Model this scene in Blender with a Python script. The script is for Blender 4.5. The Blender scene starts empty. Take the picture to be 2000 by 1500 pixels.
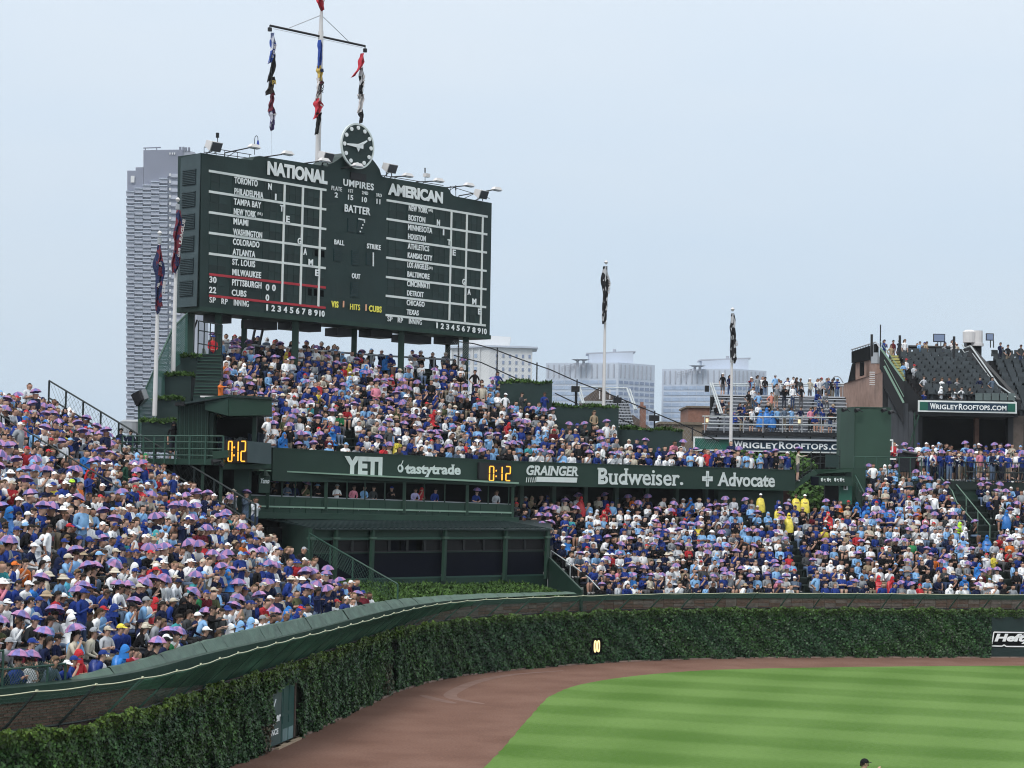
import bpy, math, random
import numpy as np
from mathutils import Vector, Matrix
random.seed(7)
RNG = np.random.default_rng(11)
SC = bpy.context.scene
COL = SC.collection

# ------------------------------------------------------------------ camera, sky, sun, exposure
HC = 8.64                      # eye height above the field (m)
F = 4000.0                     # focal length in pixels of the 2000 px wide photograph
PITCH = math.atan(0.049)
ROLL = 0.0193
FWD = Vector((0, math.cos(PITCH), math.sin(PITCH)))
_R0 = Vector((1, 0, 0)); _U0 = Vector((0, -math.sin(PITCH), math.cos(PITCH)))
RIGHT = _R0 * math.cos(ROLL) + _U0 * math.sin(ROLL)
UP = _U0 * math.cos(ROLL) - _R0 * math.sin(ROLL)
EYE = Vector((0, 0, HC))
cam = bpy.data.cameras.new("camera")
cam.sensor_width = 36.0; cam.lens = 36.0 * F / 2000.0
cam.clip_start = 0.5; cam.clip_end = 6000
camo = bpy.data.objects.new("camera", cam); COL.objects.link(camo)
camo.matrix_world = Matrix((
    (RIGHT.x, UP.x, -FWD.x, EYE.x), (RIGHT.y, UP.y, -FWD.y, EYE.y),
    (RIGHT.z, UP.z, -FWD.z, EYE.z), (0, 0, 0, 1)))
SC.camera = camo
SUN_EL, SUN_AZ = math.radians(52), math.radians(-150)   # high, behind the viewer's left shoulder, behind cloud
world = bpy.data.worlds.new("World"); SC.world = world; world.use_nodes = True
nt = world.node_tree; nt.nodes.clear()
def wn(t, **k):
    n = nt.nodes.new(t)
    for a, b in k.items(): setattr(n, a, b)
    return n
w_out = wn('ShaderNodeOutputWorld'); w_bg = wn('ShaderNodeBackground'); w_bg.inputs[1].default_value = 0.1
w_sky = wn('ShaderNodeTexSky', sky_type='NISHITA', sun_disc=False, sun_elevation=SUN_EL, sun_rotation=SUN_AZ)
w_sky.air_density = 1.0; w_sky.dust_density = 2.0
w_tc = wn('ShaderNodeTexCoord'); w_sep = wn('ShaderNodeSeparateXYZ')
nt.links.new(w_tc.outputs['Generated'], w_sep.inputs[0])
# overcast deck: luminance rises smoothly from horizon to zenith as real cloud does
w_cl = wn('ShaderNodeMath', operation='MAXIMUM'); w_cl.inputs[1].default_value = 0.0
nt.links.new(w_sep.outputs[2], w_cl.inputs[0])
w_mad = wn('ShaderNodeMath', operation='MULTIPLY_ADD'); w_mad.inputs[1].default_value = 1.05; w_mad.inputs[2].default_value = 1.0
w_pow = wn('ShaderNodeMath', operation='POWER'); w_pow.inputs[1].default_value = 1.35
nt.links.new(w_cl.outputs[0], w_pow.inputs[0]); nt.links.new(w_pow.outputs[0], w_mad.inputs[0])
w_ns = wn('ShaderNodeTexNoise'); w_ns.inputs['Scale'].default_value = 2.2; w_ns.inputs['Detail'].default_value = 4.0
w_map = wn('ShaderNodeMapping'); w_map.inputs['Scale'].default_value = (1, 1, 3.2)
nt.links.new(w_tc.outputs['Generated'], w_map.inputs[0]); nt.links.new(w_map.outputs[0], w_ns.inputs['Vector'])
w_cr = wn('ShaderNodeValToRGB')
w_cr.color_ramp.elements[0].position = 0.36; w_cr.color_ramp.elements[0].color = (4.55, 5.60, 6.80, 1)
w_cr.color_ramp.elements[1].position = 0.66; w_cr.color_ramp.elements[1].color = (5.20, 5.92, 6.72, 1)
nt.links.new(w_ns.outputs[0], w_cr.inputs[0])
w_mul = wn('ShaderNodeMix', data_type='RGBA', blend_type='MULTIPLY'); w_mul.inputs[0].default_value = 1.0
w_warm = wn('ShaderNodeMix', data_type='RGBA'); w_warm.inputs[7].default_value = (6.75, 6.85, 6.75, 1)   # thick cloud overhead is neutral grey
w_wf = wn('ShaderNodeMapRange'); w_wf.inputs[1].default_value = 0.12; w_wf.inputs[2].default_value = 0.6
nt.links.new(w_cl.outputs[0], w_wf.inputs[0]); nt.links.new(w_wf.outputs[0], w_warm.inputs[0]); nt.links.new(w_cr.outputs[0], w_warm.inputs[6])
nt.links.new(w_warm.outputs[2], w_mul.inputs[6]); nt.links.new(w_mad.outputs[0], w_mul.inputs[7])
w_mix = wn('ShaderNodeMix', data_type='RGBA'); w_mix.inputs[0].default_value = 0.88
nt.links.new(w_sky.outputs[0], w_mix.inputs[6]); nt.links.new(w_mul.outputs[2], w_mix.inputs[7])
nt.links.new(w_mix.outputs[2], w_bg.inputs[0]); nt.links.new(w_bg.outputs[0], w_out.inputs[0])
sl = bpy.data.lights.new("sun", 'SUN'); sl.energy = 1.5; sl.angle = math.radians(24); sl.color = (1.0, 0.96, 0.9)
so = bpy.data.objects.new("sun", sl); COL.objects.link(so)
_sd = Vector((math.sin(SUN_AZ) * math.cos(SUN_EL), math.cos(SUN_AZ) * math.cos(SUN_EL), math.sin(SUN_EL)))
so.rotation_euler = _sd.to_track_quat('Z', 'Y').to_euler()
SC.view_settings.view_transform = 'Standard'; SC.view_settings.look = 'None'
SC.view_settings.exposure = 0.38; SC.view_settings.gamma = 1.0
SC.view_settings.use_curve_mapping = False
SC.cycles.max_bounces = 6; SC.cycles.diffuse_bounces = 3; SC.cycles.glossy_bounces = 2
SC.cycles.transparent_max_bounces = 16; SC.cycles.volume_bounces = 0
SC.cycles.use_denoising = True; SC.cycles.filter_width = 1.1

# ------------------------------------------------------------------ projection helpers (turn measurements into real places)
def ray(px, py):
    return FWD + RIGHT * ((px - 1000) / F) + UP * ((750 - py) / F)
def atY(px, py, Y):
    d = ray(px, py); return EYE + d * (Y / d.y)
def atZ(px, py, z):
    d = ray(px, py); return EYE + d * ((z - HC) / d.z)
def onplane(px, py, o, n):
    d = ray(px, py); return EYE + d * ((o - EYE).dot(n) / d.dot(n))
def proj(p):
    v = Vector(p) - EYE; f = v.dot(FWD)
    return 1000 + F * v.dot(RIGHT) / f, 750 - F * v.dot(UP) / f
ZV = Vector((0, 0, 1))

# ------------------------------------------------------------------ object helpers
def props(o, label=None, cat=None, group=None, kind=None):
    if label: o['label'] = label
    if cat: o['category'] = cat
    if group: o['group'] = group
    if kind: o['kind'] = kind
    return o
def thing(name, label, cat, loc, group=None, kind=None):
    o = bpy.data.objects.new(name, None); COL.objects.link(o); o.location = loc
    o.empty_display_size = 0.3
    return props(o, label, cat, group, kind)
def wloc(o):
    p = Vector((0, 0, 0))
    while o is not None:
        p += o.location; o = o.parent
    return p
class MB:
    def __init__(s): s.v = []; s.f = []; s.m = []
    def add(s, vs, fs, mi=0):
        b = len(s.v); s.v += [tuple(v) for v in vs]
        s.f += [tuple(i + b for i in f) for f in fs]; s.m += [mi] * len(fs); return s
    def box(s, c, h, ax=None, mi=0):
        c = Vector(c); a = ax or (Vector((1, 0, 0)), Vector((0, 1, 0)), ZV)
        vs = [c + a[0] * (h[0] * i) + a[1] * (h[1] * j) + a[2] * (h[2] * k) for i in (-1, 1) for j in (-1, 1) for k in (-1, 1)]
        return s.add(vs, [(0, 1, 3, 2), (4, 6, 7, 5), (0, 4, 5, 1), (2, 3, 7, 6), (0, 2, 6, 4), (1, 5, 7, 3)], mi)
    def beam(s, a, b, w, h=None, mi=0):
        a = Vector(a); b = Vector(b); h = h or w; d = b - a; L = d.length
        if L < 1e-6: return s
        d /= L; x = d.cross(ZV)
        x = Vector((1, 0, 0)) if x.length < 1e-4 else x.normalized()
        return s.box((a + b) / 2, (L / 2, w / 2, h / 2), (d, x, x.cross(d)), mi)
    def tube(s, a, b, r, n=6, r2=None, mi=0):
        a = Vector(a); b = Vector(b); r2 = r if r2 is None else r2; d = b - a
        if d.length < 1e-6: return s
        d.normalize(); x = d.cross(ZV)
        x = Vector((1, 0, 0)) if x.length < 1e-3 else x.normalized()
        y = x.cross(d)
        vs = []
        for p, rr in ((a, r), (b, r2)):
            for i in range(n):
                t = 2 * math.pi * i / n; vs.append(p + x * (rr * math.cos(t)) + y * (rr * math.sin(t)))
        fs = [(i, (i + 1) % n, n + (i + 1) % n, n + i) for i in range(n)] + [tuple(range(n))[::-1], tuple(range(n, 2 * n))]
        return s.add(vs, fs, mi)
    def slab(s, pts, ext, mi=0):     # polygon pts extruded by vector ext
        pts = [Vector(p) for p in pts]; n = len(pts); ext = Vector(ext)
        return s.add(pts + [p + ext for p in pts], [tuple(range(n)), tuple(range(2 * n - 1, n - 1, -1))] + [(i, n + i, n + (i + 1) % n, (i + 1) % n) for i in range(n)], mi)
    def build(s, name, mats, parent=None, label=None, kind=None, cat=None, group=None, smooth=False):
        me = bpy.data.meshes.new(name)
        off = wloc(parent) if parent is not None else Vector((0, 0, 0))
        org = Vector((0, 0, 0))
        if parent is None and s.v:
            a = np.array(s.v); org = Vector((float(a[:, 0].mean()), float(a[:, 1].mean()), float(a[:, 2].min())))
            off = org
        me.from_pydata([(v[0] - off.x, v[1] - off.y, v[2] - off.z) for v in s.v], [], s.f)
        if not isinstance(mats, (list, tuple)): mats = [mats]
        for m in mats: me.materials.append(m)
        me.polygons.foreach_set('material_index', s.m)
        if smooth: me.polygons.foreach_set('use_smooth', [True] * len(me.polygons))
        me.validate(); me.update()
        o = bpy.data.objects.new(name, me); COL.objects.link(o)
        if parent is None: o.location = org
        else: o.parent = parent
        return props(o, label, cat, group, kind)
def raw(mb, name, mats):
    me = bpy.data.meshes.new(name); me.from_pydata([tuple(v) for v in mb.v], [], mb.f)
    for m in (mats if isinstance(mats, (list, tuple)) else [mats]): me.materials.append(m)
    me.polygons.foreach_set('material_index', mb.m); me.update(); return me
def inst(name, me, loc, parent=None, rot=None, scale=None, color=None):
    o = bpy.data.objects.new(name, me); COL.objects.link(o)
    if parent is not None:
        o.parent = parent; loc = Vector(loc) - wloc(parent)
    o.location = loc
    if rot is not None: o.rotation_euler = rot
    if scale is not None: o.scale = scale
    if color is not None: o.color = color
    return o
def mesh_np(name, V, Fq, mats, mi=None, colors=None, smooth=False):
    """fast mesh from arrays; Fq (n,k) all faces same size"""
    me = bpy.data.meshes.new(name); n, k = Fq.shape
    me.vertices.add(len(V)); me.vertices.foreach_set('co', np.ascontiguousarray(V, dtype=np.float32).ravel())
    me.loops.add(n * k); me.loops.foreach_set('vertex_index', np.ascontiguousarray(Fq, dtype=np.int32).ravel())
    me.polygons.add(n); me.polygons.foreach_set('loop_start', np.arange(0, n * k, k, dtype=np.int32))
    for m in (mats if isinstance(mats, (list, tuple)) else [mats]): me.materials.append(m)
    if mi is not None: me.polygons.foreach_set('material_index', np.ascontiguousarray(mi, dtype=np.int32))
    if colors is not None:
        at = me.attributes.new('Col', 'FLOAT_COLOR', 'FACE')
        c = np.ones((n, 4), dtype=np.float32); c[:, :3] = colors; at.data.foreach_set('color', c.ravel())
    if smooth: me.polygons.foreach_set('use_smooth', np.ones(n, dtype=bool))
    me.update(calc_edges=True)
    return me

# ------------------------------------------------------------------ materials
def sr(r, g, b):
    f = lambda c: ((c / 255 + 0.055) / 1.055) ** 2.4 if c > 10 else c / 255 / 12.92
    return (f(r), f(g), f(b))
def mat(name, col, rough=0.6, spec=0.3, var=0.12, vs=1.5, bump=0.0, bs=30.0, metal=0.0, col2=None, stretch=(1, 1, 1), emit=None, es=0.0, objcol=False, attr=False, rnd=0.0):
    m = bpy.data.materials.new(name); m.use_nodes = True; t = m.node_tree; b = t.nodes['Principled BSDF']
    b.inputs['Roughness'].default_value = rough; b.inputs['Metallic'].default_value = metal
    b.inputs['Specular IOR Level'].default_value = spec
    tc = t.nodes.new('ShaderNodeTexCoord'); mp = t.nodes.new('ShaderNodeMapping'); mp.inputs['Scale'].default_value = stretch
    t.links.new(tc.outputs['Object'], mp.inputs[0])
    if objcol:
        oi = t.nodes.new('ShaderNodeObjectInfo'); src = oi.outputs['Color']
    elif attr:
        at = t.nodes.new('ShaderNodeAttribute'); at.attribute_name = 'Col'; src = at.outputs['Color']
    else: src = None
    if src is not None or var > 0 or col2:
        ns = t.nodes.new('ShaderNodeTexNoise'); ns.inputs['Scale'].default_value = vs; ns.inputs['Detail'].default_value = 5
        t.links.new(mp.outputs[0], ns.inputs['Vector'])
        if src is None:
            cr = t.nodes.new('ShaderNodeValToRGB'); cr.color_ramp.elements[0].position = 0.3; cr.color_ramp.elements[1].position = 0.7
            c2 = col2 or tuple(min(1, c * (1 + var)) for c in col); c1 = col if col2 else tuple(c * (1 - var) for c in col)
            cr.color_ramp.elements[0].color = (*c1, 1); cr.color_ramp.elements[1].color = (*c2, 1)
            t.links.new(ns.outputs[0], cr.inputs[0]); cur = cr.outputs[0]
        else:
            mr = t.nodes.new('ShaderNodeMapRange'); mr.inputs[1].default_value = 0.3; mr.inputs[2].default_value = 0.7
            mr.inputs[3].default_value = 1 - var; mr.inputs[4].default_value = 1 + var
            t.links.new(ns.outputs[0], mr.inputs[0])
            mx = t.nodes.new('ShaderNodeMix'); mx.data_type = 'RGBA'; mx.blend_type = 'MULTIPLY'; mx.inputs[0].default_value = 1
            t.links.new(src, mx.inputs[6]); t.links.new(mr.outputs[0], mx.inputs[7]); cur = mx.outputs[2]
        if rnd > 0:
            oi2 = t.nodes.new('ShaderNodeObjectInfo'); mr2 = t.nodes.new('ShaderNodeMapRange')
            mr2.inputs[3].default_value = 1 - rnd; mr2.inputs[4].default_value = 1 + rnd
            t.links.new(oi2.outputs['Random'], mr2.inputs[0])
            mx2 = t.nodes.new('ShaderNodeMix'); mx2.data_type = 'RGBA'; mx2.blend_type = 'MULTIPLY'; mx2.inputs[0].default_value = 1
            t.links.new(cur, mx2.inputs[6]); t.links.new(mr2.outputs[0], mx2.inputs[7]); cur = mx2.outputs[2]
        t.links.new(cur, b.inputs['Base Color'])
    else: b.inputs['Base Color'].default_value = (*col, 1)
    if bump > 0:
        n2 = t.nodes.new('ShaderNodeTexNoise'); n2.inputs['Scale'].default_value = bs; n2.inputs['Detail'].default_value = 6
        bp = t.nodes.new('ShaderNodeBump'); bp.inputs['Strength'].default_value = bump; bp.inputs['Distance'].default_value = 0.05
        t.links.new(mp.outputs[0], n2.inputs['Vector']); t.links.new(n2.outputs[0], bp.inputs['Height']); t.links.new(bp.outputs[0], b.inputs['Normal'])
    if emit: b.inputs['Emission Color'].default_value = (*emit, 1); b.inputs['Emission Strength'].default_value = es
    return m
def rand_mat(name, cols, rough=0.7):
    m = bpy.data.materials.new(name); m.use_nodes = True; t = m.node_tree; b = t.nodes['Principled BSDF']
    b.inputs['Roughness'].default_value = rough; b.inputs['Specular IOR Level'].default_value = 0.2
    oi = t.nodes.new('ShaderNodeObjectInfo'); cr = t.nodes.new('ShaderNodeValToRGB'); cr.color_ramp.interpolation = 'CONSTANT'
    el = cr.color_ramp.elements
    while len(el) < len(cols): el.new(0.5)
    for i, c in enumerate(cols): el[i].position = i / len(cols); el[i].color = (*c, 1)
    t.links.new(oi.outputs['Random'], cr.inputs[0]); t.links.new(cr.outputs[0], b.inputs['Base Color'])
    return m
M = {}
M['board'] = mat('scoreboard_green', (0.0135, 0.032, 0.031), 0.55, var=0.16, vs=0.7, bump=0.15, bs=9)
M['board2'] = mat('scoreboard_plate_green', (0.0125, 0.029, 0.028), 0.5, var=0.15, vs=2.0, rnd=0.22)
M['side'] = mat('scoreboard_side_lit_green', (0.050, 0.076, 0.086), 0.6, var=0.15, vs=1.2)  # light on the board's side cheek put into a paler green
M['louvre'] = mat('louvre_green', (0.012, 0.024, 0.030), 0.5)
M['white'] = mat('white_paint', (0.70, 0.74, 0.74), 0.6, var=0.05, vs=3)
M['letter'] = mat('letter_white', (0.80, 0.84, 0.86), 0.6, var=0.06, vs=4)
M['letter2'] = mat('band_letter_white', (0.60, 0.66, 0.66), 0.6, var=0.05, vs=4)
M['red'] = mat('red_paint', (0.42, 0.035, 0.05), 0.6, var=0.1)
M['yellow'] = mat('yellow_paint', (0.85, 0.78, 0.12), 0.6, var=0.05)
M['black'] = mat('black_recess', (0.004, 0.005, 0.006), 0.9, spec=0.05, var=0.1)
M['band'] = mat('fascia_green', (0.0135, 0.036, 0.027), 0.55, var=0.12, vs=0.6, bump=0.1, bs=6)
M['green'] = mat('stadium_green', (0.013, 0.038, 0.028), 0.5, var=0.18, vs=0.8, bump=0.15, bs=8)
M['green2'] = mat('suite_green', (0.017, 0.047, 0.033), 0.5, var=0.15, vs=0.7, bump=0.12, bs=8)
M['greenlite'] = mat('weathered_green_tarp', (0.058, 0.105, 0.082), 0.5, var=0.25, vs=1.6, bump=0.3, bs=5)
M['rail'] = mat('rail_green', (0.028, 0.075, 0.058), 0.45, var=0.1)
M['railb'] = mat('rail_dark', (0.012, 0.020, 0.022), 0.5, var=0.1)
M['railw'] = mat('galvanised_rail', (0.42, 0.46, 0.48), 0.4, var=0.1, metal=0.3)
M['edge'] = mat('pale_green_trim', (0.22, 0.34, 0.27), 0.5, var=0.1)
M['roofdark'] = mat('dark_corrugated_roof', (0.015, 0.028, 0.030), 0.45, var=0.2, vs=1.0)
M['glass'] = mat('dark_glass', (0.003, 0.004, 0.010), 0.3, spec=0.06, var=0.1)
M['glass2'] = mat('tinted_window_glass', (0.014, 0.013, 0.015), 0.25, spec=0.12, var=0.2)
M['brick'] = mat('brick_red_brown', (0.115, 0.068, 0.054), 0.85, var=0.3, vs=6, rnd=0.35, bump=0.2, bs=40)
M['brickfar'] = mat('brick_mass', (0.095, 0.068, 0.058), 0.9, col2=(0.150, 0.112, 0.096), vs=4, stretch=(1, 1, 6), bump=0.4, bs=25)
M['mortar'] = mat('mortar', (0.40, 0.34, 0.27), 0.95, var=0.2, vs=3)
M['seat'] = mat('dark_seat_green', (0.030, 0.039, 0.046), 0.35, var=0.1, rnd=0.25)
M['stair'] = mat('stand_concrete_green', (0.012, 0.022, 0.020), 0.8, var=0.25, vs=1.5)
M['bench'] = mat('bench_dark', (0.020, 0.034, 0.032), 0.55, var=0.2, vs=2)
M['alu'] = mat('aluminium_bench', (0.46, 0.48, 0.52), 0.4, var=0.1, metal=0.3)
M['pole'] = mat('white_pole', (0.62, 0.61, 0.62), 0.45, var=0.05)
M['grey'] = mat('grey_metal', (0.35, 0.37, 0.40), 0.4, var=0.12, metal=0.3)
M['lampdark'] = mat('black_metal', (0.012, 0.013, 0.016), 0.5, var=0.1)
M['led'] = mat('amber_led', (0.9, 0.4, 0.03), 0.5, var=0.0, emit=(1.0, 0.44, 0.05), es=0.85)
M['led2'] = mat('warm_led', (0.9, 0.7, 0.3), 0.5, var=0.0, emit=(1.0, 0.78, 0.36), es=1.0)
M['wire'] = mat('cream_cable', (0.56, 0.58, 0.43), 0.5, var=0.05)
M['edgerail'] = mat('pale_green_rail', (.12, .20, .16), .5, var=.1)
M['net'] = mat('green_net_wire', (0.016, 0.060, 0.045), 0.5, var=0.1)
M['screen'] = mat('green_screen_mesh', (0.05, 0.14, 0.12), 0.6, var=0.1)
M['skin'] = rand_mat('skin', [(0.42, 0.25, 0.19), (0.50, 0.31, 0.24), (0.34, 0.19, 0.14), (0.46, 0.28, 0.21), (0.20, 0.11, 0.08), (0.52, 0.34, 0.27)])
M['cloth'] = mat('cloth', (0.5, 0.5, 0.5), 0.85, spec=0.15, var=0.14, vs=5, objcol=True, bump=0.25, bs=12)
M['hat'] = mat('headwear_cloth', (0.5, 0.5, 0.5), 0.8, spec=0.15, var=0.1, vs=9, objcol=True)
M['hair'] = rand_mat('hair', [(0.015, 0.011, 0.009), (0.03, 0.019, 0.012), (0.010, 0.008, 0.008), (0.045, 0.028, 0.016), (0.02, 0.014, 0.010), (0.013, 0.010, 0.008), (0.014, 0.010, 0.008), (0.12, 0.08, 0.045)])
M['pants'] = rand_mat('trousers', [(0.02, 0.025, 0.04), (0.20, 0.17, 0.13), (0.03, 0.05, 0.11), (0.012, 0.013, 0.015), (0.11, 0.16, 0.25), (0.09, 0.09, 0.10)])
M['shoe'] = mat('shoes', (0.35, 0.35, 0.36), 0.6, var=0.2)
M['eye'] = mat('eyes', (0.01, 0.008, 0.008), 0.3, var=0.0)
M['umbA'] = mat('umbrella_pink', (0.34, 0.165, 0.33), 0.6, var=0.42, vs=9, rnd=0.12)
M['umbB'] = mat('umbrella_violet', (0.135, 0.125, 0.33), 0.6, var=0.45, vs=8, rnd=0.15)
M['crowd'] = mat('crowd_colours', (0.5, 0.5, 0.5), 0.85, spec=0.15, var=0.16, vs=4.0, attr=True)
M['poncho'] = mat('rain_poncho', (0.5, 0.5, 0.5), 0.35, spec=0.4, var=0.22, vs=6, objcol=True, bump=0.5, bs=7)

# ------------------------------------------------------------------ text (built-in font), optional slab serifs
_tcache = {}
def text_mesh(s, bold=0.0, shear=0.0, serif=0.0, spacing=1.0):
    key = (s, bold, shear, serif, spacing)
    if key in _tcache: return _tcache[key]
    cu = bpy.data.curves.new('tmp_text', 'FONT'); cu.body = s; cu.size = 1.0; cu.offset = bold; cu.shear = shear
    cu.resolution_u = 4; cu.space_character = spacing; cu.fill_mode = 'FRONT'
    ob = bpy.data.objects.new('tmp_text', cu); COL.objects.link(ob)
    dg = bpy.context.evaluated_depsgraph_get(); dg.update()
    me = bpy.data.meshes.new_from_object(ob.evaluated_get(dg), depsgraph=dg)
    V = [tuple(v.co[:2]) for v in me.vertices]; Fc = [tuple(p.vertices) for p in me.polygons]
    cnt = {}
    for f in Fc:
        for i in range(len(f)):
            e = (f[i], f[(i + 1) % len(f)]); k = (min(e), max(e)); cnt[k] = cnt.get(k, []) + [e]
    # merge by position: boundary edges
    B = [e[0] for e in cnt.values() if len(e) == 1]
    bars = []
    if serif > 0:
        for a, b in B:
            (x0, y0), (x1, y1) = V[a], V[b]
            if abs(y0 - y1) < 0.004 and 0.05 < abs(x1 - x0) < 0.24:
                lo, hi = min(x0, x1), max(x0, x1); up = y0 > 0.25
                t = 0.075
                bars.append((lo - serif, hi + serif, y0 - (t if up else 0), y0 + (0 if up else t)))
    bpy.data.objects.remove(ob); bpy.data.curves.remove(cu); bpy.data.meshes.remove(me)
    _tcache[key] = (V, Fc, B, bars); return _tcache[key]
def lettering(s, o, u, v, width, height, mats, parent, name='lettering', bold=0.0, shear=0.0, serif=0.0, depth=0.03, out=None, label=None, spacing=1.0, capfit=None):
    """text whose inked box is width x height, lower left at o, along u, up v; out = direction it stands proud"""
    V, Fc, B, bars = text_mesh(s, bold, shear, serif, spacing)
    P = np.array(V); x0, y0 = P.min(0); x1, y1 = P.max(0)
    if bars: x0 = min(x0, min(b[0] for b in bars)); x1 = max(x1, max(b[1] for b in bars))
    if capfit: y0, y1 = 0.0, capfit      # height measured baseline to cap
    sx = width / (x1 - x0); sy = height / (y1 - y0)
    out = out or u.cross(v).normalized()
    T = lambda x, y, k: o + u * ((x - x0) * sx) + v * ((y - y0) * sy) + out * k
    mb = MB()
    mb.add([T(x, y, depth) for x, y in V], Fc)
    n = len(V); mb.add([T(x, y, depth) for x, y in V] + [T(x, y, 0.0) for x, y in V], [(a, n + a, n + b, b) for a, b in B])
    for k, (a, b, c, d) in enumerate(bars):
        dd = depth + 0.004
        q = [T(a, c, dd), T(b, c, dd), T(b, d, dd), T(a, d, dd)]
        mb.slab(q, -out * dd)
    return mb.build(name, mats, parent, label=label)

# ================================================================== STRUCTURE
def catmull(P, n=12):
    out = []; P = [Vector(p) for p in P]
    for i in range(len(P) - 1):
        p0 = P[max(i - 1, 0)]; p1 = P[i]; p2 = P[i + 1]; p3 = P[min(i + 2, len(P) - 1)]
        for k in range(n):
            t = k / n
            out.append(0.5 * ((2 * p1) + (p2 - p0) * t + (2 * p0 - 5 * p1 + 4 * p2 - p3) * t * t + (3 * p1 - p0 - 3 * p2 + p3) * t ** 3))
    out.append(P[-1]); return out
class Path:
    """plan curve with arc length; away(s) = horizontal unit vector pointing out of the field"""
    def __init__(s, pts, side=1):
        s.p = [Vector((p[0], p[1], 0)) for p in pts]; s.L = [0.0]; s.side = side
        for a, b in zip(s.p, s.p[1:]): s.L.append(s.L[-1] + (b - a).length)
        s.len = s.L[-1]
    def idx(s, t):
        t = min(max(t, 0), s.len - 1e-6); i = int(np.searchsorted(s.L, t, side='right')) - 1
        return i, (t - s.L[i]) / max(s.L[i + 1] - s.L[i], 1e-9)
    def at(s, t, d=0.0, z=0.0):
        i, f = s.idx(t); a = s.p[i].lerp(s.p[i + 1], f); return a + s.away(t) * d + ZV * z
    def tan(s, t):
        i, _ = s.idx(t - 0.4); j, _ = s.idx(t + 0.4); v = s.p[min(j + 1, len(s.p) - 1)] - s.p[i]; return v.normalized()
    def away(s, t):
        v = s.tan(t); return Vector((-v.y, v.x, 0)) * s.side
    def s_at_px(s, px, d=0.0, z=2.0):
        best = (1e9, 0)
        for k in range(0, 1200):
            t = s.len * k / 1199; e = abs(proj(s.at(t, d, z))[0] - px)
            if e < best[0]: best = (e, t)
        return best[1]
_w = [Vector((-24, 40, 0)), Vector((-16.6, 43.6, 0)), atZ(0, 1424, 2.64), atZ(250, 1386, 2.64), atZ(400, 1340, 2.64)] + \
     [atZ(*q, 0.0) for q in ((527, 1464), (580, 1441), (660, 1403), (750, 1360), (812, 1338), (875, 1324), (945, 1314), (1000, 1309), (1120, 1298.5), (1225, 1292), (1400, 1286.5), (1600, 1284.5), (1935, 1284.5))] + [Vector((31, 109.6, 0)), Vector((44, 109.4, 0))]
WALL = Path(catmull([(v.x, v.y, 0) for v in _w], 10))
S_ = {k: WALL.s_at_px(k, 0, z) for k, z in ((0, 1.5), (130, 2), (180, 3), (250, 2), (420, 2), (527, 1), (578, 1), (757, 1), (766, 1), (857, 3), (1130, 3), (1160, 1.2), (1935, 1.3), (2000, 1.3), (2080, 1))}

# ---- ground, warning track, grass
g = MB(); g.add([(-3000, -300, -0.06), (3000, -300, -0.06), (3000, 4500, -0.06), (-3000, 4500, -0.06)], [(0, 1, 2, 3)])
g.build('ground', mat('city_ground', (0.06, 0.065, 0.06), 0.9, var=0.3, vs=0.05), kind='structure')
def track_material():
    m = mat('warning_track_dirt', (0.126, 0.070, 0.054), 0.95, spec=0.06, col2=(0.178, 0.105, 0.083), vs=0.35, bump=0.35, bs=14)
    t = m.node_tree; b = t.nodes['Principled BSDF']; tc = t.nodes['Texture Coordinate']
    src = b.inputs['Base Color'].links[0].from_socket
    n = t.nodes.new('ShaderNodeTexNoise'); n.inputs['Scale'].default_value = 11; n.inputs['Detail'].default_value = 8; n.inputs['Roughness'].default_value = .75
    t.links.new(tc.outputs['Object'], n.inputs['Vector'])
    mr = t.nodes.new('ShaderNodeMapRange'); mr.inputs[1].default_value = 0.3; mr.inputs[2].default_value = 0.7; mr.inputs[3].default_value = 0.74; mr.inputs[4].default_value = 1.26
    t.links.new(n.outputs[0], mr.inputs[0])
    mx = t.nodes.new('ShaderNodeMix'); mx.data_type = 'RGBA'; mx.blend_type = 'MULTIPLY'; mx.inputs[0].default_value = 1
    t.links.new(src, mx.inputs[6]); t.links.new(mr.outputs[0], mx.inputs[7]); t.links.new(mx.outputs[2], b.inputs['Base Color'])
    return m
M['track'] = track_material()
tr = MB(); ws = [WALL.at(t, 0.35) for t in np.linspace(0, WALL.len, 120)]
tr.add([(v.x, v.y, 0.0) for v in ws] + [(44, 5, 0), (-24, 5, 0)], [tuple(range(len(ws) + 2))[::-1]])
tr.build('warning_track', M['track'], kind='structure')
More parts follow.
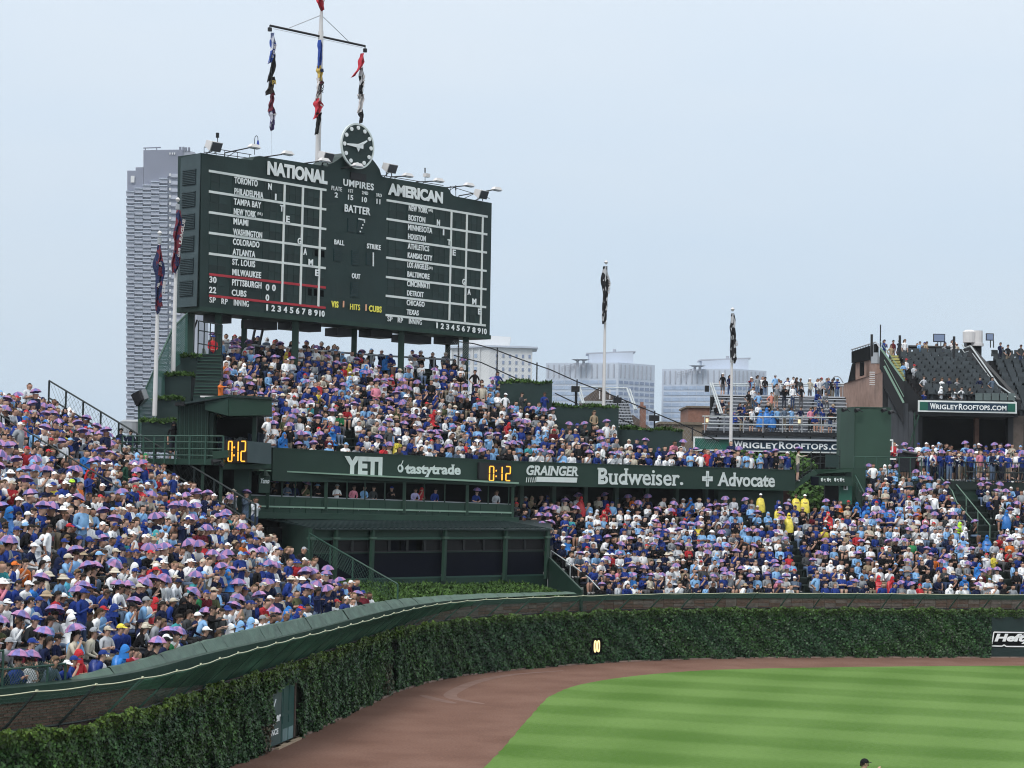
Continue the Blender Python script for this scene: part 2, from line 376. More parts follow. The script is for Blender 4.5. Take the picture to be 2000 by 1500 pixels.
def grass_material():
    m = bpy.data.materials.new('mown_grass'); m.use_nodes = True; t = m.node_tree; b = t.nodes['Principled BSDF']
    b.inputs['Roughness'].default_value = 0.9; b.inputs['Specular IOR Level'].default_value = 0.15
    L = t.links.new; N = t.nodes.new
    tc = N('ShaderNodeTexCoord'); sp = N('ShaderNodeSeparateXYZ'); L(tc.outputs['Object'], sp.inputs[0])
    wob = N('ShaderNodeTexNoise'); wob.inputs['Scale'].default_value = 0.22; wob.inputs['Detail'].default_value = 4; L(tc.outputs['Object'], wob.inputs['Vector'])
    def M2(op, a, b_, c=None):
        n = N('ShaderNodeMath'); n.operation = op
        for i, q in enumerate((a, b_, c)):
            if q is None: continue
            if isinstance(q, (int, float)): n.inputs[i].default_value = q
            else: L(q, n.inputs[i])
        return n.outputs[0]
    def stripes(k, period, phase, sharp, wobamp):
        v = M2('MULTIPLY_ADD', sp.outputs[0], k, sp.outputs[1])
        v = M2('MULTIPLY_ADD', wob.outputs[0], wobamp, v)
        v = M2('MULTIPLY_ADD', v, 2 * math.pi / period, phase)
        s = M2('SINE', v, None); s = M2('MULTIPLY', s, sharp)
        return M2('MULTIPLY_ADD', M2('TANH', s, None), 0.5, 0.5)
    s1 = stripes(0.33, 6.4, 1.2, 2.8, 1.5); s2 = stripes(-3.4, 17, 0.4, 1.2, 4.0)
    f = M2('ADD', M2('MULTIPLY_ADD', s1, 0.46, 0.12), M2('MULTIPLY', s2, 0.30))
    fine = N('ShaderNodeTexNoise'); fine.inputs['Scale'].default_value = 9; fine.inputs['Detail'].default_value = 8; fine.inputs['Roughness'].default_value = 0.75
    mp = N('ShaderNodeMapping'); mp.inputs['Scale'].default_value = (0.6, 1.5, 1); L(tc.outputs['Object'], mp.inputs[0]); L(mp.outputs[0], fine.inputs['Vector'])
    f = M2('ADD', f, M2('MULTIPLY_ADD', fine.outputs[0], 2.2, -1.1))
    big_ = N('ShaderNodeTexNoise'); big_.inputs['Scale'].default_value = 0.12; big_.inputs['Detail'].default_value = 6; L(tc.outputs['Object'], big_.inputs['Vector'])
    f = M2('ADD', f, M2('MULTIPLY_ADD', big_.outputs[0], 1.5, -0.75))
    cr = N('ShaderNodeValToRGB'); e = cr.color_ramp.elements
    e[0].position = 0.0; e[0].color = (0.055, 0.126, 0.016, 1); e[1].position = 1.0; e[1].color = (0.120, 0.214, 0.054, 1)
    L(f, cr.inputs[0]); L(cr.outputs[0], b.inputs['Base Color'])
    bp = N('ShaderNodeBump'); bp.inputs['Strength'].default_value = 0.6; bp.inputs['Distance'].default_value = 0.04
    n3 = N('ShaderNodeTexNoise'); n3.inputs['Scale'].default_value = 25; n3.inputs['Detail'].default_value = 4; L(tc.outputs['Object'], n3.inputs['Vector'])
    L(n3.outputs[0], bp.inputs['Height']); L(bp.outputs[0], b.inputs['Normal'])
    return m
_ge = [(-6, 8), (-3.6, 40)] + [tuple(atZ(*q, 0)[:2]) for q in ((945, 1500), (980, 1464), (1015, 1425), (1050, 1384), (1066, 1367), (1080, 1358), (1120, 1341.5), (1190, 1327.5), (1280, 1317), (1400, 1309), (1600, 1304.5), (1800, 1302), (2000, 1301), (2150, 1301))]
GE = catmull([(x, y, 0) for x, y in _ge], 10)
gr = MB(); gr.add([(v.x + random.uniform(-.03, .03), v.y + random.uniform(-.05, .05), 0.02) for v in GE] + [(44, 8, 0.02)], [tuple(range(len(GE) + 1))[::-1]])
gr.build('outfield_grass', grass_material(), kind='structure')
# pale rake marks where a cart turned on the track
def ribbon(px, w, name):
    c = catmull([tuple(atZ(*q, 0)) for q in px], 8); m_ = MB(); n = len(c)
    pts = []
    for i, v in enumerate(c):
        d = (c[min(i + 1, n - 1)] - c[max(i - 1, 0)]).normalized(); k = Vector((-d.y, d.x, 0)) * (w / 2) * math.sin(math.pi * (i + 0.6) / (n + 0.2)) ** 0.4
        pts += [(v.x + k.x, v.y + k.y, 0.005), (v.x - k.x, v.y - k.y, 0.005)]
    m_.add(pts, [(2 * i, 2 * i + 1, 2 * i + 3, 2 * i + 2) for i in range(n - 1)])
    return m_.build(name, M['rake'], kind='structure')
M['rake'] = mat('raked_dirt', (0.185, 0.115, 0.096), 0.95, col2=(0.140, 0.083, 0.068), vs=1.3)
ribbon([(1100, 1310), (1000, 1318), (930, 1332), (885, 1352), (882, 1362), (905, 1368), (945, 1375)], 0.55, 'rake_mark')
ribbon([(825, 1358), (845, 1364), (870, 1370), (888, 1374)], 0.5, 'rake_mark')

# ---- outfield wall
S0, S1 = 0.0, S_[2080]
BR_TOP, IVY_TOP = 3.2, 2.55
zbr = lambda s: np.interp(s, [S_[0], S_[420], S_[857], S_[1130]], [3.22, 3.2, 3.12, 3.05])
zcp = lambda s: zbr(s) + np.interp(s, [S_[0], S_[420], S_[857], S_[1130]], [.36, .34, .26, .24])
zlip = lambda s: np.interp(s, [S_[0], S_[527], S_[857], S_[1130]], [3.58, 3.64, 3.47, 3.38])
wall = thing('outfield_wall', 'curved brick outfield wall topped with green coping, covered in ivy below', 'wall', WALL.at(S_[757]))
def strip_wall(z0, z1, d0, d1, sa, sb, n, mb=None, mi=0):
    mb = mb or MB(); ts = np.linspace(sa, sb, n); v = []
    for t in ts:
        a0, a1 = (z0(t) if callable(z0) else z0), (z1(t) if callable(z1) else z1)
        v += [WALL.at(t, d0, a0), WALL.at(t, d0, a1), WALL.at(t, d1, a1), WALL.at(t, d1, a0)]
    f = []
    for i in range(n - 1):
        for k in range(4): a = 4 * i + k; b = 4 * i + (k + 1) % 4; f.append((a, a + 4, b + 4, b))
    f += [(0, 1, 2, 3), tuple(4 * (n - 1) + k for k in (3, 2, 1, 0))]
    return mb.add(v, f, mi)
door_a, door_b, notch_a, notch_b, hefty_a = S_[527] + 0.1, S_[578] - 0.05, S_[757] + 0.05, S_[766] + 0.1, S_[1935]
core = MB()
for a, b in ((S0, door_a), (door_b, notch_a), (notch_b, S1)): strip_wall(0, 2.5, 0.12, 0.6, a, b, max(8, int((b - a) / 0.8)), core)
strip_wall(2.08, 2.5, 0.12, 0.6, door_a, door_b, 6, core); strip_wall(2.2, 2.5, 0.12, 0.6, notch_a, notch_b, 4, core)
core.build('lower_wall', M['brickfar'], wall)
# brick band above the ivy: near bricks are single pieces, far ones joined
sb0, sb1 = S_[0] - 6, S_[2080]
mo = strip_wall(2.5, zbr, 0.14, 0.6, sb0 - 6, sb1, 160); mo.build('mortar_bed', M['mortar'], wall)
BW, BH = 0.235, 0.078
bm_ = MB(); bm_.box((0, .03, 0), (BW / 2 - 0.010, 0.03, BH / 2 - 0.010)); bme = raw(bm_, 'brick', M['brick'])
cnt = 0; far = MB()
s = S_[0] - 0.6; nb = int((BR_TOP - 2.5) / BH)
col = 0
while s < sb1 - 0.3:
    W_ = BW if cnt < 300 else 0.30 if s < S_[757] else 0.62
    for r in range(int((zbr(s) + 0.03 - 2.5) / BH)):
        if cnt >= 300 and s > S_[857] and r % 2: continue
        hh = BH if (cnt < 300 or s <= S_[857]) else 2 * BH
        t = s + (W_ / 2 if r % 2 else 0); tg = WALL.tan(t); c = WALL.at(t, 0.10 + random.uniform(-.006, .006), 2.5 + hh * ((r if hh == BH else r / 2) + 0.5))
        if cnt < 300:
            inst('brick', bme, c, wall, (0, 0, math.atan2(tg.y, tg.x))); cnt += 1
        else: far.box(c, (W_ / 2 - 0.01, 0.05, hh / 2 - 0.008), (tg, WALL.away(t), ZV), mi=random.randrange(2))
    s += W_
far.build('far_bricks', [M['brick'], mat('brick_grey', (0.125, 0.10, 0.09), 0.9, var=0.3, vs=5)], wall, kind='stuff')
strip_wall(zbr, zcp, 0.02, 0.62, S0, S1, 160).build('coping', M['green'], wall)
# footing stones along the base
fb = MB()
for k in range(int((S1 - S_[527]) / 0.55)):
    t = S_[527] + k * 0.55
    fb.box(WALL.at(t, 0.02, 0.03), (0.26, 0.10 + random.random() * 0.12, 0.03), (WALL.tan(t), WALL.away(t), ZV))
fb.build('footing', mat('pale_footing', (0.22, 0.16, 0.135), 0.9, var=0.25), wall)

# ---- basket: struts, net, cable
basket = thing('wall_basket', 'long green wire basket leaning out over the top of the ivy wall', 'wire basket', WALL.at(S_[1130], -0.8, BR_TOP))
step = 1.9; n_s = 0; ZB, ZT, OUT = 2.56, 3.40, 0.95
strut_proto = None
cable = MB(); lip = []
ks = np.arange(S0 + 2, S1, step)
for t in ks:
    a = WALL.at(t, 0.08, ZB); b = WALL.at(t + 0.12, -OUT, zlip(t))
    m_ = MB(); m_.beam(a, b, 0.045, 0.05); m_.beam(a, WALL.at(t, 0.08, ZB - 0.2), 0.04); m_.build('strut', M['railb'] if t < S_[180] else M['rail'], basket)
for t in np.linspace(S0 + 2, S1, 260):
    k = ((t - S0 - 2) / step) % 1.0; lip.append(WALL.at(t, -OUT, zlip(t) - 0.03 * math.sin(math.pi * k)))
for a, b in zip(lip, lip[1:]): cable.tube(a, b, 0.014, 5)
for t in ks: cable.box(WALL.at(t + .12, -OUT, zlip(t) + 0.01), (0.03, 0.02, 0.025), (WALL.tan(t), WALL.away(t), ZV))
cable.build('edge_cable', M['wire'], basket)
lr = MB()
tt = np.linspace(S0 + 2, S1, 200)
for a, b in zip(tt, tt[1:]): lr.tube(WALL.at(a, 0.05, ZB), WALL.at(b, 0.05, ZB), 0.025, 4)
lr.build('lower_pipe', M['railb'], basket)
def net_strip(name, pts0, pts1, nlong, cross_every, r, m, parent):
    V = []; Fq = []
    def seg(a, b, w):
        d = (b - a); x = d.cross(ZV); x = Vector((1, 0, 0)) if x.length < 1e-5 else x.normalized(); y = d.cross(x).normalized()
        k = len(V)
        for p in (a, b): V.extend([p + x * w, p + y * w, p - x * w * 0.6 - y * w * 0.6])
        for i in range(3): j = (i + 1) % 3; Fq.append((k + i, k + j, k + 3 + j, k + 3 + i))
    n = len(pts0)
    for q in range(nlong + 1):
        f = q / nlong
        for i in range(0, n - 1, 2):
            j = min(i + 2, n - 1); seg(pts0[i].lerp(pts1[i], f), pts0[j].lerp(pts1[j], f), r)
    for i in range(n):
        for c in range(cross_every):
            f = c / cross_every; j = min(i + 1, n - 1)
            seg(pts0[i].lerp(pts0[j], f), pts1[i].lerp(pts1[j], f), r)
    off = wloc(parent); A = np.array([(v - off)[:] for v in V])
    o = bpy.data.objects.new(name, mesh_np(name, A, np.array(Fq), m)); COL.objects.link(o); o.parent = parent; return o
tn = np.linspace(S0 + 2, S1, 300)
net_strip('basket_net', [WALL.at(t, 0.06, ZB + 0.03) for t in tn], [WALL.at(t, -OUT, zlip(t) - 0.04) for t in tn], 10, 4, 0.0042, M['net'], basket)

tw = np.linspace(S_[180] + .9, S_[857] + 2, 70); ww = MB(); P = []
for i, q in enumerate(tw):
    k = min(1, i / 14.0); e = min(1, (len(tw) - 1 - i) / 16.0); f = min(k, e)
    P += [WALL.at(q, 0.03 - (1 - f) * .62, ZB + .05 + (1 - f) * (zlip(q) - ZB) * .62), WALL.at(q, -OUT + .04, zlip(q) - .07)]
ww.add(P, [(2 * i, 2 * i + 2, 2 * i + 3, 2 * i + 1) for i in range(len(tw) - 1)]); n0 = len(P)
ww.add([p + ZV * .01 for p in P], [(2 * i, 2 * i + 1, 2 * i + 3, 2 * i + 2) for i in range(len(tw) - 1)])
wm = mat('backlit_net_green', (0.11, 0.225, 0.175), .6, var=.35, vs=1.2, bump=.3, bs=5); _t = wm.node_tree; _p = _t.nodes['Principled BSDF']; _tr = _t.nodes.new('ShaderNodeBsdfTranslucent'); _mx = _t.nodes.new('ShaderNodeMixShader'); _mx.inputs[0].default_value = .65  # sheet added behind the net; skylight through the mesh put into its green
_t.links.new(_p.inputs['Base Color'].links[0].from_socket, _tr.inputs[0]); _t.links.new(_p.outputs[0], _mx.inputs[1]); _t.links.new(_tr.outputs[0], _mx.inputs[2]); _t.links.new(_mx.outputs[0], _t.nodes['Material Output'].inputs[0])
ww.build('net_backing', wm, basket)
# ---- green fascia tarp on the stand's front rail
fz = lambda s: np.interp(s, [S_[180] - 0.3, S_[180] + 1.5, S_[527], S_[757], S_[857], S_[1130], S1], [3.58, 3.72, 3.90, 3.74, 3.62, 3.47, 3.45])
tarp = thing('rail_tarp', 'weathered pale green tarp panels laced along the front rail of the near bleachers', 'tarp', WALL.at(S_[420], 0.5, BR_TOP))
t = S_[180] - 0.35
while t < S_[1130]:
    t2 = t + 1.9; z1, z2 = fz(t), fz(t2); m_ = MB(); j = random.uniform(-.02, .02); n = 5; P = []
    for i in range(n + 1):
        q = t + (t2 - t - 0.015) * i / n; zz = z1 + (z2 - z1) * i / n + random.uniform(-.015, .015)
        P += [WALL.at(q, 0.12 + j, BR_TOP + 0.2), WALL.at(q, 0.30 + j + random.uniform(-.02, .02), (BR_TOP + 0.28 + zz) / 2), WALL.at(q, 0.42 + j, zz), WALL.at(q, 0.50 + j, zz + 0.02), WALL.at(q, 0.56 + j, BR_TOP + 0.2)]
    f = []
    for i in range(n):
        for k in range(4): a = 5 * i + k; f.append((a, a + 5, a + 6, a + 1))
    m_.add(P, f); m_.build('tarp_panel', M['greenlite'], tarp); t = t2
# ---- mesh railing at the far left, in front of the stand
rl = thing('mesh_railing', 'green pipe railing with diamond mesh at the lower left corner of the bleachers', 'railing', WALL.at(S_[0], 0.4, BR_TOP))
pr, zr = [S_[0] - 1.4, S_[0] + 0.35, S_[0] + 1.9, S_[180] - 0.55], [4.5, 4.45, 4.0, 4.0]
mr_ = MB(); mn = MB()
for k in range(4):
    a = WALL.at(pr[k], 0.45, BR_TOP + 0.2); b = WALL.at(pr[k], 0.45, zr[k]); m_ = MB(); m_.tube(a, b, 0.032); m_.build('post', M['rail'], rl)
for (a, b), hs in (((0, 1), (4.43, 4.0)), ((1, 2), (3.98,)), ((2, 3), (3.98,))):
    for h in hs + (BR_TOP + 0.3,): mr_.tube(WALL.at(pr[a], 0.45, h), WALL.at(pr[b], 0.45, h), 0.028)
mr_.build('rail', M['rail'], rl)
for i in range(46):
    a = pr[0] + (pr[3] - pr[0]) * i / 46; dz = 0.6; ds = 0.5
    for sg in (1, -1):
        q = a + sg * ds
        if pr[0] < q < pr[3]: mn.tube(WALL.at(a, 0.45, BR_TOP + .3), WALL.at(q, 0.45, BR_TOP + 0.3 + dz), 0.006, 3)
mn.build('mesh', M['rail'], rl, kind='stuff')

# ---- ivy
def ivy_leaves():
    V = []; Fc = []; C = []
    def region(sa, sb, za, zb, dens):
        n = int((sb - sa) * (zb - za) * dens)
        S = RNG.uniform(sa, sb, n); Z = RNG.uniform(za, zb, n)
        return S, Z
    regs = []
    def dens(sa): return 900 if sa < S_[757] else 560
    seg = 4.0; t = S_[0] - 2.5
    while t < S1:
        e = min(t + seg, S1); regs.append((t, e)); t = e
    for (a, b) in regs:
        S, Z = region(a, b, 0.02, IVY_TOP + 0.2, dens(a))
        for s, z in zip(S, Z):
            top = IVY_TOP + 0.06 * math.sin(s * 1.7) + 0.04 * math.sin(s * 5.1) + 0.03 * math.sin(s * 11.3) + np.interp(s, [S_[130], S_[250], S_[757], S_[857]], [0, .10, .10, 0])
            if z > top: z = top - abs(RNG.normal(0, 0.06))
            if door_a - 0.28 < s < door_b + 0.05 and z < 1.98 + 0.12 * math.sin(s * 9): continue
            if notch_a < s < notch_b and z < 2.15: continue
            if s > hefty_a and z < 2.12 + 0.06 * math.sin(s * 7): continue
            if abs(s - S_[1160]) < 0.42 and 0.42 < z < 1.25: continue
            bulge = 0.13 + 0.10 * math.sin(s * 2.3 + z * 1.9) * math.sin(z * 3.1 + s * 0.7) + 0.05 * math.sin(s * 7.1 + z * 5.3)
            bulge += 0.10 * max(0, (z - IVY_TOP + 0.5)) / 0.5
            bulge -= 0.08 * max(0, 0.35 - z)
            d = -bulge + RNG.normal(0, 0.035)
            tg = WALL.tan(s); aw = WALL.away(s); p = WALL.at(s, d, z)
            sz = RNG.uniform(0.034, 0.066) * (1.0 if s < S_[757] else 1.2)
            nrm = (-aw + ZV * RNG.normal(0.45, 0.55) + tg * RNG.normal(0, 0.65)).normalized()
            dn = (-ZV + tg * RNG.normal(0, 0.8)); dn = (dn - nrm * dn.dot(nrm)).normalized(); sd = nrm.cross(dn)
            k = len(V)
            V.extend([p - dn * sz * 0.75, p + sd * sz - dn * sz * 0.15 + nrm * sz * .18, p + sd * sz * .45 + dn * sz * .35, p + dn * sz * 1.15, p - sd * sz * .45 + dn * sz * .35, p - sd * sz - dn * sz * 0.15 + nrm * sz * .18])
            Fc.extend([(k, k + 1, k + 2, k + 3), (k, k + 3, k + 4, k + 5)])
            h = RNG.uniform(); young_lit = max(0, min(1, (z - IVY_TOP + 0.42) / 0.4)) * RNG.uniform(0.3, 1)  # paler tops: young growth, plus light from above put into the colour
            patch = 0.5 + 0.5 * math.sin(s * 0.9 + 2 * math.sin(z * 1.3 + s * .31))
            a = np.array((0.013, 0.044, 0.009)); b_ = np.array((0.050, 0.128, 0.026)); y = np.array((0.14, 0.22, 0.028)); bl = np.array((0.024, 0.078, 0.034))
            c = a * (1 - h) + b_ * h; c = c * (1 - 0.5 * patch) + bl * 0.5 * patch; c = c * (1 - young_lit * .8) + y * young_lit * .8
            if h > 0.93: c = c * 1.5
            elif h < 0.3: c = c * 0.55
            if s < door_a and s > door_a - 1.6 and z < 0.9 and h > 0.4: c = np.array((0.07, 0.05, 0.03)) * (0.6 + h)
            if notch_a - 1.2 < s < notch_a and z < 1.3 and h > 0.55: c = np.array((0.06, 0.055, 0.03)) * (0.6 + h)
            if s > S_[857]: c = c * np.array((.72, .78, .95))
            C.append(c); C.append(c * 0.9)
    m = mat('ivy_leaf', (0.04, 0.1, 0.03), 0.4, spec=0.28, attr=True, var=0.25, vs=7)
    A = np.array([v[:] for v in V])
    o = bpy.data.objects.new('ivy', mesh_np('ivy', A, np.array(Fc), m, colors=np.array(C))); COL.objects.link(o)
    props(o, 'dark green ivy blanketing the whole outfield wall, paler along its top', 'ivy', kind='stuff')
ivy_leaves()
# dark strip behind the leaves: stems, with the shade there painted in
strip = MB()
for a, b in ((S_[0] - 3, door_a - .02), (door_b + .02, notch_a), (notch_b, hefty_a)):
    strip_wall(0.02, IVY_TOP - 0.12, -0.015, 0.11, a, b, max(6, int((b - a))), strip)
strip.build('ivy_stem_shade', mat('ivy_stem_shade_green', (0.012, 0.022, 0.010), 0.9, var=0.4, vs=5), wall, kind='stuff')

# ---- ivy door (double leaf, part of a painted sign)
dr = thing('wall_door', 'green double door in the ivy with cropped white lettering on its near leaf', 'door', WALL.at((door_a + door_b) / 2))
mid = door_a + (door_b - door_a) * 0.42
def leafdoor(a, b, m, nm):
    m_ = MB(); pa, pb = WALL.at(a, 0.05), WALL.at(b, 0.05); u = (pb - pa).normalized(); aw = WALL.away((a + b) / 2); L = (pb - pa).length
    m_.box((pa + pb) / 2 + ZV * 1.0, (L / 2 - .02, 0.04, 0.99), (u, aw, ZV)); o = m_.build(nm, m, dr)
    return pa, u, aw, L, o
M['door1'] = mat('door_grey_green', (0.050, 0.085, 0.085), 0.55, var=0.15); M['door2'] = mat('door_teal', (0.018, 0.075, 0.070), 0.5, var=0.15)
pa, u_, aw_, L_, lo_ = leafdoor(door_a, mid, M['door1'], 'door_leaf')
lettering('gher', pa + u_ * 0.12 - aw_ * 0.045 + ZV * 0.72, u_, ZV, L_ * 0.80, 0.38, M['letter'], lo_, bold=0.03, out=-aw_, depth=0.01)
lettering('NCE', pa + u_ * 0.10 - aw_ * 0.045 + ZV * 0.40, u_, ZV, L_ * 0.62, 0.19, M['letter'], lo_, bold=0.03, out=-aw_, depth=0.01)
m_ = MB(); m_.tube(pa + u_ * .25 - aw_ * .05 + ZV * 1.32, pa + u_ * .48 - aw_ * .05 + ZV * 1.55, .02); m_.build('lettering', M['letter'], lo_)
pb_, u2, aw2, L2, lo2 = leafdoor(mid + .02, door_b - .14, M['door2'], 'door_leaf')
for k, (zz, hh) in enumerate(((1.45, .42), (.78, .12), (.28, .2))):
    for q in (0.27, 0.73):
        m_ = MB(); m_.box(pb_ + u2 * (L2 * q) - aw2 * 0.045 + ZV * zz, (L2 * .19, .012, hh), (u2, aw2, ZV)); m_.build('door_panel', M['door2'] if k < 2 else mat('worn_kick_plate', (0.14, 0.22, 0.23), .5, var=.3), lo2)
m_ = MB(); m_.box(WALL.at(door_b - .07, .05, 1.0), (.06, .07, 1.0), (WALL.tan(door_b), WALL.away(door_b), ZV)); m_.build('brick_jamb', M['brickfar'], dr)
m_ = MB(); m_.box(WALL.at((door_a + door_b) / 2, -.1, .03), ((door_b - door_a) / 2, .16, .03), (WALL.tan(door_b), WALL.away(door_b), ZV)); m_.build('threshold', mat('tan_sill', (.36, .28, .2), .8), dr)
# notch
m_ = MB(); tg = WALL.tan(notch_a); m_.box(WALL.at((notch_a + notch_b) / 2, 0.5, 1.1), ((notch_b - notch_a) / 2, .03, 1.1), (tg, WALL.away(notch_a), ZV))
m_.box(WALL.at(notch_a, 0.05, 1.1), (.02, .1, 1.1), (tg, WALL.away(notch_a), ZV)); m_.build('gate_panel', M['green'], None, 'narrow dark green gate recessed between two blocks of ivy', cat='gate')

# ---- outfield sign at the right edge
hs = thing('wall_sign', 'dark green wall sign with outlined white Hefty lettering at the right end', 'sign', WALL.at(hefty_a + 2))
ph = WALL.at(hefty_a, -0.06); uh = (WALL.at(S_[2080], -0.06) - ph).normalized(); ah = Vector((-uh.y, uh.x, 0))
m_ = MB(); m_.box(ph + uh * 2.2 + ZV * 1.07, (2.2, .05, 1.07), (uh, ah, ZV)); m_.build('panel', M['board'], hs)
def hp(px, py): return onplane(px, py, ph - ah * .06, ah)
def outline(pxs, th, m, nm, par, depth=.02):
    P = [hp(*q) for q in pxs]; mb = MB()
    for a, b in zip(P, P[1:] + P[:1]): mb.beam(a, b, depth * 2, th)
    return mb.build(nm, m, par)
o1 = [(1941, 1234.5), (2030, 1236), (2030, 1263), (1965, 1262.5), (1961, 1259.5), (1957, 1262), (1936.5, 1261.5)]
m_ = MB(); m_.slab([hp(*q) for q in ((1939, 1232.5), (2032, 1234), (2032, 1266), (1934, 1264))], -ah * .008); m_.build('backing', M['black'], hs)
outline(o1, .062, M['letter'], 'border', hs)
lettering('Hefty', hp(1942, 1257.3), uh, ZV, (hp(2018, 1258) - hp(1942, 1257)).length, .53, M['letter'], hs, bold=.045, shear=.22, out=-ah, depth=.03)

# ---- lit 00 sign set in the ivy
zs = thing('lit_number_sign', 'small dark box with two glowing zeros set into the ivy wall', 'sign', WALL.at(S_[1160]))
tz = WALL.tan(S_[1160]); az = WALL.away(S_[1160])
m_ = MB(); m_.box(WALL.at(S_[1160], -.02, .84), (.34, .14, .38), (tz, az, ZV)); m_.build('case', M['black'], zs)
for dx in (-.115, .115):
    c = WALL.at(S_[1160], -.18, .84) + tz * dx; mb = MB(); n = 16
    pts = [(c + tz * (.066 * math.copysign(abs(math.cos(q)) ** .7, math.cos(q))) + ZV * (.27 * math.copysign(abs(math.sin(q)) ** .8, math.sin(q)))) for q in [2 * math.pi * i / n for i in range(n)]]
    for a, b in zip(pts, pts[1:] + pts[:1]): mb.beam(a, b, .03, .052)
    mb.build('digit', M['led2'], zs)

# ================================================================== SCOREBOARD
BA = atY(390, 598.5, 105.0); BB = atZ(956.5, 655, BA.z)
BU = (BB - BA); BU.z = 0; BLEN = BU.length; BU.normalize(); BN = Vector((-BU.y, BU.x, 0))     # BN points away from the viewer
if BN.y < 0: BN = -BN
def bz(zx, zy, d=0.0):          # measured place -> point on the board plane (d = metres behind the face)
    return onplane(330 + zx / 2.985, 230 + zy / 2.985, BA + BN * d, BN)
def bsz(zx, zy): p = bz(zx, zy); return (p - BA).dot(BU), p.z
sbd = thing('scoreboard', 'huge dark green hand-operated scoreboard on stilts with a round clock on top', 'scoreboard', BA + BU * (BLEN / 2))
TH = 1.9
topo = [(190, 205), (478, 247), (487, 246), (500, 226), (530, 222), (925, 285), (935, 270), (960, 262), (985, 245), (1010, 225), (1060, 200), (1110, 195), (1160, 215), (1195, 252), (1212, 275), (1228, 300), (1238, 335), (1250, 345), (1620, 405), (1636, 420), (1645, 442), (1662, 455), (1690, 462), (1882, 497)]
poly = [bz(178, 1100), bz(1870, 1268)] + [bz(*q) for q in reversed(topo)]
poly[0].z = poly[1].z = BA.z
mb = MB(); mb.slab(poly, BN * TH); mb.build('face', M['board'], sbd)
# left side cheek with louvres
pl = BA.copy(); tdir = BN
dside = 0.5
while proj(BA + BN * dside)[0] > 351.5 and dside < 6: dside += 0.02
ztopL = bsz(190, 205)[1]
smin = min((q - BA).dot(BU) for q in poly) - .05; mb = MB(); o = BA + BU * smin; mb.slab([o + ZV * (ztopL - BA.z) * 0 , o + BN * dside, o + BN * dside + ZV * (ztopL - BA.z - .12), o + ZV * (ztopL - BA.z)], BU * 0.02)
mb.slab([o - BU * .02 + BN * .06 + ZV * (-.0), o - BU * .02 + BN * .0 + ZV * 0, o - BU * .02 + ZV * (ztopL - BA.z), o - BU * .02 + BN * .06 + ZV * (ztopL - BA.z)], BU * .02)
mb.build('side_wall', M['side'], sbd)
H_ = ztopL - BA.z
for k in range(6):
    z0 = BA.z + 0.55 + k * (H_ - 1.0) / 6; z1 = z0 + (H_ - 1.0) / 6 * 0.70
    a = o - BU * .02 + BN * (dside * .2); b = o - BU * .02 + BN * (dside * .86)
    mb = MB(); c = (a + b) / 2 + ZV * ((z0 + z1) / 2 - BA.z); mb.box(c, ((b - a).length / 2, .02, (z1 - z0) / 2), (BN, BU, ZV)); fr = mb.build('louvre_panel', M['louvre'], sbd)
    for j in range(9):
        zz = z0 + (z1 - z0) * (j + .5) / 9; mb = MB(); mb.box((a + b) / 2 - BU * .035 + ZV * (zz - BA.z), ((b - a).length / 2 - .02, .02, .018), (BN, (BU + ZV * .6).normalized(), (ZV - BU * .6).normalized())); mb.build('slat', M['side'], fr)
# soffit and beams underneath
mb = MB(); mb.box(BA + BU * BLEN / 2 + BN * (TH * .5) - ZV * .12, (BLEN / 2, TH / 2 + .1, .12), (BU, BN, ZV)); mb.build('soffit', M['green'], sbd)
for k in range(7):
    s_ = BLEN * (k + .8) / 7.6; mb = MB(); mb.box(BA + BU * s_ + BN * (TH * .5 + .4) - ZV * (.42 + .12 * (k % 2)), (.55 + .3 * (k % 3), .5, .22), (BU, BN, ZV)); mb.build('soffit_box', M['lampdark'], sbd)
def face_box(zx0, zy0, zx1, zy1, name, m, proud, th=None, par=None):
    """bar between two measured points (level or upright) standing proud of the face"""
    s0, z0 = bsz(zx0, zy0); s1, z1 = bsz(zx1, zy1)
    mb = MB(); mb.box(BA + BU * ((s0 + s1) / 2) + ZV * ((z0 + z1) / 2 - BA.z) - BN * proud / 2, (max(abs(s1 - s0) / 2, (th or .05) / 2), proud / 2, max(abs(z1 - z0) / 2, (th or .05) / 2)), (BU, BN, ZV))
    return mb.build(name, m, par or sbd)
def hline(x0, y0, x1, m, proud=.045, th=.125):
    s0, z0 = bsz(x0, y0); s1, _ = bsz(x1, y0 + (x1 - x0) * .16)
    # find end exactly above x1
    p = BA + BU * s0 + ZV * (z0 - BA.z)
    s = s0
    while proj(BA + BU * s + ZV * (z0 - BA.z))[0] < 330 + x1 / 2.985: s += .02
    mb = MB(); mb.box(BA + BU * ((s0 + s) / 2) + ZV * (z0 - BA.z) - BN * proud / 2, ((s - s0) / 2, proud / 2, th / 2), (BU, BN, ZV)); mb.build('grid_line', m, sbd)
    return s0, s, z0
def s_at(zx):
    s = 0.0; t = 330 + zx / 2.985
    while proj(BA + BU * s + ZV * 4)[0] < t and s < 40: s += .01
    return s
NL = [hline(232, y, 915 - i, M['white'] if i < 5 else M['red']) for i, y in enumerate((310, 430, 551, 671, 792, 912, 1037))]
AL = [hline(1268 - i, y, 1855 - i * 2, M['white']) for i, y in enumerate((481, 590, 702, 815, 928, 1038, 1150))]
def vline(zx, zt, zb):
    s, z1 = bsz(zx, zt); _, z0 = bsz(zx, zb)
    mb = MB(); mb.box(BA + BU * s + ZV * ((z0 + z1) / 2 - BA.z) - BN * .035, (.062, .03, (z1 - z0) / 2), (BU, BN, ZV)); mb.build('grid_line', M['white'], sbd)
    return s
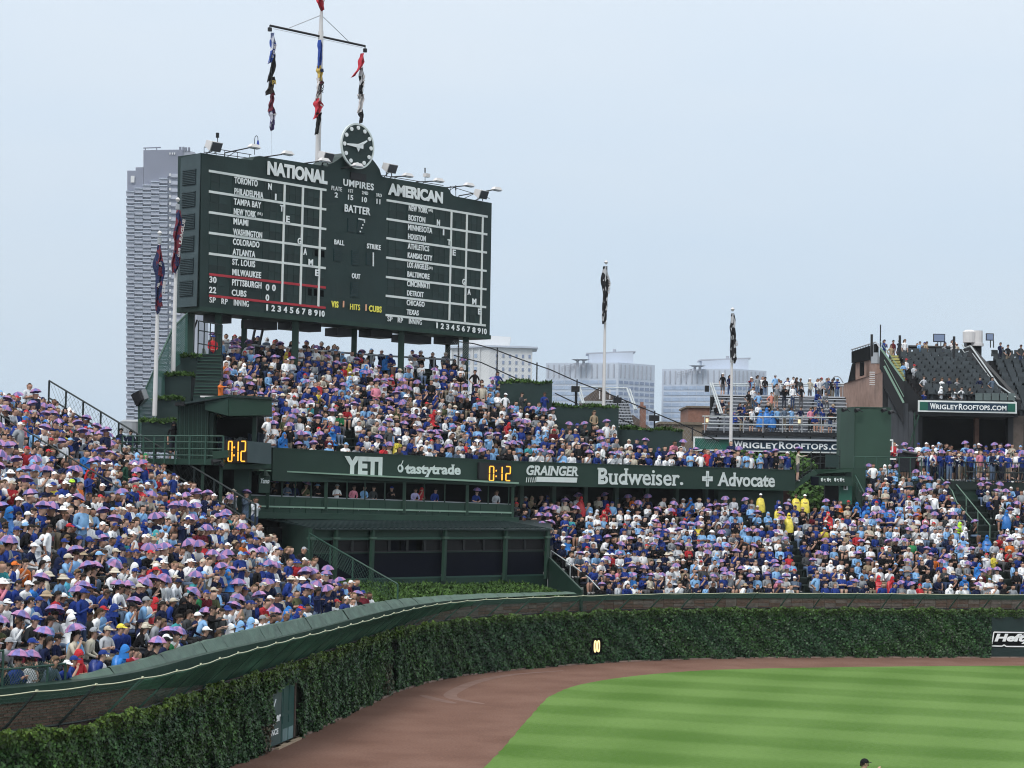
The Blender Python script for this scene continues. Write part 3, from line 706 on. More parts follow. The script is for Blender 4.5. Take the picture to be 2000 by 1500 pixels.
for x, a, b in ((672, 390, 1076), (779, 405, 1090), (884, 420, 1102), (1645, 540, 1182), (1735, 555, 1195), (1827, 570, 1205)): vline(x, a, b)
# plates: inning, pitcher and team plates in every row of both halves
def plates(rows, sname0, sname1, s_inn, pit):
    z_top, z_bot = rows[0][2], rows[-1][2]; rh = (z_top - z_bot) / 12
    def mesh(w, h):
        mb = MB(); mb.box((0, 0, 0), (w / 2 - .012, .010, h / 2 - .012), (BU, BN, ZV)); return raw(mb, 'plate', M['board2'])
    di = (s_inn[1] - s_inn[0]) / 9
    mi_, mn_, mp_ = mesh(di, rh), mesh(sname1 - sname0, rh), mesh(pit[1] - pit[0], rh)
    for r in range(12):
        z = z_top - rh * (r + .5)
        for k in range(10): inst('number_plate', mi_, BA + BU * (s_inn[0] + di * k) + ZV * (z - BA.z) - BN * .008, sbd)
        inst('name_plate', mn_, BA + BU * ((sname0 + sname1) / 2) + ZV * (z - BA.z) - BN * .008, sbd)
        for k in (0, 1): inst('pitcher_plate', mp_, BA + BU * (pit[0] + (pit[1] - pit[0]) * (k + .5)) + ZV * (z - BA.z) - BN * .008, sbd)
    return rh, di
plates(NL, s_at(360), s_at(540), (s_at(565), s_at(890)), (s_at(235), s_at(285)))
plates(AL, s_at(1380), s_at(1532), (s_at(1556), s_at(1834)), (s_at(1275), s_at(1318)))
def btext(s, x0, yb, x1, h, m='letter', bold=.03, cond=None, name='lettering'):
    """x0..x1 and baseline-left yb and cap height h in measured units"""
    s0, z0 = bsz(x0, yb); _, z1 = bsz(x0, yb - h); s1 = bsz(x1, yb + (x1 - x0) * .155)[0]
    return lettering(s, BA + BU * s0 + ZV * (z0 - BA.z) - BN * .07, BU, ZV, s1 - s0, z1 - z0, M[m], sbd, name=name, bold=bold, out=-BN, depth=.03, spacing=1.0 if h > 60 else 1.1)
for t, x0, x1, yb, h in (('TORONTO', 375, 510, 388, 44), ('PHILADELPHIA', 375, 543, 452, 42), ('TAMPA BAY', 372, 530, 512, 42), ('NEW YORK', 372, 500, 570, 42), ('MIAMI', 370, 455, 627, 42), ('WASHINGTON', 368, 536, 688, 42), ('COLORADO', 367, 520, 746, 42), ('ATLANTA', 365, 496, 805, 42), ('ST. LOUIS', 363, 495, 864, 42), ('MILWAUKEE', 363, 530, 924, 42), ('PITTSBURGH', 362, 532, 984, 43), ('CUBS', 360, 444, 1043, 42), ('INNING', 372, 458, 1101, 40), ('SP', 230, 265, 1083, 37), ('RP', 300, 335, 1092, 37), ('30', 230, 270, 967, 42), ('22', 228, 268, 1027, 42), ('(NL)', 510, 538, 577, 24),
                         ('UMPIRES', 1010, 1187, 402, 46), ('PLATE', 942, 1002, 427, 28), ('2', 960, 978, 470, 34), ('1ST', 1041, 1067, 441, 22), ('15', 1038, 1067, 484, 34), ('2ND', 1119, 1154, 452, 22), ('10', 1119, 1147, 497, 34), ('3RD', 1201, 1234, 465, 22), ('11', 1204, 1225, 508, 34),
                         ('BATTER', 1018, 1167, 553, 50), ('BALL', 958, 1015, 744, 33), ('STRIKE', 1148, 1228, 768, 34), ('OUT', 1060, 1108, 942, 34),
                         ('NEW YORK', 1392, 1502, 548, 38), ('(AL)', 1508, 1532, 556, 22), ('BOSTON', 1390, 1487, 604, 38), ('MINNESOTA', 1388, 1528, 661, 38), ('HOUSTON', 1388, 1490, 714, 38), ('ATHLETICS', 1386, 1510, 770, 37), ('KANSAS CITY', 1386, 1528, 823, 37), ('LOS ANGELES', 1384, 1505, 879, 37), ('(AL)', 1509, 1530, 892, 22), ('BALTIMORE', 1384, 1512, 933, 37), ('CINCINNATI', 1382, 1512, 988, 37), ('DETROIT', 1382, 1478, 1043, 36), ('CHICAGO', 1380, 1483, 1099, 36), ('TEXAS', 1380, 1449, 1153, 35), ('SP', 1268, 1296, 1192, 32), ('RP', 1328, 1357, 1199, 32), ('INNING', 1393, 1467, 1207, 34)):
    btext(t, x0, yb - 6, x1, h * .88, bold=(.006 if t in ('INNING', 'SP', 'RP') else .022) if h > 30 else .0)
btext('NATIONAL', 568, 333, 917, 82, bold=.05); btext('AMERICAN', 1272, 449, 1590, 70, bold=.05)
btext('VIS', 940, 1105, 981, 38, 'yellow'); btext('HITS', 1050, 1118, 1107, 34, 'yellow', bold=.01); btext('CUBS', 1160, 1130, 1233, 37, 'yellow')
for x, y in ((1015, 1088), (1146, 1108)): face_box(x - 2, y + 17, x + 2, y - 20, 'tally_light', mat('tally_orange', (.8, .45, .3), .5, var=0), .08, .04)
for t, x, yb, h in (('N', 572, 419, 38), ('I', 612, 481, 38), ('T', 641, 546, 38), ('E', 677, 609, 38), ('G', 744, 737, 38), ('A', 778, 799, 38), ('M', 807, 861, 38), ('E', 846, 922, 38), ('0', 558, 1007, 38), ('0', 595, 1010, 38), ('0', 557, 1067, 38)):
    btext(t, x, yb, x + (8 if t == 'I' else 26 if t == 'M' else 20), h)
for t, x, yb, h in (('N', 1556, 628, 35), ('I', 1591, 685, 35), ('T', 1618, 743, 35), ('E', 1648, 803, 35), ('G', 1704, 973, 35), ('A', 1735, 1032, 35), ('M', 1762, 1088, 35), ('E', 1796, 1147, 35)):
    btext(t, x, yb, x + (7 if t == 'I' else 23 if t == 'M' else 17), h)
for k in range(10):
    x = 565 + k * 35.6; btext(str(k + 1), x - (9 if 0 < k < 9 else 4 if k == 0 else 15), 1124 + k * 3.9, x + (10 if 0 < k < 9 else 5 if k == 0 else 15), 36)
    x = 1556 + k * 30.7; btext(str(k + 1), x - (8 if 0 < k < 9 else 3 if k == 0 else 13), 1227 + k * 3.8, x + (9 if 0 < k < 9 else 4 if k == 0 else 13), 33)
for x0, y0, x1, y1 in ((848, 768, 866, 806), (886, 775, 905, 812), (808, 993, 831, 1035), (843, 998, 864, 1038), (881, 1004, 901, 1042)):
    mb = MB(); mb.add([bz(x0, y0) - BN * .02, bz(x1, y0 + 3) - BN * .02, bz(x1, y1 + 3) - BN * .02, bz(x0, y1) - BN * .02], [(0, 1, 2, 3)]); mb.slab([bz(x0, y0) - BN * .02, bz(x1, y0 + 3) - BN * .02, bz(x1, y1 + 3) - BN * .02, bz(x0, y1) - BN * .02], BN * .015); mb.build('slot_shade', M['black'], sbd)  # black plates on the face, painted as the shade inside open cells
# dark dot-matrix windows in the middle column
for x0, y0, x1, y1 in ((1040, 585, 1080, 665), (1098, 585, 1140, 672), (960, 760, 1004, 835), (1064, 770, 1105, 858), (1150, 780, 1172, 858), (1060, 955, 1102, 1045)):
    s0, z1 = bsz(x0, y0); s1, _ = bsz(x1, y0); _, z0 = bsz(x0, y1)
    mb = MB(); mb.box(BA + BU * ((s0 + s1) / 2) + ZV * ((z0 + z1) / 2 - BA.z) - BN * .015, ((s1 - s0) / 2, .015, (z1 - z0) / 2), (BU, BN, ZV)); dm = mb.build('eyelet_panel', mat('eyelet', (.010, .032, .036), .4, var=.2), sbd)
    mb = MB()
    for i in range(7):
        zz = z0 + (z1 - z0) * (i + .5) / 7; mb.box(BA + BU * ((s0 + s1) / 2) + ZV * (zz - BA.z) - BN * .04, ((s1 - s0) / 2 - .04, .01, .025), (BU, BN, ZV))
    mb.build('eyelet_row', M['board'], dm, kind='stuff')
mb = MB()
for x, y in [(1103, 590), (1111, 592), (1119, 593), (1127, 595), (1135, 597), (1135, 608), (1126, 625), (1119, 643), (1111, 664)] + [(1187, 790 + 9 * i) for i in range(9)]:
    mb.box(bz(x, y) - BN * .06, (.035, .02, .04), (BU, BN, ZV))
mb.build('lit_dots', M['letter'], sbd, kind='stuff')
mb = MB(); mb.box(bz(1100, 344) - BN * .04, (.6, .04, .2), (BU, BN, ZV)); mb.build('vent_grille', M['lampdark'], sbd)
# clock
cc = bz(1100, 165, -.35); RR = 1.27
ck = MB(); n = 40
ck.tube(cc + BN * .12, cc, RR * .96, n); clk = ck.build('clock', M['board'], sbd)
mb = MB()
for i in range(n):
    a, b = 2 * math.pi * i / n, 2 * math.pi * (i + 1) / n
    mb.slab([cc + (BU * math.cos(q) + ZV * math.sin(q)) * r - BN * .03 for q, r in ((a, RR * .925), (a, RR * 1.0), (b, RR * 1.0), (b, RR * .925))], BN * .10)
mb.build('clock_rim', M['letter2'], clk)
for k in range(12):
    a = 2 * math.pi * k / 12; p = cc + (BU * math.cos(a) + ZV * math.sin(a)) * (RR * .80); mb = MB(); mb.tube(p, p - BN * .05, .115, 14); mb.build('hour_dot', M['letter'], clk)
def hand(ang, L, w, back, nm):
    d = BU * math.cos(ang) + ZV * math.sin(ang); x = BU * -math.sin(ang) + ZV * math.cos(ang); mb = MB()
    mb.slab([cc - d * back + x * w * 1.3 - BN * .07, cc - d * back - x * w * 1.3 - BN * .07, cc + d * L - x * w * .45 - BN * .07, cc + d * L + x * w * .45 - BN * .07], -BN * .03); mb.build(nm, M['letter'], clk)
hand(math.radians(181), RR * .68, .10, .35, 'minute_hand'); hand(math.radians(30), RR * .58, .085, .15, 'hour_hand')
mb = MB(); mb.tube(cc - BN * .06, cc - BN * .12, .12, 12); mb.slab([cc - BU * .16 - ZV * .1 - BN * .06, cc + BU * .12 - ZV * .12 - BN * .06, cc - ZV * .32 - BN * .06], -BN * .03); mb.build('hub', M['letter'], clk)
# legs
STAND_Z = lambda px: 0
for px, w, d, pb in ((427, .17, .35, 752), (578, .17, .35, 742), (785, .17, .35, 748), (911, .18, .35, 762), (372, .22, TH - .2, 712), (693, .15, TH - .2, 700), (876, .15, TH - .2, 700), (478, .14, TH - .2, 680)):
    top = onplane(px, 612, BA + BN * d, BN); bot = onplane(px, pb, BA + BN * d, BN); mb = MB()
    mb.beam((top.x, top.y, BA.z - .1), (top.x, top.y, bot.z - 1.2), w * 2); mb.build('leg', M['green'], sbd)
mb = MB(); a = onplane(505, 640, BA + BN * 2.2, BN)
for dx in (0, .55):
    mb.beam(a + BU * dx + ZV * .9, a + BU * (dx - .45) - ZV * .9, .10)
mb.build('access_stair', M['lampdark'], sbd)
mb = MB()
for (x0, y0, x1, y1) in ((368, 640, 362, 600), (385, 625, 362, 690)):
    mb.tube(onplane(x0, y0, BA + BN * TH, BN), onplane(x1, y1, BA + BN * TH, BN), .05)
mb.build('brace', M['lampdark'], sbd)

# lamps on top of the board
def lamp(zx, zy, bx, by, big=False):
    p = bz(zx, zy, -1.1 if not big else -.3); base = bz(bx, by, .8)
    if big:
        t = thing('floodlight', LAMPL.pop(0), 'floodlight', base, 'box floodlights above the scoreboard'); mb = MB()
        d = (BN * -.8 - ZV * .35 + BU * .1).normalized(); x = BU; y = x.cross(d)
        f = [p + x * (i * .36) + y * (j * .26) + d * .28 for i, j in ((-1, -1), (1, -1), (1, 1), (-1, 1))]; bk = [p + x * (i * .26) + y * (j * .17) - d * .25 for i, j in ((-1, -1), (1, -1), (1, 1), (-1, 1))]
        mb.add(f + bk, [(0, 1, 2, 3), (7, 6, 5, 4), (0, 4, 5, 1), (1, 5, 6, 2), (2, 6, 7, 3), (3, 7, 4, 0)]); mb.build('housing', M['pole'], t)
        mb = MB(); fc = p + d * .28; mb.slab([fc + (q - fc) * .88 + d * .01 for q in f], d * .03); mb.build('lens', mat('dark_lens', (.06, .065, .08), .4), t)
        mb = MB(); mb.beam(p - ZV * .25 + BU * .2, base + BU * .2, .05); mb.beam(p - ZV * .25 - BU * .2, base - BU * .2, .05); mb.beam(p - ZV * .3, base + BN * .5, .04); mb.build('bracket', M['lampdark'], t)
    else:
        t = thing('arm_lamp', LAMPS.pop(0), 'lamp', base, 'arm lamps above the scoreboard'); mb = MB()
        e = p + BU * .0 + BN * .25 - ZV * .02; mb.tube(base, e, .035, 5); mb.tube(base - ZV * .3, base + (e - base) * .5, .02, 4); mb.tube(base, base - ZV * .6, .03, 5); mb.build('arm', M['lampdark'], t)
        d = -BN; mb = MB(); n = 8
        mb.add([p + BU * (.36 * i) + d * (.16 * j) + ZV * k for i, j, k in ((-1, -1, -.05), (1, -1, -.05), (1, 1, -.05), (-1, 1, -.05), (-.6, -.6, .12), (.6, -.6, .12), (.6, .6, .12), (-.6, .6, .12))], [(3, 2, 1, 0), (4, 5, 6, 7), (0, 1, 5, 4), (1, 2, 6, 5), (2, 3, 7, 6), (3, 0, 4, 7)]); mb.build('shade', M['pole'], t)
        mb = MB(); mb.box(p - ZV * .08, (.28, .12, .03), (BU, d, ZV)); mb.build('lens', M['grey'], t)
LAMPS = ['white arm lamp nearest the big box light at the scoreboard left end', 'white arm lamp over the first letters of the left league heading', 'white arm lamp left of the clock beside the flag mast', 'white arm lamp reaching across the bottom of the clock face', 'first white arm lamp right of the box light beside the clock', 'white arm lamp over the middle of the right league heading', 'white arm lamp over the last letters of the right league heading', 'rightmost white arm lamp sticking out past the scoreboard corner']
LAMPL = ['big white box floodlight on the left top corner of the scoreboard', 'white box floodlight between the flag mast and the clock', 'white box floodlight just right of the clock', 'tilted white box floodlight at the right end of the scoreboard top']
for q in ((497, 168, 325, 205), (692, 207, 450, 245), (905, 248, 720, 275), (1100, 278, 930, 310), (1393, 336, 1290, 345), (1573, 365, 1440, 375), (1750, 392, 1610, 408), (1911, 416, 1690, 455)): lamp(*q)
for q in ((255, 160, 250, 205), (910, 222, 910, 285), (1282, 288, 1285, 345), (1815, 440, 1815, 480)): lamp(*q, big=True)
mb = MB()
for k in range(2): mb.tube(bz(205, 170 + 30 * k, .6), bz(480, 215 + 22 * k, .6), .02, 4)
for x in (205, 275, 325, 400, 470): mb.tube(bz(x, 172 + (x - 205) * .16, .6), bz(x, 235 + (x - 205) * .1, .6), .02, 4)
mb.tube(bz(1240, 335, .6), bz(1600, 395, .6), .02, 4); mb.tube(bz(1640, 400, .6), bz(1870, 470, .6), .02, 4)
mb.tube(bz(1640, 400, .6), bz(1640, 430, .6), .02, 4)
mb.build('catwalk_rail', M['lampdark'], sbd)
for nm, (x, y0, y1), lb in (('antenna', (283, 88, 150), 'short black antenna above the left box floodlight'), ('antenna', (1493, 292, 375), 'thin antenna with small white camera over the right league heading'), ('antenna', (1672, 395, 455), 'short black antenna near the right step of the scoreboard')):
    t = thing(nm, lb, 'antenna', bz(x, y1, .5)); mb = MB(); mb.tube(bz(x, y1, .5), bz(x, y0 + 25, .5), .02, 5); mb.tube(bz(x, y0 + 28, .5), bz(x, y0, .5), .09 if x == 283 else .04, 6); mb.build('rod', M['lampdark'], t)
    if x == 1493: mb = MB(); mb.box(bz(1503, 336, .3), (.17, .12, .1), (BU, BN, ZV)); mb.build('camera_box', M['pole'], t)
t = thing('hook_lamp', 'small blue lamp on a curved hook near the left end of the scoreboard', 'lamp', bz(500, 215, .6)); mb = MB()
hk = [bz(499, 215, .6), bz(499, 130, .6), bz(502, 112, .6), bz(510, 104, .6), bz(518, 112, .6), bz(519, 132, .6)]
for a, b in zip(hk, hk[1:]): mb.tube(a, b, .018, 5)
mb.build('hook', M['lampdark'], t); mb = MB(); mb.tube(bz(519, 158, .6), bz(519, 132, .6), .075, 8, .04); mb.build('shade', mat('blue_lamp', (.03, .06, .35), .4), t)

# ================================================================== MAST, POLES, FLAGS
mast = thing('mast', 'tall white flag mast with a tilted yardarm rising behind the scoreboard', 'flag mast', onplane(621, 300, BA + BN * (TH + .6), BN) - ZV * 1.5)
mo_ = BA + BN * (TH + .6)
def mp(px, py): return onplane(px, py, mo_, BN)
b0 = mp(621, 300); tp = mp(624.2, 8); b0.z -= 4
mb = MB(); mb.tube((b0.x, b0.y, b0.z), (b0.x, b0.y, mp(622, 60).z), .15, 10); mb.tube((b0.x, b0.y, mp(622, 60).z), (b0.x, b0.y, mp(623, 25).z), .12, 10, .09); mb.tube((b0.x, b0.y, mp(623, 25).z), (b0.x, b0.y, mp(623, -12).z), .09, 8, .07); mb.build('pole', M['pole'], mast)
yl, yr = mp(528, 50), mp(713, 90); ym = Vector((b0.x, b0.y, (yl.z + yr.z) / 2)); mb = MB(); mb.tube(yl, yr, .065, 8); mb.build('yardarm', M['lampdark'], mast)
mb = MB(); tpk = Vector((b0.x, b0.y, mp(622, 28).z)); mb.tube(tpk, mp(565, 54.5), .022, 4); mb.tube(tpk, mp(681, 81), .022, 4); mb.tube(mp(534, 56), mp(708, 93), .012, 3); mb.tube(mp(530, 56), mp(531, 303), .010, 3); mb.tube(mp(709, 100), mp(706, 240), .010, 3); mb.build('stay_wire', M['grey'], mast)
for q in ((527, 57), (713, 98)):
    mb = MB(); mb.tube(mp(q[0], q[1] + 4), mp(q[0], q[1] - 3), .12, 8); mb.tube(mp(q[0], q[1] - 2), mp(q[0], q[1] - 8), .03, 5); mb.build('pulley_lamp', M['lampdark'], mast)
def mpf(px, py): return onplane(px, py, mo_ - BN * .36, BN)
def flagmat(n, c, prt=None):
    m = mat(n, c, .75, var=.22, vs=3, bump=.5, bs=5)
    if prt:      # printed pattern on the cloth
        t = m.node_tree; b = t.nodes['Principled BSDF']; ns = t.nodes.new('ShaderNodeTexNoise'); ns.inputs['Scale'].default_value = 3.4; ns.inputs['Detail'].default_value = 1.5; mp_ = t.nodes.new('ShaderNodeMapping'); mp_.inputs['Scale'].default_value = (1.5, 1.5, .8); mp_.inputs['Rotation'].default_value = (.5, .6, 0)
        cr = t.nodes.new('ShaderNodeValToRGB'); cr.color_ramp.interpolation = 'CONSTANT'; e = cr.color_ramp.elements; e[0].position = 0; e[0].color = (*c, 1); e[1].position = .56; e[1].color = (*prt, 1)
        t.links.new(t.nodes['Texture Coordinate'].outputs['Object'], mp_.inputs[0]); t.links.new(mp_.outputs[0], ns.inputs['Vector']); t.links.new(ns.outputs[0], cr.inputs[0]); t.links.new(cr.outputs[0], b.inputs['Base Color'])
    return m
FM = {'blue': flagmat('flag_blue', (.02, .06, .30)), 'navy': flagmat('flag_navy', (.012, .02, .07)), 'black': flagmat('flag_black', (.012, .012, .015)), 'brown': flagmat('flag_brown', (.045, .035, .032)), 'red': flagmat('flag_red', (.45, .03, .05)), 'maroon': flagmat('flag_maroon', (.13, .015, .03)), 'white': flagmat('flag_white', (.55, .52, .52)), 'gold': flagmat('flag_gold', (.5, .35, .08)), 'purple': flagmat('flag_purple', (.07, .04, .16)), 'navyp': flagmat('flag_navy_maroon', (.012, .02, .07), (.13, .015, .03)), 'blackp': flagmat('flag_black_print', (.012, .012, .015), (.42, .43, .46)), 'maroonp': flagmat('flag_maroon_navy', (.13, .015, .03), (.012, .02, .07)), 'bluep': flagmat('flag_blue_print', (.02, .06, .30), (.5, .52, .6)), 'purplep': flagmat('flag_purple_print', (.05, .03, .12), (.4, .4, .48)), 'whitep': flagmat('flag_white_print', (.55, .52, .52), (.05, .03, .04))}
def flag(fn, px, y0, y1, prof, m, label, group=None, phase=0.0, marks=(), point=.5):
    """limp flag: prof = [(frac, left px, right px)] measured silhouette; folds give it depth"""
    t = thing('flag', label, 'flag', fn(px, y0), group)
    mb = MB(); nz, nx = 20, 8; V = []
    for i in range(nz + 1):
        f = i / nz; y = y0 + (y1 - y0) * f
        l = np.interp(f, [p[0] for p in prof], [p[1] for p in prof]); r = np.interp(f, [p[0] for p in prof], [p[2] for p in prof])
        l += (r - l) * .22 * math.sin(f * 13 + phase * 3) * min(1, f * 5) * (1 - f); r += (r - l) * .22 * math.sin(f * 11 + phase * 5 + 1) * min(1, f * 5) * (1 - f)
        for j in range(nx + 1):
            g_ = j / nx; x = l + (r - l) * g_; P = fn(x, y + (y1 - y0) * .05 * math.sin(g_ * 5 + phase) * f)
            V.append(P + BN * (.13 * math.sin(g_ * 9 + f * 5 + phase)))
    Fc = [(i * (nx + 1) + j, i * (nx + 1) + j + 1, (i + 1) * (nx + 1) + j + 1, (i + 1) * (nx + 1) + j) for i in range(nz) for j in range(nx)]
    mb.add(V, Fc); n0 = len(V); mb.add([v + BN * .012 for v in V], [f[::-1] for f in Fc]); mb.build('cloth', FM[m], t)
    for (txt, x, y, w, h, rot, c) in marks:
        o_ = fn(x, y) - BN * .22; sc = (fn(x + 1, y) - fn(x, y)).length; u = BU * math.cos(rot) + ZV * math.sin(rot); v = ZV * math.cos(rot) - BU * math.sin(rot)
        if txt: lettering(txt, o_, u, v, w * sc, h * sc, FM[c], t, bold=.03, out=-BN, depth=.015)
        else:
            q = MB(); q.slab([o_, o_ + u * w * sc, o_ + u * w * sc + v * h * sc, o_ + v * h * sc], -BN * .015); q.build('stripe', FM[c], t)
    return t
G1, G2, G3 = 'flags hanging from the left end of the yardarm', 'flags hanging down the mast', 'flags hanging from the right end of the yardarm'
P_ = lambda a: [(f, a - l, a + r) for f, l, r in ((0, .3, .8), (.3, 2.5, 3.5), (.7, 4.5, 5), (.9, 6, 3), (1, 6.5, 1))]
flag(mp, 532, 64, 122, [(0, 532, 533), (.35, 530, 536), (.6, 527, 536), (.8, 526, 535), (1, 523, 531)], 'bluep', 'royal blue pennant at the top of the left flag string', G1, .3, [('CUBS', 531, 108, 16, 4, 1.35, 'white')])
flag(mp, 532, 100, 158, [(0, 533, 534), (.5, 528, 538), (.8, 523, 537), (1, 523, 532)], 'black', 'black pennant under the blue one on the left string', G1, 1.3)
flag(mp, 531, 150, 185, [(0, 527, 534), (.4, 524, 537), (.8, 519, 537), (1, 521, 537)], 'brown', 'brown pennant with a gold P in the middle of the left string', G1, 2.1, [('PI', 527, 166, 7, 6, .2, 'gold')])
flag(mp, 531, 182, 218, [(0, 530, 533), (.5, 527, 535), (1, 526, 535)], 'maroon', 'dark red pennant low on the left flag string', G1, 3.1)
flag(mp, 531, 214, 254, [(0, 528, 534), (.5, 528, 536), (.8, 526, 536), (1, 531, 534)], 'purplep', 'purple and white pennant at the bottom of the left string', G1, .9, [('', 529, 226, 6, 2, .3, 'white')])
flag(mpf, 625, 78, 132, [(0, 624, 625), (.4, 622, 627), (.8, 621, 628), (1, 622, 626)], 'blue', 'dark blue pennant highest on the mast below the yardarm', G2, 1.)
flag(mpf, 625, 128, 158, [(0, 621, 626), (.5, 621, 628), (1, 621, 628)], 'gold', 'gold and navy pennant midway down the mast', G2, .2, [('', 621, 142, 6, 5, .2, 'navy')])
flag(mpf, 625, 152, 200, [(0, 620, 628), (.3, 619, 628), (.8, 618, 627), (1, 617, 626)], 'whitep', 'white pennant with dark lettering midway down the mast', G2, 2.2, [('ROS', 626, 182, 16, 5, 1.5, 'black'), ('', 620, 165, 7, 3, .3, 'maroon')])
flag(mpf, 622, 192, 231, [(0, 618, 624), (.4, 615, 628), (.75, 614, 626), (1, 613, 617)], 'red', 'bright red pennant on the lower part of the mast', G2, .5, [('', 620, 206, 5, 2, -.4, 'white')])
flag(mpf, 621, 220, 262, [(0, 618, 626), (.5, 618, 624), (1, 617, 622)], 'black', 'black pennant at the bottom of the mast', G2, 1.7)
flag(mp, 708, 104, 149, [(0, 707, 708.5), (.4, 702, 709), (.7, 697, 703), (.9, 690, 696), (1, 686, 694)], 'red', 'small red pennant blowing left at the right end of the yardarm', G3, .2)
flag(mp, 707, 132, 190, [(0, 706, 707), (.5, 702, 709), (1, 699, 709)], 'blackp', 'black pennant with white marks under the small red pennant', G3, .6, [('ATE', 706, 172, 18, 3.5, 1.5, 'white')])
flag(mp, 705, 184, 220, [(0, 700, 709), (.5, 701, 709), (1, 699, 708)], 'white', 'grey white pennant above the clock on the right string', G3, 1.9)
flag(mp, 705, 214, 240, [(0, 703, 708), (1, 703, 707)], 'black', 'black pennant just above the clock on the right string', G3, .1)
t = flag(mpf, 626, -14, 20, [(0, 623, 632), (.4, 616, 632), (.7, 621, 632), (1, 630, 632)], 'red', 'red and white striped flag at the very top of the mast', None, 1.1, [('', 619, -3, 3.5, 12, -.5, 'white'), ('', 625, 2, 3, 14, -.5, 'white')])
def pole(px, py, pxt, pyt, Y, label, r=.10):
    b = atY(px, py, Y); tpz = atY(pxt, pyt, Y).z; t = thing('flagpole', label, 'flagpole', b)
    mb = MB(); mb.tube(b, (b.x, b.y, tpz - .35), r, 10, r * .55); mb.build('shaft', M['pole'], t)
    mb = MB(); n = 8
    c = Vector((b.x, b.y, tpz - .12)); mb.tube(c - ZV * .12, c, .05, n, .12); mb.tube(c, c + ZV * .1, .12, n, .04); mb.build('ball', M['pole'], t)
    mb = MB(); mb.tube((b.x, b.y, tpz - .62), (b.x, b.y, tpz - .35), r * .9, 8); mb.build('truck', M['grey'], t); return b
pole(302, 812, 312, 450, 97.5, 'nearer left white flagpole rising from the lower planter', .115)
pole(338, 728, 349, 385, 100.5, 'white flagpole rising beside the left side of the scoreboard', .115)
pole(1179, 792, 1183, 508, 117.5, 'white flagpole standing on the middle green planter wall', .10)
pole(1427, 884, 1431, 600, 119.5, 'white flagpole right of centre in front of the rooftop bleachers', .105)
fa = lambda Y: (lambda px, py: atY(px, py, Y))
flag(fa(97.2), 311, 478, 608, [(0, 311, 312), (.18, 306, 316), (.3, 303, 317), (.45, 304, 318), (.6, 302, 317), (.75, 302, 317), (.88, 301, 318), (1, 309, 311)], 'navyp', 'long navy and maroon pennant on the nearer left flagpole', None, .4, [('CHAM', 304, 516, 14, 6, -.5, 'white'), ('CUBS', 315, 576, 26, 6.5, 1.45, 'white'), ('NL', 304, 562, 10, 5, 1.2, 'white'), ('', 303, 538, 15, 17, -.1, 'maroon'), ('', 306, 600, 8, 8, .3, 'maroon')])
flag(fa(100.2), 349, 410, 531, [(0, 348, 349), (.2, 342, 354), (.4, 338, 357), (.6, 338, 356), (.75, 336, 355), (.85, 336, 352), (1, 340, 342)], 'maroonp', 'long maroon pennant against the left side of the scoreboard', None, 2.0, [('LEAGUE', 348.5, 478, 50, 6.5, 1.4, 'white'), ('CLUB', 345, 503, 18, 5, 1.5, 'white'), ('', 337, 520, 9, 24, .05, 'navy')])
flag(fa(117.2), 1182, 520, 628, [(0, 1181, 1183), (.3, 1177, 1187), (.6, 1177, 1186), (.85, 1176, 1185), (1, 1179, 1183)], 'blackp', 'black pennant with white lettering on the middle planter flagpole', None, .7, [('UNI', 1185, 574, 22, 6, 1.45, 'white')])
flag(fa(119.2), 1431, 614, 706, [(0, 1430, 1431.5), (.3, 1426, 1437), (.5, 1426, 1437), (.7, 1428, 1440), (.9, 1429, 1438), (1, 1430, 1433)], 'blackp', 'black pennant with a white mark on the right flagpole', None, 2.6, [('G', 1431, 676, 7, 9, .2, 'white')])

# ================================================================== STANDS
BPATH = None
_b0, _b1, _b2 = atY(532, 930, 96.0), atY(1000, 930, 108.5), atY(1553, 930, 119.0)
_bd = (_b1 - _b0).normalized()
_bm = _b0 - _bd * 8
BPATH = Path([(_bm.x, _bm.y, 0), (_b0.x, _b0.y, 0), (_b1.x, _b1.y, 0), (_b2.x, _b2.y, 0)])
def band_top(s): return np.interp(s, [BPATH.L[1], BPATH.L[2], BPATH.L[3]], [HC + 1.465, HC + 1.187, HC + 1.11])
RL, RC, RU = 20, 19, 14          # rows: left, centre/right, upper stand
def posL(s, r, f=0.0):
    q = (s - S_[0]) / (S_[757] - S_[0]); w = max(0, min(1, q)) ** 2
    D = (WALL.away(s) * 16).lerp(Vector((-17.2, 16, 0)), w)
    return WALL.at(s, 0.75) + D * ((r + f) / 20) + ZV * (2.72 + .425 * r)
def posC(s, r, f=0.0): return WALL.at(s, 0.75 + .8 * (r + f), 2.5 + .355 * r)
def posU(s, r, f=0.0): return BPATH.at(s, 0.95 + .8 * (r + f), 9.15 + .42 * r)
def okL(px, r): return True
def okC(px, r):
    lim = np.interp(r, [0, 5, 6, 20], [1172, 1085, 1003, 1003])
    if px < lim: return False
    if px > 1688: return r <= 18
    return r <= 12
def okU(px, r):
    lo = 532 if r < 1 else np.interp(r, [1, 5, 5.1, 14], [515, 500, 432, 432])
    if px < lo: return False
    hi = [(905, 13), (985, 10), (1078, 7), (1208, 4), (1332, 2), (1440, 1), (1552, 0)]
    for x, m in hi:
        if px < x: return r <= m
    return False
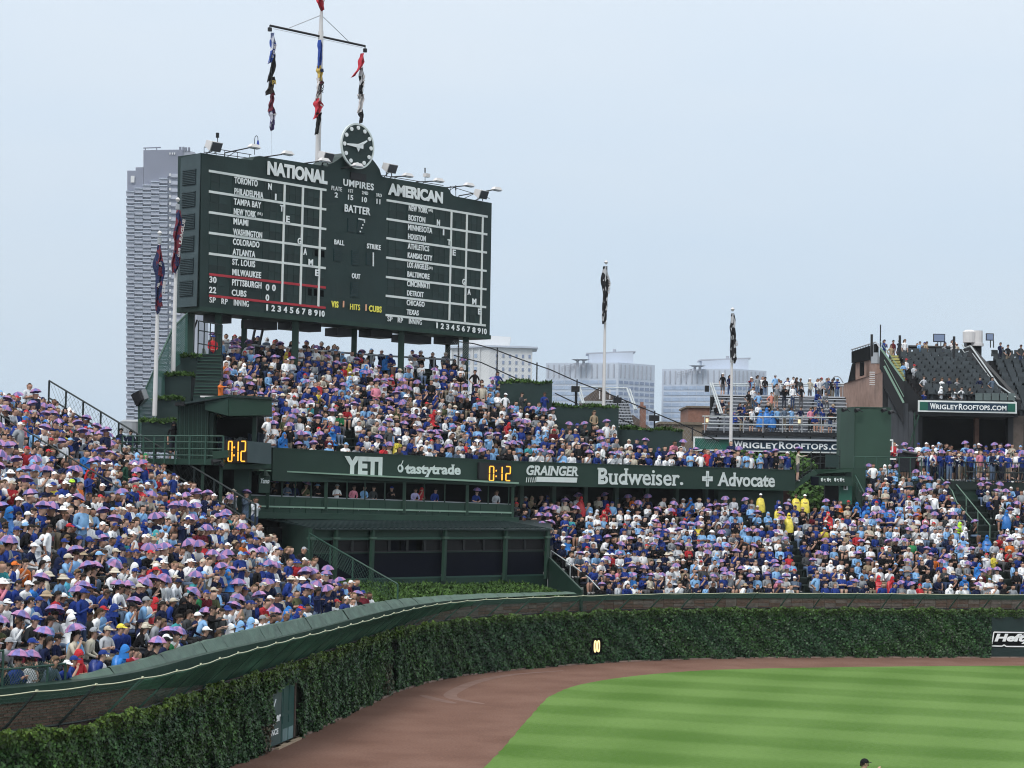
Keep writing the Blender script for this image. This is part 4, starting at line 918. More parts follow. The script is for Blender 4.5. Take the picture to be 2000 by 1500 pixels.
def terrace(name, pos, ss, R, ok, parent, mb_extra=None):
    """stepped floor and one bench per row, cut where the stand is cut"""
    mb = MB()
    for r in range(R + 1):
        run = []
        def flush():
            if len(run) < 2: run.clear(); return
            V = []
            for s in run:
                a = pos(s, r, -.45); b = pos(s, r, .55); z = a.z; V += [Vector((a.x, a.y, z - .44)), a, b]
            mb.add(V, [q for i in range(len(run) - 1) for q in ((3 * i, 3 * i + 3, 3 * i + 4, 3 * i + 1), (3 * i + 1, 3 * i + 4, 3 * i + 5, 3 * i + 2))])
            bb = MB()
            for s, s2 in zip(run, run[1:]):
                a, b = pos(s, r, .18), pos(s2, r, .18); u = (b - a).normalized(); w = Vector((-u.y, u.x, 0))
                bb.box((a + b) / 2 + ZV * .40, ((b - a).length / 2, .13, .025), (u, w, ZV)); bb.box(a + ZV * .19, (.03, .10, .19), (u, w, ZV))
            bb.build('bench', M['bench'], parent); run.clear()
        for s in ss:
            if ok(proj(pos(s, r))[0], r): run.append(s)
            else: flush()
        flush()
    return mb.build(name, M['stair'], parent)
left_stand = thing('bleachers', 'steep left bleachers packed with fans rising from the near ivy wall', 'bleachers', WALL.at(S_[420], 3, 3))
terrace('terrace', posL, np.linspace(S_[0] - 6, S_[757] - .2, 26), RL, okL, left_stand)
right_stand = thing('bleachers', 'lower bleachers packed with fans between the ivy wall and the advertising fascia', 'bleachers', WALL.at(S_[1400 if 1400 in S_ else 1160], 3, 3))
terrace('terrace', posC, np.linspace(WALL.s_at_px(990, 4, 3), S1 + 6, 60), RC - 1, okC, right_stand)
upper_stand = thing('bleachers', 'upper bleachers packed with fans beneath the scoreboard', 'bleachers', BPATH.at(12, 3, 9))
terrace('terrace', posU, np.linspace(0, BPATH.len, 60), RU - 1, okU, upper_stand)
# under-structure so nothing floats
mb = MB(); V = []
ss = np.linspace(S_[0] - 6, S_[757], 20)
for s in ss: p = posL(s, RL, .6); V += [(p.x, p.y, 0), (p.x, p.y, p.z + .1)]
mb.add(V, [(2 * i, 2 * i + 2, 2 * i + 3, 2 * i + 1) for i in range(len(ss) - 1)])
e = [posL(S_[757], r, -.45) for r in range(RL + 2)]
mb.slab([(e[0].x, e[0].y, 0)] + [tuple(v - ZV * .3) for v in e] + [(e[-1].x, e[-1].y, 0)], (.1, .1, 0)); mb.build('end_wall', M['green'], left_stand)
# wall between lower stand and fascia, with dark openings
mb = MB(); s_a, s_b = BPATH.L[1], BPATH.L[3]
def bstrip(mb, sa, sb, z0, z1, d0, d1, n=24):
    V = []; ts = sorted(set(list(np.linspace(sa, sb, n)) + [x for x in BPATH.L if sa < x < sb]))
    for t in ts:
        za = z0(t) if callable(z0) else z0; zb = z1(t) if callable(z1) else z1
        V += [BPATH.at(t, d0, za), BPATH.at(t, d0, zb), BPATH.at(t, d1, zb), BPATH.at(t, d1, za)]
    F_ = [(4 * i + k, 4 * i + k + 4, 4 * i + (k + 1) % 4 + 4, 4 * i + (k + 1) % 4) for i in range(len(ts) - 1) for k in range(4)] + [(0, 1, 2, 3), tuple(4 * (len(ts) - 1) + k for k in (3, 2, 1, 0))]
    return mb.add(V, F_)
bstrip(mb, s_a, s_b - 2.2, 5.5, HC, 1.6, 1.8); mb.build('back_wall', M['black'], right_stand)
for f in np.linspace(.5, .96, 9):
    t = s_a + (s_b - s_a) * f; mb = MB(); mb.box(BPATH.at(t, 1.2, 7.4), (.12, .12, 1.25), (BPATH.tan(t), BPATH.away(t), ZV)); mb.build('pillar', M['green'], right_stand)
mb = MB(); t = s_b - 2.6; mb.box(BPATH.at(t, 1.0, 7.6), (2.4, .2, 1.04), (BPATH.tan(t), BPATH.away(t), ZV)); mb.build('side_panel', M['green'], right_stand)

# ---- advertising fascia
fas = thing('advertising_fascia', 'long dark green advertising band below the upper bleachers with white sponsor lettering', 'advertising board', BPATH.at(14, 0, HC))
mb = MB(); bstrip(mb, s_a, s_b, HC, band_top, 0, .3); mb.build('panel', M['band'], fas)
mb = MB(); bstrip(mb, s_a, s_b, HC - .06, HC, -.05, .3); bstrip(mb, s_a, s_b, lambda t: band_top(t), lambda t: band_top(t) + .05, -.03, .3); mb.build('trim', M['green'], fas)
mb = MB(); bstrip(mb, s_a, s_b, lambda t: band_top(t) + .05, lambda t: band_top(t) + .62, .12, .14)
def fpt(px, py, seg):
    o = BPATH.p[seg]; t = (BPATH.p[seg + 1] - o).normalized(); n = Vector((-t.y, t.x, 0)); return onplane(px, py, o - n * .02, n), t, n
def ftext(s, x0, x1, yb, yt, seg, **k):
    p0, t, n = fpt(x0, yb, seg); p1, _, _ = fpt(x1, yb, seg); q, _, _ = fpt(x0, yt, seg)
    w = Vector(((p1 - p0).x, (p1 - p0).y, 0)).length
    return lettering(s, p0, t, ZV, w, q.z - p0.z, M['letter2'], fas, out=-n, depth=.02, **k)
o_ = ftext('YETI', 672, 746, 928, 890.5, 1, bold=.055)
ftext('tastytrade', 790, 899, 931, 904.5, 1, bold=.03, serif=.035)
p0, t, n = fpt(782, 915, 1); mb = MB(); N_ = 18; sc = (fpt(783, 915, 1)[0] - p0).length
pts = [p0 + t * (5.6 * sc * math.cos(2 * math.pi * i / N_)) + ZV * (.20 * math.sin(2 * math.pi * i / N_)) - n * .02 for i in range(N_)]
mb.slab(pts, n * .02); mb.beam(p0 + t * (1 * sc) + ZV * .17 - n * .02, p0 + t * (4.5 * sc) + ZV * .40 - n * .02, .02, .035); mb.build('logo', M['letter2'], fas)
mb = MB(); mb.slab([p0 + t * (2.6 * sc * math.cos(a) - 1.2 * sc) + ZV * (.10 * math.sin(a) + .02) - n * .032 for a in [2 * math.pi * i / 10 for i in range(10)]], n * .01); mb.build('logo', M['band'], fas)
ftext('GRAINGER', 1028, 1129, 928, 908.5, 2, bold=.03, serif=.03, shear=.18)
for i in range(5):
    p0, t, n = fpt(1027 + i * 4.2, 942, 2); mb = MB(); mb.slab([p0, p0 + t * .045, p0 + t * .075 + ZV * .26, p0 + t * .03 + ZV * .26], -n * .02); mb.build('logo', M['letter2'], fas)
p0, t, n = fpt(1047, 941, 2); p1 = fpt(1126, 941, 2)[0]; w = (p1 - p0).length; mb = MB(); mb.slab([p0, p0 + t * w, p0 + t * (w + .04) + ZV * .27, p0 + t * .02 + ZV * .27], -n * .02); mb.build('logo', M['letter2'], fas)
ftext('Budweiser', 1166.5, 1327, 946, 913.5, 2, bold=.012, serif=.045)
ftext('.', 1328, 1334, 947.5, 941.5, 2, bold=.02)
p0, t, n = fpt(1381.5, 935, 2); mb = MB(); mb.box(p0 - n * .01, (.10, .012, .44), (t, n, ZV)); mb.box(p0 - n * .012 , (.37, .012, .135), (t, n, ZV)); mb.build('logo', M['letter2'], fas)
mb = MB(); mb.beam(p0 - n * .03 - ZV * .3, p0 - n * .03 + ZV * .3, .01, .02); mb.beam(p0 - n * .03 - t * .22 - ZV * .03, p0 - n * .03 + t * .22 + ZV * .05, .01, .02); mb.build('logo', M['band'], fas)
ftext('Advocate', 1401.5, 1513, 949.5, 922, 2, bold=.022, serif=.02)
# seven-segment clocks
SEG = {'0': 'abcdef', '1': 'bc', '2': 'abged', ':': ''}
def seven(ch, o, u, v, w, h, out, par, m, th=.055, nm='digit'):
    c = {'a': ((0, 1), (1, 1)), 'b': ((1, 1), (1, .5)), 'c': ((1, .5), (1, 0)), 'd': ((0, 0), (1, 0)), 'e': ((0, 0), (0, .5)), 'f': ((0, .5), (0, 1)), 'g': ((0, .5), (1, .5))}
    mb = MB()
    for sname in SEG[ch]:
        (x0, y0), (x1, y1) = c[sname]; a = o + u * x0 * w + v * y0 * h; b = o + u * x1 * w + v * y1 * h; d = (b - a).normalized() * th * .25
        mb.beam(a + d + out * .03, b - d + out * .03, th if abs(y1 - y0) > .1 else .03, .03 if abs(y1 - y0) > .1 else th)
    if ch == ':':
        for y in (.3, .7): mb.box(o + v * y * h + out * .03, (.028, .02, .04), (u, out, v))
    return mb.build(nm, m, par)
tc_ = thing('timer_display', 'black timer box showing amber 0:12 between sponsor names on the fascia', 'timer', BPATH.at(BPATH.L[2] - 1, -.1, HC + .2))
p0, t, n = fpt(932, 936, 1); p1 = fpt(994, 936, 1)[0]; W_ = (p1 - p0).length * .985; zt = fpt(932, 903, 1)[0].z
mb = MB(); c = (p0 + p1) / 2; mb.box(Vector((c.x, c.y, (zt + HC + .25) / 2)) - n * .06, (W_ / 2, .07, (zt - HC - .25) / 2 + .0), (t, n, ZV)); mb.build('case', M['lampdark'], tc_)
for ch, x0, x1 in (('0', 951.5, 959.5), (':', 964.5, 965), ('1', 970, 976), ('2', 983.5, 992)):
    a = fpt(x0, 938.5, 1)[0] - n * .13; b = fpt(x1, 938.5, 1)[0] - n * .13
    seven(ch, a, t, ZV, (b - a).length, .74, -n, tc_, M['led'], th=.062)

# ================================================================== CENTRE SUITES (dark building behind the hedge)
LO = atZ(605, 1032, 6.45); LO.z = 0
_L1 = atZ(1071, 1037.5, 6.30)
SU = Vector((_L1.x - LO.x, _L1.y - LO.y, 0)); SLEN = SU.length; SU.normalize(); SNv = Vector((-SU.y, SU.x, 0))
def sp_(px, py, d=0.0): return onplane(px, py, LO + SNv * d, SNv)
su = thing('batters_eye_suite', 'dark green glass-fronted suite with shallow corrugated roof behind the juniper hedge', 'building', LO + SU * SLEN / 2 + ZV * 3.5)
def pbox(pa, pb, z0, z1, d0, d1, name, m, par, ax=(None, None)):
    """upright box between two ground points along the suite front"""
    c = (pa + pb) / 2; L = (pb - pa).length / 2; mb = MB()
    mb.box(Vector((c.x, c.y, (z0 + z1) / 2)) + SNv * ((d0 + d1) / 2), (L, (d1 - d0) / 2, (z1 - z0) / 2), (SU, SNv, ZV)); return mb.build(name, m, par)
def g(px, d=0.0, py=1080): p = sp_(px, py, d); return Vector((p.x, p.y, 0))
A_, B_ = g(605), g(1070)
pbox(A_, B_, 3.2, 4.05, 0, 3.4, 'base_wall', M['green'], su)
pbox(A_, B_, 6.02, 6.40, .02, .25, 'fascia_beam', M['green'], su)
pbox(A_, B_, 5.92, 6.02, -.05, .25, 'beam_flange', M['rail'], su)
cols = [605, 653, 724.5, 866, 985, 1066]
for x in cols:
    p = g(x, 0, 1045); q = g(x - 3, -.02, 1130); mb = MB(); mb.beam(Vector((q.x, q.y, 3.9)) - SNv * .12, Vector((p.x, p.y, 6.45)) - SNv * .12, .16, .2); mb.build('column', M['rail'] if False else M['green2'], su)
    mb = MB(); mb.box(Vector((p.x, p.y, 6.0)) - SNv * .12, (.16, .14, .05), (SU, SNv, ZV)); mb.build('bracket', M['greenlite'], su)
for x0, x1 in zip(cols, cols[1:]):
    a, b = g(x0 + 1.5), g(x1 - 1.5); n_ = 3 if x1 - x0 > 90 else 2
    if x1 - x0 > 130: n_ = 4
    if x0 == 605: n_ = 1
    for k in range(n_):
        u0 = a.lerp(b, k / n_); u1 = a.lerp(b, (k + 1) / n_)
        mb = MB(); c = (u0 + u1) / 2; L = (u1 - u0).length / 2 - .04
        opened = x1 - x0 > 130 and k in (1, 2)
        for sx in (-1, 1): mb.box(Vector((c.x, c.y, 5.63)) + SU * sx * L + SNv * .08, (.035, .05, .3), (SU, SNv, ZV))
        for sz in (-1, 1): mb.box(Vector((c.x, c.y, 5.63 + sz * .28)) + SNv * .08, (L, .045, .03), (SU, SNv, ZV))
        w_ = mb.build('window', M['lampdark'], su)
        mb = MB(); mb.box(Vector((c.x, c.y, 5.63)) + SNv * (.6 if opened else .12), (L - .03, .012, .26), (SU, SNv, ZV)); mb.build('pane', M['glass'] if opened else M['glass2'], w_)
    pbox(a, b, 4.12, 5.30, .10, .13, 'dark_glass_panel', M['glass'], su)
    pbox(a, b, 4.05, 4.12, -.02, .16, 'sill', M['rail'], su)
    pbox(a, b, 5.28, 5.34, .04, .16, 'transom', M['green'], su)
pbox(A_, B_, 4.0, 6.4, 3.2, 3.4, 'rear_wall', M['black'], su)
mb = MB(); e0, e1 = g(603), g(1072); r0, r1 = g(545, 3.6, 1014), g(1072, 3.6, 1018)
mb.slab([Vector((e0.x, e0.y, 6.45)) - SNv * .25, Vector((e1.x, e1.y, 6.40)) - SNv * .25, Vector((r1.x, r1.y, 6.78)), Vector((r0.x, r0.y, 6.86))], (0, 0, -.06)); mb.build('roof', M['roofdark'], su)
LR = (e1 - e0).length
for k in range(int(LR / .34)):
    a = e0 + SU * (.1 + k * .34); mb = MB(); mb.beam(Vector((a.x, a.y, 6.47)) - SNv * .27, Vector((a.x, a.y, 6.80)) + SNv * 3.5, .07, .05); mb.build('roof_rib', M['roofdark'], su)
pl_ = [e0 + ZV * 4, e0 + ZV * 6.45, Vector((r0.x, r0.y, 6.85)), Vector((r0.x, r0.y, 4))]; mb = MB(); mb.slab(pl_, SNv * .05 + SU * .05); mb.build('side_wall', M['green'], su)
pr_ = [Vector((e1.x, e1.y, 3)), Vector((e1.x, e1.y, 6.4)), Vector((r1.x, r1.y, 6.78)), Vector((r1.x, r1.y, 3))]; mb = MB(); mb.slab(pr_, SU * .08); mb.build('side_wall', M['green'], su)
# upper suite row
us = thing('upper_suite', 'green open-windowed suite box directly beneath the left end of the fascia', 'building', g(740, 3.7, 1000) + ZV * 6.8)
D0 = 3.3
def ug(px, py=960, d=D0): p = sp_(px, py, d); return Vector((p.x, p.y, 0))
ua, ub = ug(487), ug(1001); UL = (ub - ua).length
zsl = lambda px: np.interp(px, [500, 1000], [9.10, 8.80])
def uz(px, py, d=D0): return sp_(px, py, d).z
def uslab(px0, px1, zfun0, zfun1, d0, d1, name, m, n=2):
    mb = MB(); V = []
    for i in range(n):
        px = px0 + (px1 - px0) * i / (n - 1); a = ug(px)
        for d, zf in ((d0, zfun0), (d0, zfun1), (d1, zfun1), (d1, zfun0)): V.append(Vector((a.x, a.y, zf(px))) + SNv * (d))
    mb.add(V, [(4 * i + k, 4 * i + k + 4, 4 * i + 4 + (k + 1) % 4, 4 * i + (k + 1) % 4) for i in range(n - 1) for k in range(4)] + [(0, 1, 2, 3), tuple(4 * (n - 1) + k for k in (3, 2, 1, 0))])
    return mb.build(name, m, us)
L2 = lambda y0, y1: (lambda px: uz(px, y0 + (y1 - y0) * (px - 500) / 500))
uslab(496, 1004, L2(919.5, 945), L2(917, 941.5), -.35, 1.5, 'roof_edge', M['edge'])
uslab(497, 1003, L2(927, 951), L2(920, 945.5), -.15, .1, 'header', M['green'])
uslab(487, 1002, L2(1008, 1019), L2(968, 985.5), 0, .15, 'parapet', M['green2'])
uslab(487, 1002, L2(990, 1003), L2(987, 1000), -.06, 0, 'ledge', M['edge'])
uslab(487, 1002, L2(1012, 1020), L2(1000, 1010), -.5, .0, 'skirt_ledge', M['green2'])
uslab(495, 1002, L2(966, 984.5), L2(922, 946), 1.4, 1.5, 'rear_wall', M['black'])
uslab(495, 1002, L2(985, 998), L2(983, 996), .15, 1.4, 'floor', M['stair'])
uslab(495, 1002, L2(968, 986), L2(966, 984), .15, .55, 'counter', M['grey'])
for x in range(505, 1000, 31):
    a = ug(x); mb = MB(); mb.box(Vector((a.x, a.y, (uz(x, 970 + (x - 500) * .034) + uz(x, 1006 + (x - 500) * .022)) / 2)) - SNv * .012, (.012, .014, .38), (SU, SNv, ZV)); mb.build('panel_joint', M['green'], us)
big = (522, 636, 789, 912, 1001); small = (550, 576, 607, 677, 712, 751, 828, 868, 953, 993)
for x in big + small:
    w = .10 if x in big else .04; yb = 968 + (x - 500) * .036; yt = 920 + (x - 500) * .051; a = ug(x); mb = MB()
    mb.beam(Vector((a.x, a.y, uz(x, yb + (24 if x in big else 0)))) - SNv * .03, Vector((a.x, a.y, uz(x, yt))) - SNv * .03, w * 1.6); mb.build('column' if x in big else 'mullion', M['green2'] if x in big else M['green'], us)
ys = thing('hanging_sign', 'small dark green sign with white script lettering at the left end of the upper suite', 'sign', ug(508) + ZV * 8)
mb = MB(); a = ug(508) - SNv * .3; mb.box(Vector((a.x, a.y, uz(508, 945))), (.32, .04, .42), (SU, SNv, ZV)); mb.build('panel', M['green'], ys)
lettering('Yano', Vector((a.x, a.y, uz(508, 944))) - SU * .26 - SNv * .06, SU, ZV, .5, .24, M['letter'], ys, bold=.02, shear=.3, out=-SNv)
mb = MB(); mb.tube(Vector((a.x, a.y, uz(508, 930))), Vector((a.x, a.y, uz(508, 918))), .28, 12, .08); mb.build('hood', M['green'], ys)
# junipers
def juniper(name, label, region, n, hfun, size=.16, flat=.5):
    V = []; Fc = []; C = []
    for _ in range(n):
        x, y, z0, hh = region()
        lump = .5 + .5 * math.sin(x * 2.1 + 1.3 * math.sin(y * 1.7)) * math.sin(y * 2.4 + x)
        p = Vector((x, y, z0 + hh * (RNG.uniform(0, 1) ** .4) * (.45 + .55 * lump)))
        d = Vector((RNG.normal(), RNG.normal(), RNG.uniform(.1, 1.3))).normalized(); s_ = d.cross(Vector((RNG.normal(), RNG.normal(), RNG.normal()))).normalized()
        L = size * RNG.uniform(.5, 1.3); k = len(V)
        V.extend([p - s_ * L * .16, p + s_ * L * .16, p + s_ * L * .22 + d * L * .6, p + d * L * 1.1, p - s_ * L * .22 + d * L * .6]); Fc.extend([(k, k + 1, k + 2, k + 4), (k + 4, k + 2, k + 3, k + 3)])
        t = RNG.uniform() * .6 + .4 * lump; C += [np.array((.012, .034, .010)) * (1 - t) + np.array((.080, .155, .038)) * t] * 2
    V = np.array([v[:] for v in V]); Fa = np.array(Fc); tri = Fa[1::2][:, :3]; qd = Fa[::2]
    tris = np.vstack([qd[:, [0, 1, 2]], qd[:, [0, 2, 3]], tri]); cc_ = np.array(C); cols_ = np.vstack([cc_[::2], cc_[::2], cc_[1::2]])
    off = V.mean(0); o = bpy.data.objects.new(name, mesh_np(name, V - off, tris, M['leafy'], colors=cols_)); COL.objects.link(o); o.location = off
    return o
M['leafy'] = mat('juniper_spray', (.03, .07, .02), .7, spec=.12, attr=True, var=.25, vs=6)
def reg_hedge():
    s = RNG.uniform(S_[757] + .5, S_[1160] - 1.0); a = WALL.at(s, RNG.uniform(0, 1) ** .8 * 8 + .5)
    dd = (a - LO).dot(SNv); 
    if dd > -.15 or proj((a.x, a.y, 3.4))[0] > np.interp(dd, [-8, -.2], [1175, 1085]): return reg_hedge()
    t = (a - WALL.at(s, .5)).length / 8; return a.x, a.y, 3.0 + .75 * min(1, t * 1.2), .42
hedge = juniper('juniper_hedge', '', reg_hedge, 34000, None, .19)
props(hedge, 'low spreading juniper hedge between the curved wall and the dark suite', 'hedge', kind='stuff')
mb = MB(); V = []
ss = np.linspace(S_[757], S_[1160] - .5, 14)
for s in ss:
    a = WALL.at(s, .5, 3.0); b = WALL.at(s, 9, 3.7)
    dd = (b - LO).dot(SNv)
    if dd > .3: b = a + (b - a) * ((.3 - (a - LO).dot(SNv)) / ((b - LO).dot(SNv) - (a - LO).dot(SNv)))
    V += [a, b]
mb.add(V, [(2 * i, 2 * i + 1, 2 * i + 3, 2 * i + 2) for i in range(len(ss) - 1)]); mb.build('planting_bed', mat('dark_soil', (.02, .03, .012), .95, var=.3), kind='structure')

# ---- railings along stand edges
def railing(name, label, pts, h, posts, m='rail', rails=(1.0, .55), r=.028, mesh=None, group=None):
    P = [Vector(p) for p in pts]; t = thing(name, label, 'railing', P[0], group)
    L = [0]
    for a, b in zip(P, P[1:]): L.append(L[-1] + (b - a).length)
    def at(q):
        i = min(max(int(np.searchsorted(L, q, side='right')) - 1, 0), len(P) - 2); return P[i].lerp(P[i + 1], (q - L[i]) / (L[i + 1] - L[i]))
    for f in rails:
        mb = MB()
        for a, b in zip(P, P[1:]): mb.tube(a + ZV * h * f, b + ZV * h * f, r, 5)
        mb.build('rail', M[m], t)
    for k in range(posts):
        p = at(L[-1] * k / max(posts - 1, 1)); mb = MB(); mb.tube(p - ZV * .05, p + ZV * h, r * 1.1, 5); mb.build('post', M[m], t)
    if mesh:
        mb = MB(); n = int(L[-1] / mesh)
        for k in range(n):
            for sg in (1, -1):
                q0 = L[-1] * k / n; q1 = q0 + sg * h * .9
                if 0 <= q1 <= L[-1]: mb.beam(at(q0) + ZV * .05, at(q1) + ZV * h * .95, .008)
        mb.build('mesh', M[m], t, kind='stuff')
    return t
railing('railing', 'green mesh-filled railing sloping down beside the suite to the wall', [sp_(603, 1078, -.3) , atY(690, 1130, 88.5), atY(776, 1180, 87.0)], .85, 4, 'rail', (1, ), .035, .22)
rp = [posC(WALL.s_at_px(x, .75 + .8 * r, 4), r, .0) for x, r in ((1176, 0), (1150, 1.6), (1118, 3.2), (1076, 5.2))]
railing('railing', 'pale-topped railing sloping down at the left edge of the lower bleachers', rp, .95, 4, 'railw', (1,), .03)
mb = MB(); q = g(1071); w0 = atY(1135, 1152, 99.5); mb.slab([Vector((q.x, q.y, 2.6)), Vector((q.x, q.y, 5.0)), Vector((w0.x, w0.y, w0.z)), Vector((w0.x, w0.y, 2.6))], (.1, .15, 0)); mb.build('wing_wall', M['green'], None, 'triangular green wing wall running down from the suite to the hedge', cat='wall')
# left stand diagonal railings (aisle edges)
e = [posL(S_[757], r, 0) for r in np.linspace(20.5, 7, 8)]
railing('railing', 'tall dark mesh railing down the far edge of the left bleachers', [v + Vector((.5, .1, 0)) for v in e], 1.85, 12, 'railb', (1, .55), .045, .35)
s_ai = S_[757] - 9.5
railing('railing', 'dark aisle handrail descending through the left bleachers', [posL(s_ai, r, 0) for r in np.linspace(20, 9, 6)], 1.35, 7, 'railb', (1, .55), .035)

# ================================================================== LEFT BOOTH, BALCONY, PLANTERS, SCREENS
X_, Y_ = Vector((1, 0, 0)), Vector((0, 1, 0))
def pxbox(mb, x0, y0, x1, y1, Y, dep, mi=0, shift=0.0):
    """box whose front (at distance Y) spans the measured rectangle; dep metres deep"""
    a = atY(x0, y1, Y); b = atY(x1, y1, Y); c = atY((x0 + x1) / 2, y0, Y); z0 = (a.z + b.z) / 2
    mb.box(((a.x + b.x) / 2 + shift, Y + dep / 2, (z0 + c.z) / 2), (abs(b.x - a.x) / 2, dep / 2, (c.z - z0) / 2), None, mi); return mb
def pb1(name, m, par, *a, **k): mb = MB(); pxbox(mb, *a); return mb.build(name, m, par, **k)
booth = thing('camera_booth', 'dark green corrugated camera booth with open front left of the upper bleachers', 'booth', atY(440, 900, 95))
pb1('side_wall', M['green'], booth, 345, 787, 405, 905, 94.2, 3.6)
for k in range(14):
    x = 347 + k * 4.2; mb = MB(); mb.beam(atY(x, 903, 94.16), atY(x + .5, 790, 94.16), .035, .03); mb.build('rib', M['rail'] if k % 2 else M['green'], booth)
pb1('rear_wall', M['black'], booth, 405, 806, 500, 900, 96.8, .2)
mb = MB(); pxbox(mb, 404, 803, 415, 900, 94.4, .3); pxbox(mb, 492, 806, 500, 870, 94.6, .3); mb.build('post', M['green'], booth)
mb = MB(); a = [atY(446, 812, 93.2), atY(531, 811, 94.4), atY(531, 776, 94.4), atY(446, 771, 93.2)]; mb.slab(a, (-.3, 2.6, 0)); mb.build('awning_front', M['green2'], booth)
mb = MB(); a = [atY(400, 800, 93.6), atY(445.5, 812, 93.15), atY(445.5, 771, 93.15), atY(400, 775, 93.6)]; mb.slab(a, (-.3, 2.6, 0)); mb.build('awning_return', M['green'], booth)
mb = MB(); pxbox(mb, 391, 773, 423, 776, 93.6, .5); mb.build('strip_light', M['pole'], booth)
mb = MB(); a = [atY(340, 789, 93.7), atY(446, 772, 93.1), atY(531, 777, 94.3)]; mb.slab(a + [a[2] + Y_ * 3, a[0] + Y_ * 3.5], (0, 0, -.08)); mb.build('roof', M['roofdark'], booth)
mb = MB(); pxbox(mb, 342, 786, 360, 792, 93.5, .5); mb.build('wall_lamp', M['lampdark'], booth)
for nm, x0, x1, y0, y1, c, lb in (('draped_cloth', 457, 480, 855, 895, 'greyc', 'grey cloth draped over equipment in the booth opening'), ('draped_cloth', 425, 452, 853, 893, 'navyc', 'dark navy cloth draped over equipment in the left of the booth'), ('draped_cloth', 484, 515, 846, 888, 'navyc', 'black cloth draped over equipment in the right of the booth')):
    mb = MB(); n = 8; T = []; Bt = []
    for i in range(n + 1):
        x = x0 + (x1 - x0) * i / n; dz = .18 * math.sin(i * 2.3); T.append(atY(x, y0 + 2 * math.sin(i * 1.1), 95.0 + dz * .4)); Bt.append(atY(x, y1 + 3 * math.sin(i * 1.9), 94.7 + dz))
    mb.add(T + Bt + [v + Y_ * .6 for v in T], [(i, i + 1, n + 2 + i, n + 1 + i) for i in range(n)] + [(i + 1, i, 2 * n + 2 + i, 2 * n + 3 + i) for i in range(n)]); mb.build(nm, mat('drape_' + c, (.09, .10, .10) if c == 'greyc' else (.012, .02, .035), .9, var=.3, vs=4, bump=.5, bs=6), None, lb, cat='cloth')
# timer box
tb = thing('timer_display', 'large amber 0:12 timer on the corner box left of the sponsor fascia', 'timer', atY(460, 912, 92.4))
mb = MB(); a = [atY(483, 903, 92.4), atY(530, 907, 94.2), atY(530, 866, 94.2), atY(483, 861, 92.4)]; mb.slab(a, (-.2, 1.2, 0)); mb.build('side_box', M['side'], tb)
mb = MB(); a = [atY(437, 906, 93.2), atY(483, 904, 92.3), atY(483, 860, 92.3), atY(437, 859, 93.2)]; mb.slab(a, (-.1, .6, 0)); mb.build('case', M['lampdark'], tb)
q0, q1 = atY(437, 906, 93.1), atY(483, 904, 92.2); tu = (q1 - q0); tu.z = 0; tu.normalize(); tn_ = Vector((tu.y, -tu.x, 0))
for ch, x0, x1 in (('0', 446.5, 453.5), (':', 457.8, 458.2), ('1', 459, 465.5), ('2', 471.5, 479.5)):
    a = onplane(x0, 901, q0, tn_); b = onplane(x1, 901, q0, tn_); seven(ch, a, tu, ZV, (b - a).length, .90, tn_, tb, M['led'], th=.055)
mb = MB(); a = [atY(430, 917, 92.5), atY(530, 915, 94.0), atY(530, 906, 94.0), atY(430, 905, 92.5)]; mb.slab(a, (-.2, 1.6, 0)); mb.build('ledge', M['green'], tb)
# balcony
bal = thing('balcony', 'long dark green balcony walkway with pipe rails left of the booth', 'balcony', atY(340, 905, 93))
bp_ = [(238, 905, 96.0), (300, 906, 94.2), (350, 908, 92.8), (398, 909, 92.2), (435, 908, 92.0)]
P = [atY(*q) for q in bp_]; mb = MB()
zb_ = sum(p.z for p in P) / len(P); P = [Vector((p.x, p.y, zb_)) for p in P]
mb.slab(P + [P[-1] + Y_ * 3, P[0] + Y_ * 2], (0, 0, .26)); mb.build('deck', M['green'], bal)
def bat(q):
    L = [0]
    for a, b in zip(P, P[1:]): L.append(L[-1] + (b - a).length)
    q *= L[-1]; i = min(max(int(np.searchsorted(L, q, side='right')) - 1, 0), 3); return P[i].lerp(P[i + 1], (q - L[i]) / (L[i + 1] - L[i]))
for h in (.42, .72, 1.02, 1.30):
    mb = MB()
    for k in range(12): mb.tube(bat(k / 12) + ZV * h, bat((k + 1) / 12) + ZV * h, .03, 5)
    mb.build('rail', M['rail'], bal)
for k in range(9): p = bat(k / 8); mb = MB(); mb.beam(p, p + ZV * 1.32, .07); mb.build('post', M['rail'], bal)
for x in (394, 430): mb = MB(); a = atY(x, 1000, 92.6); mb.beam((a.x, a.y, a.z), (a.x, a.y, zb_), .14); mb.build('support', M['green2'], bal)
mb = MB(); a = atY(262, 1000, 96.5); b = atY(480, 1010, 95.5); mb.slab([a, b, Vector((b.x, b.y, zb_)), Vector((a.x, a.y, zb_))], (0, .2, 0)); mb.build('undercroft_wall', M['black'], bal)
mb = MB(); pxbox(mb, 455, 916, 484, 1010, 94.0, 1.0); mb.build('undercroft_panel', M['green'], bal)
mb = MB(); a = atY(225, 1010, 99.5); b = atY(600, 1010, 99.5); mb.slab([a, b, atY(600, 885, 99.5), atY(520, 862, 99.5), atY(513, 800, 99.5), atY(432, 800, 99.5), atY(432, 893, 99.5), atY(225, 903, 99.5)], (0, .2, 0)); mb.build('undercroft_wall', M['black'], bal)
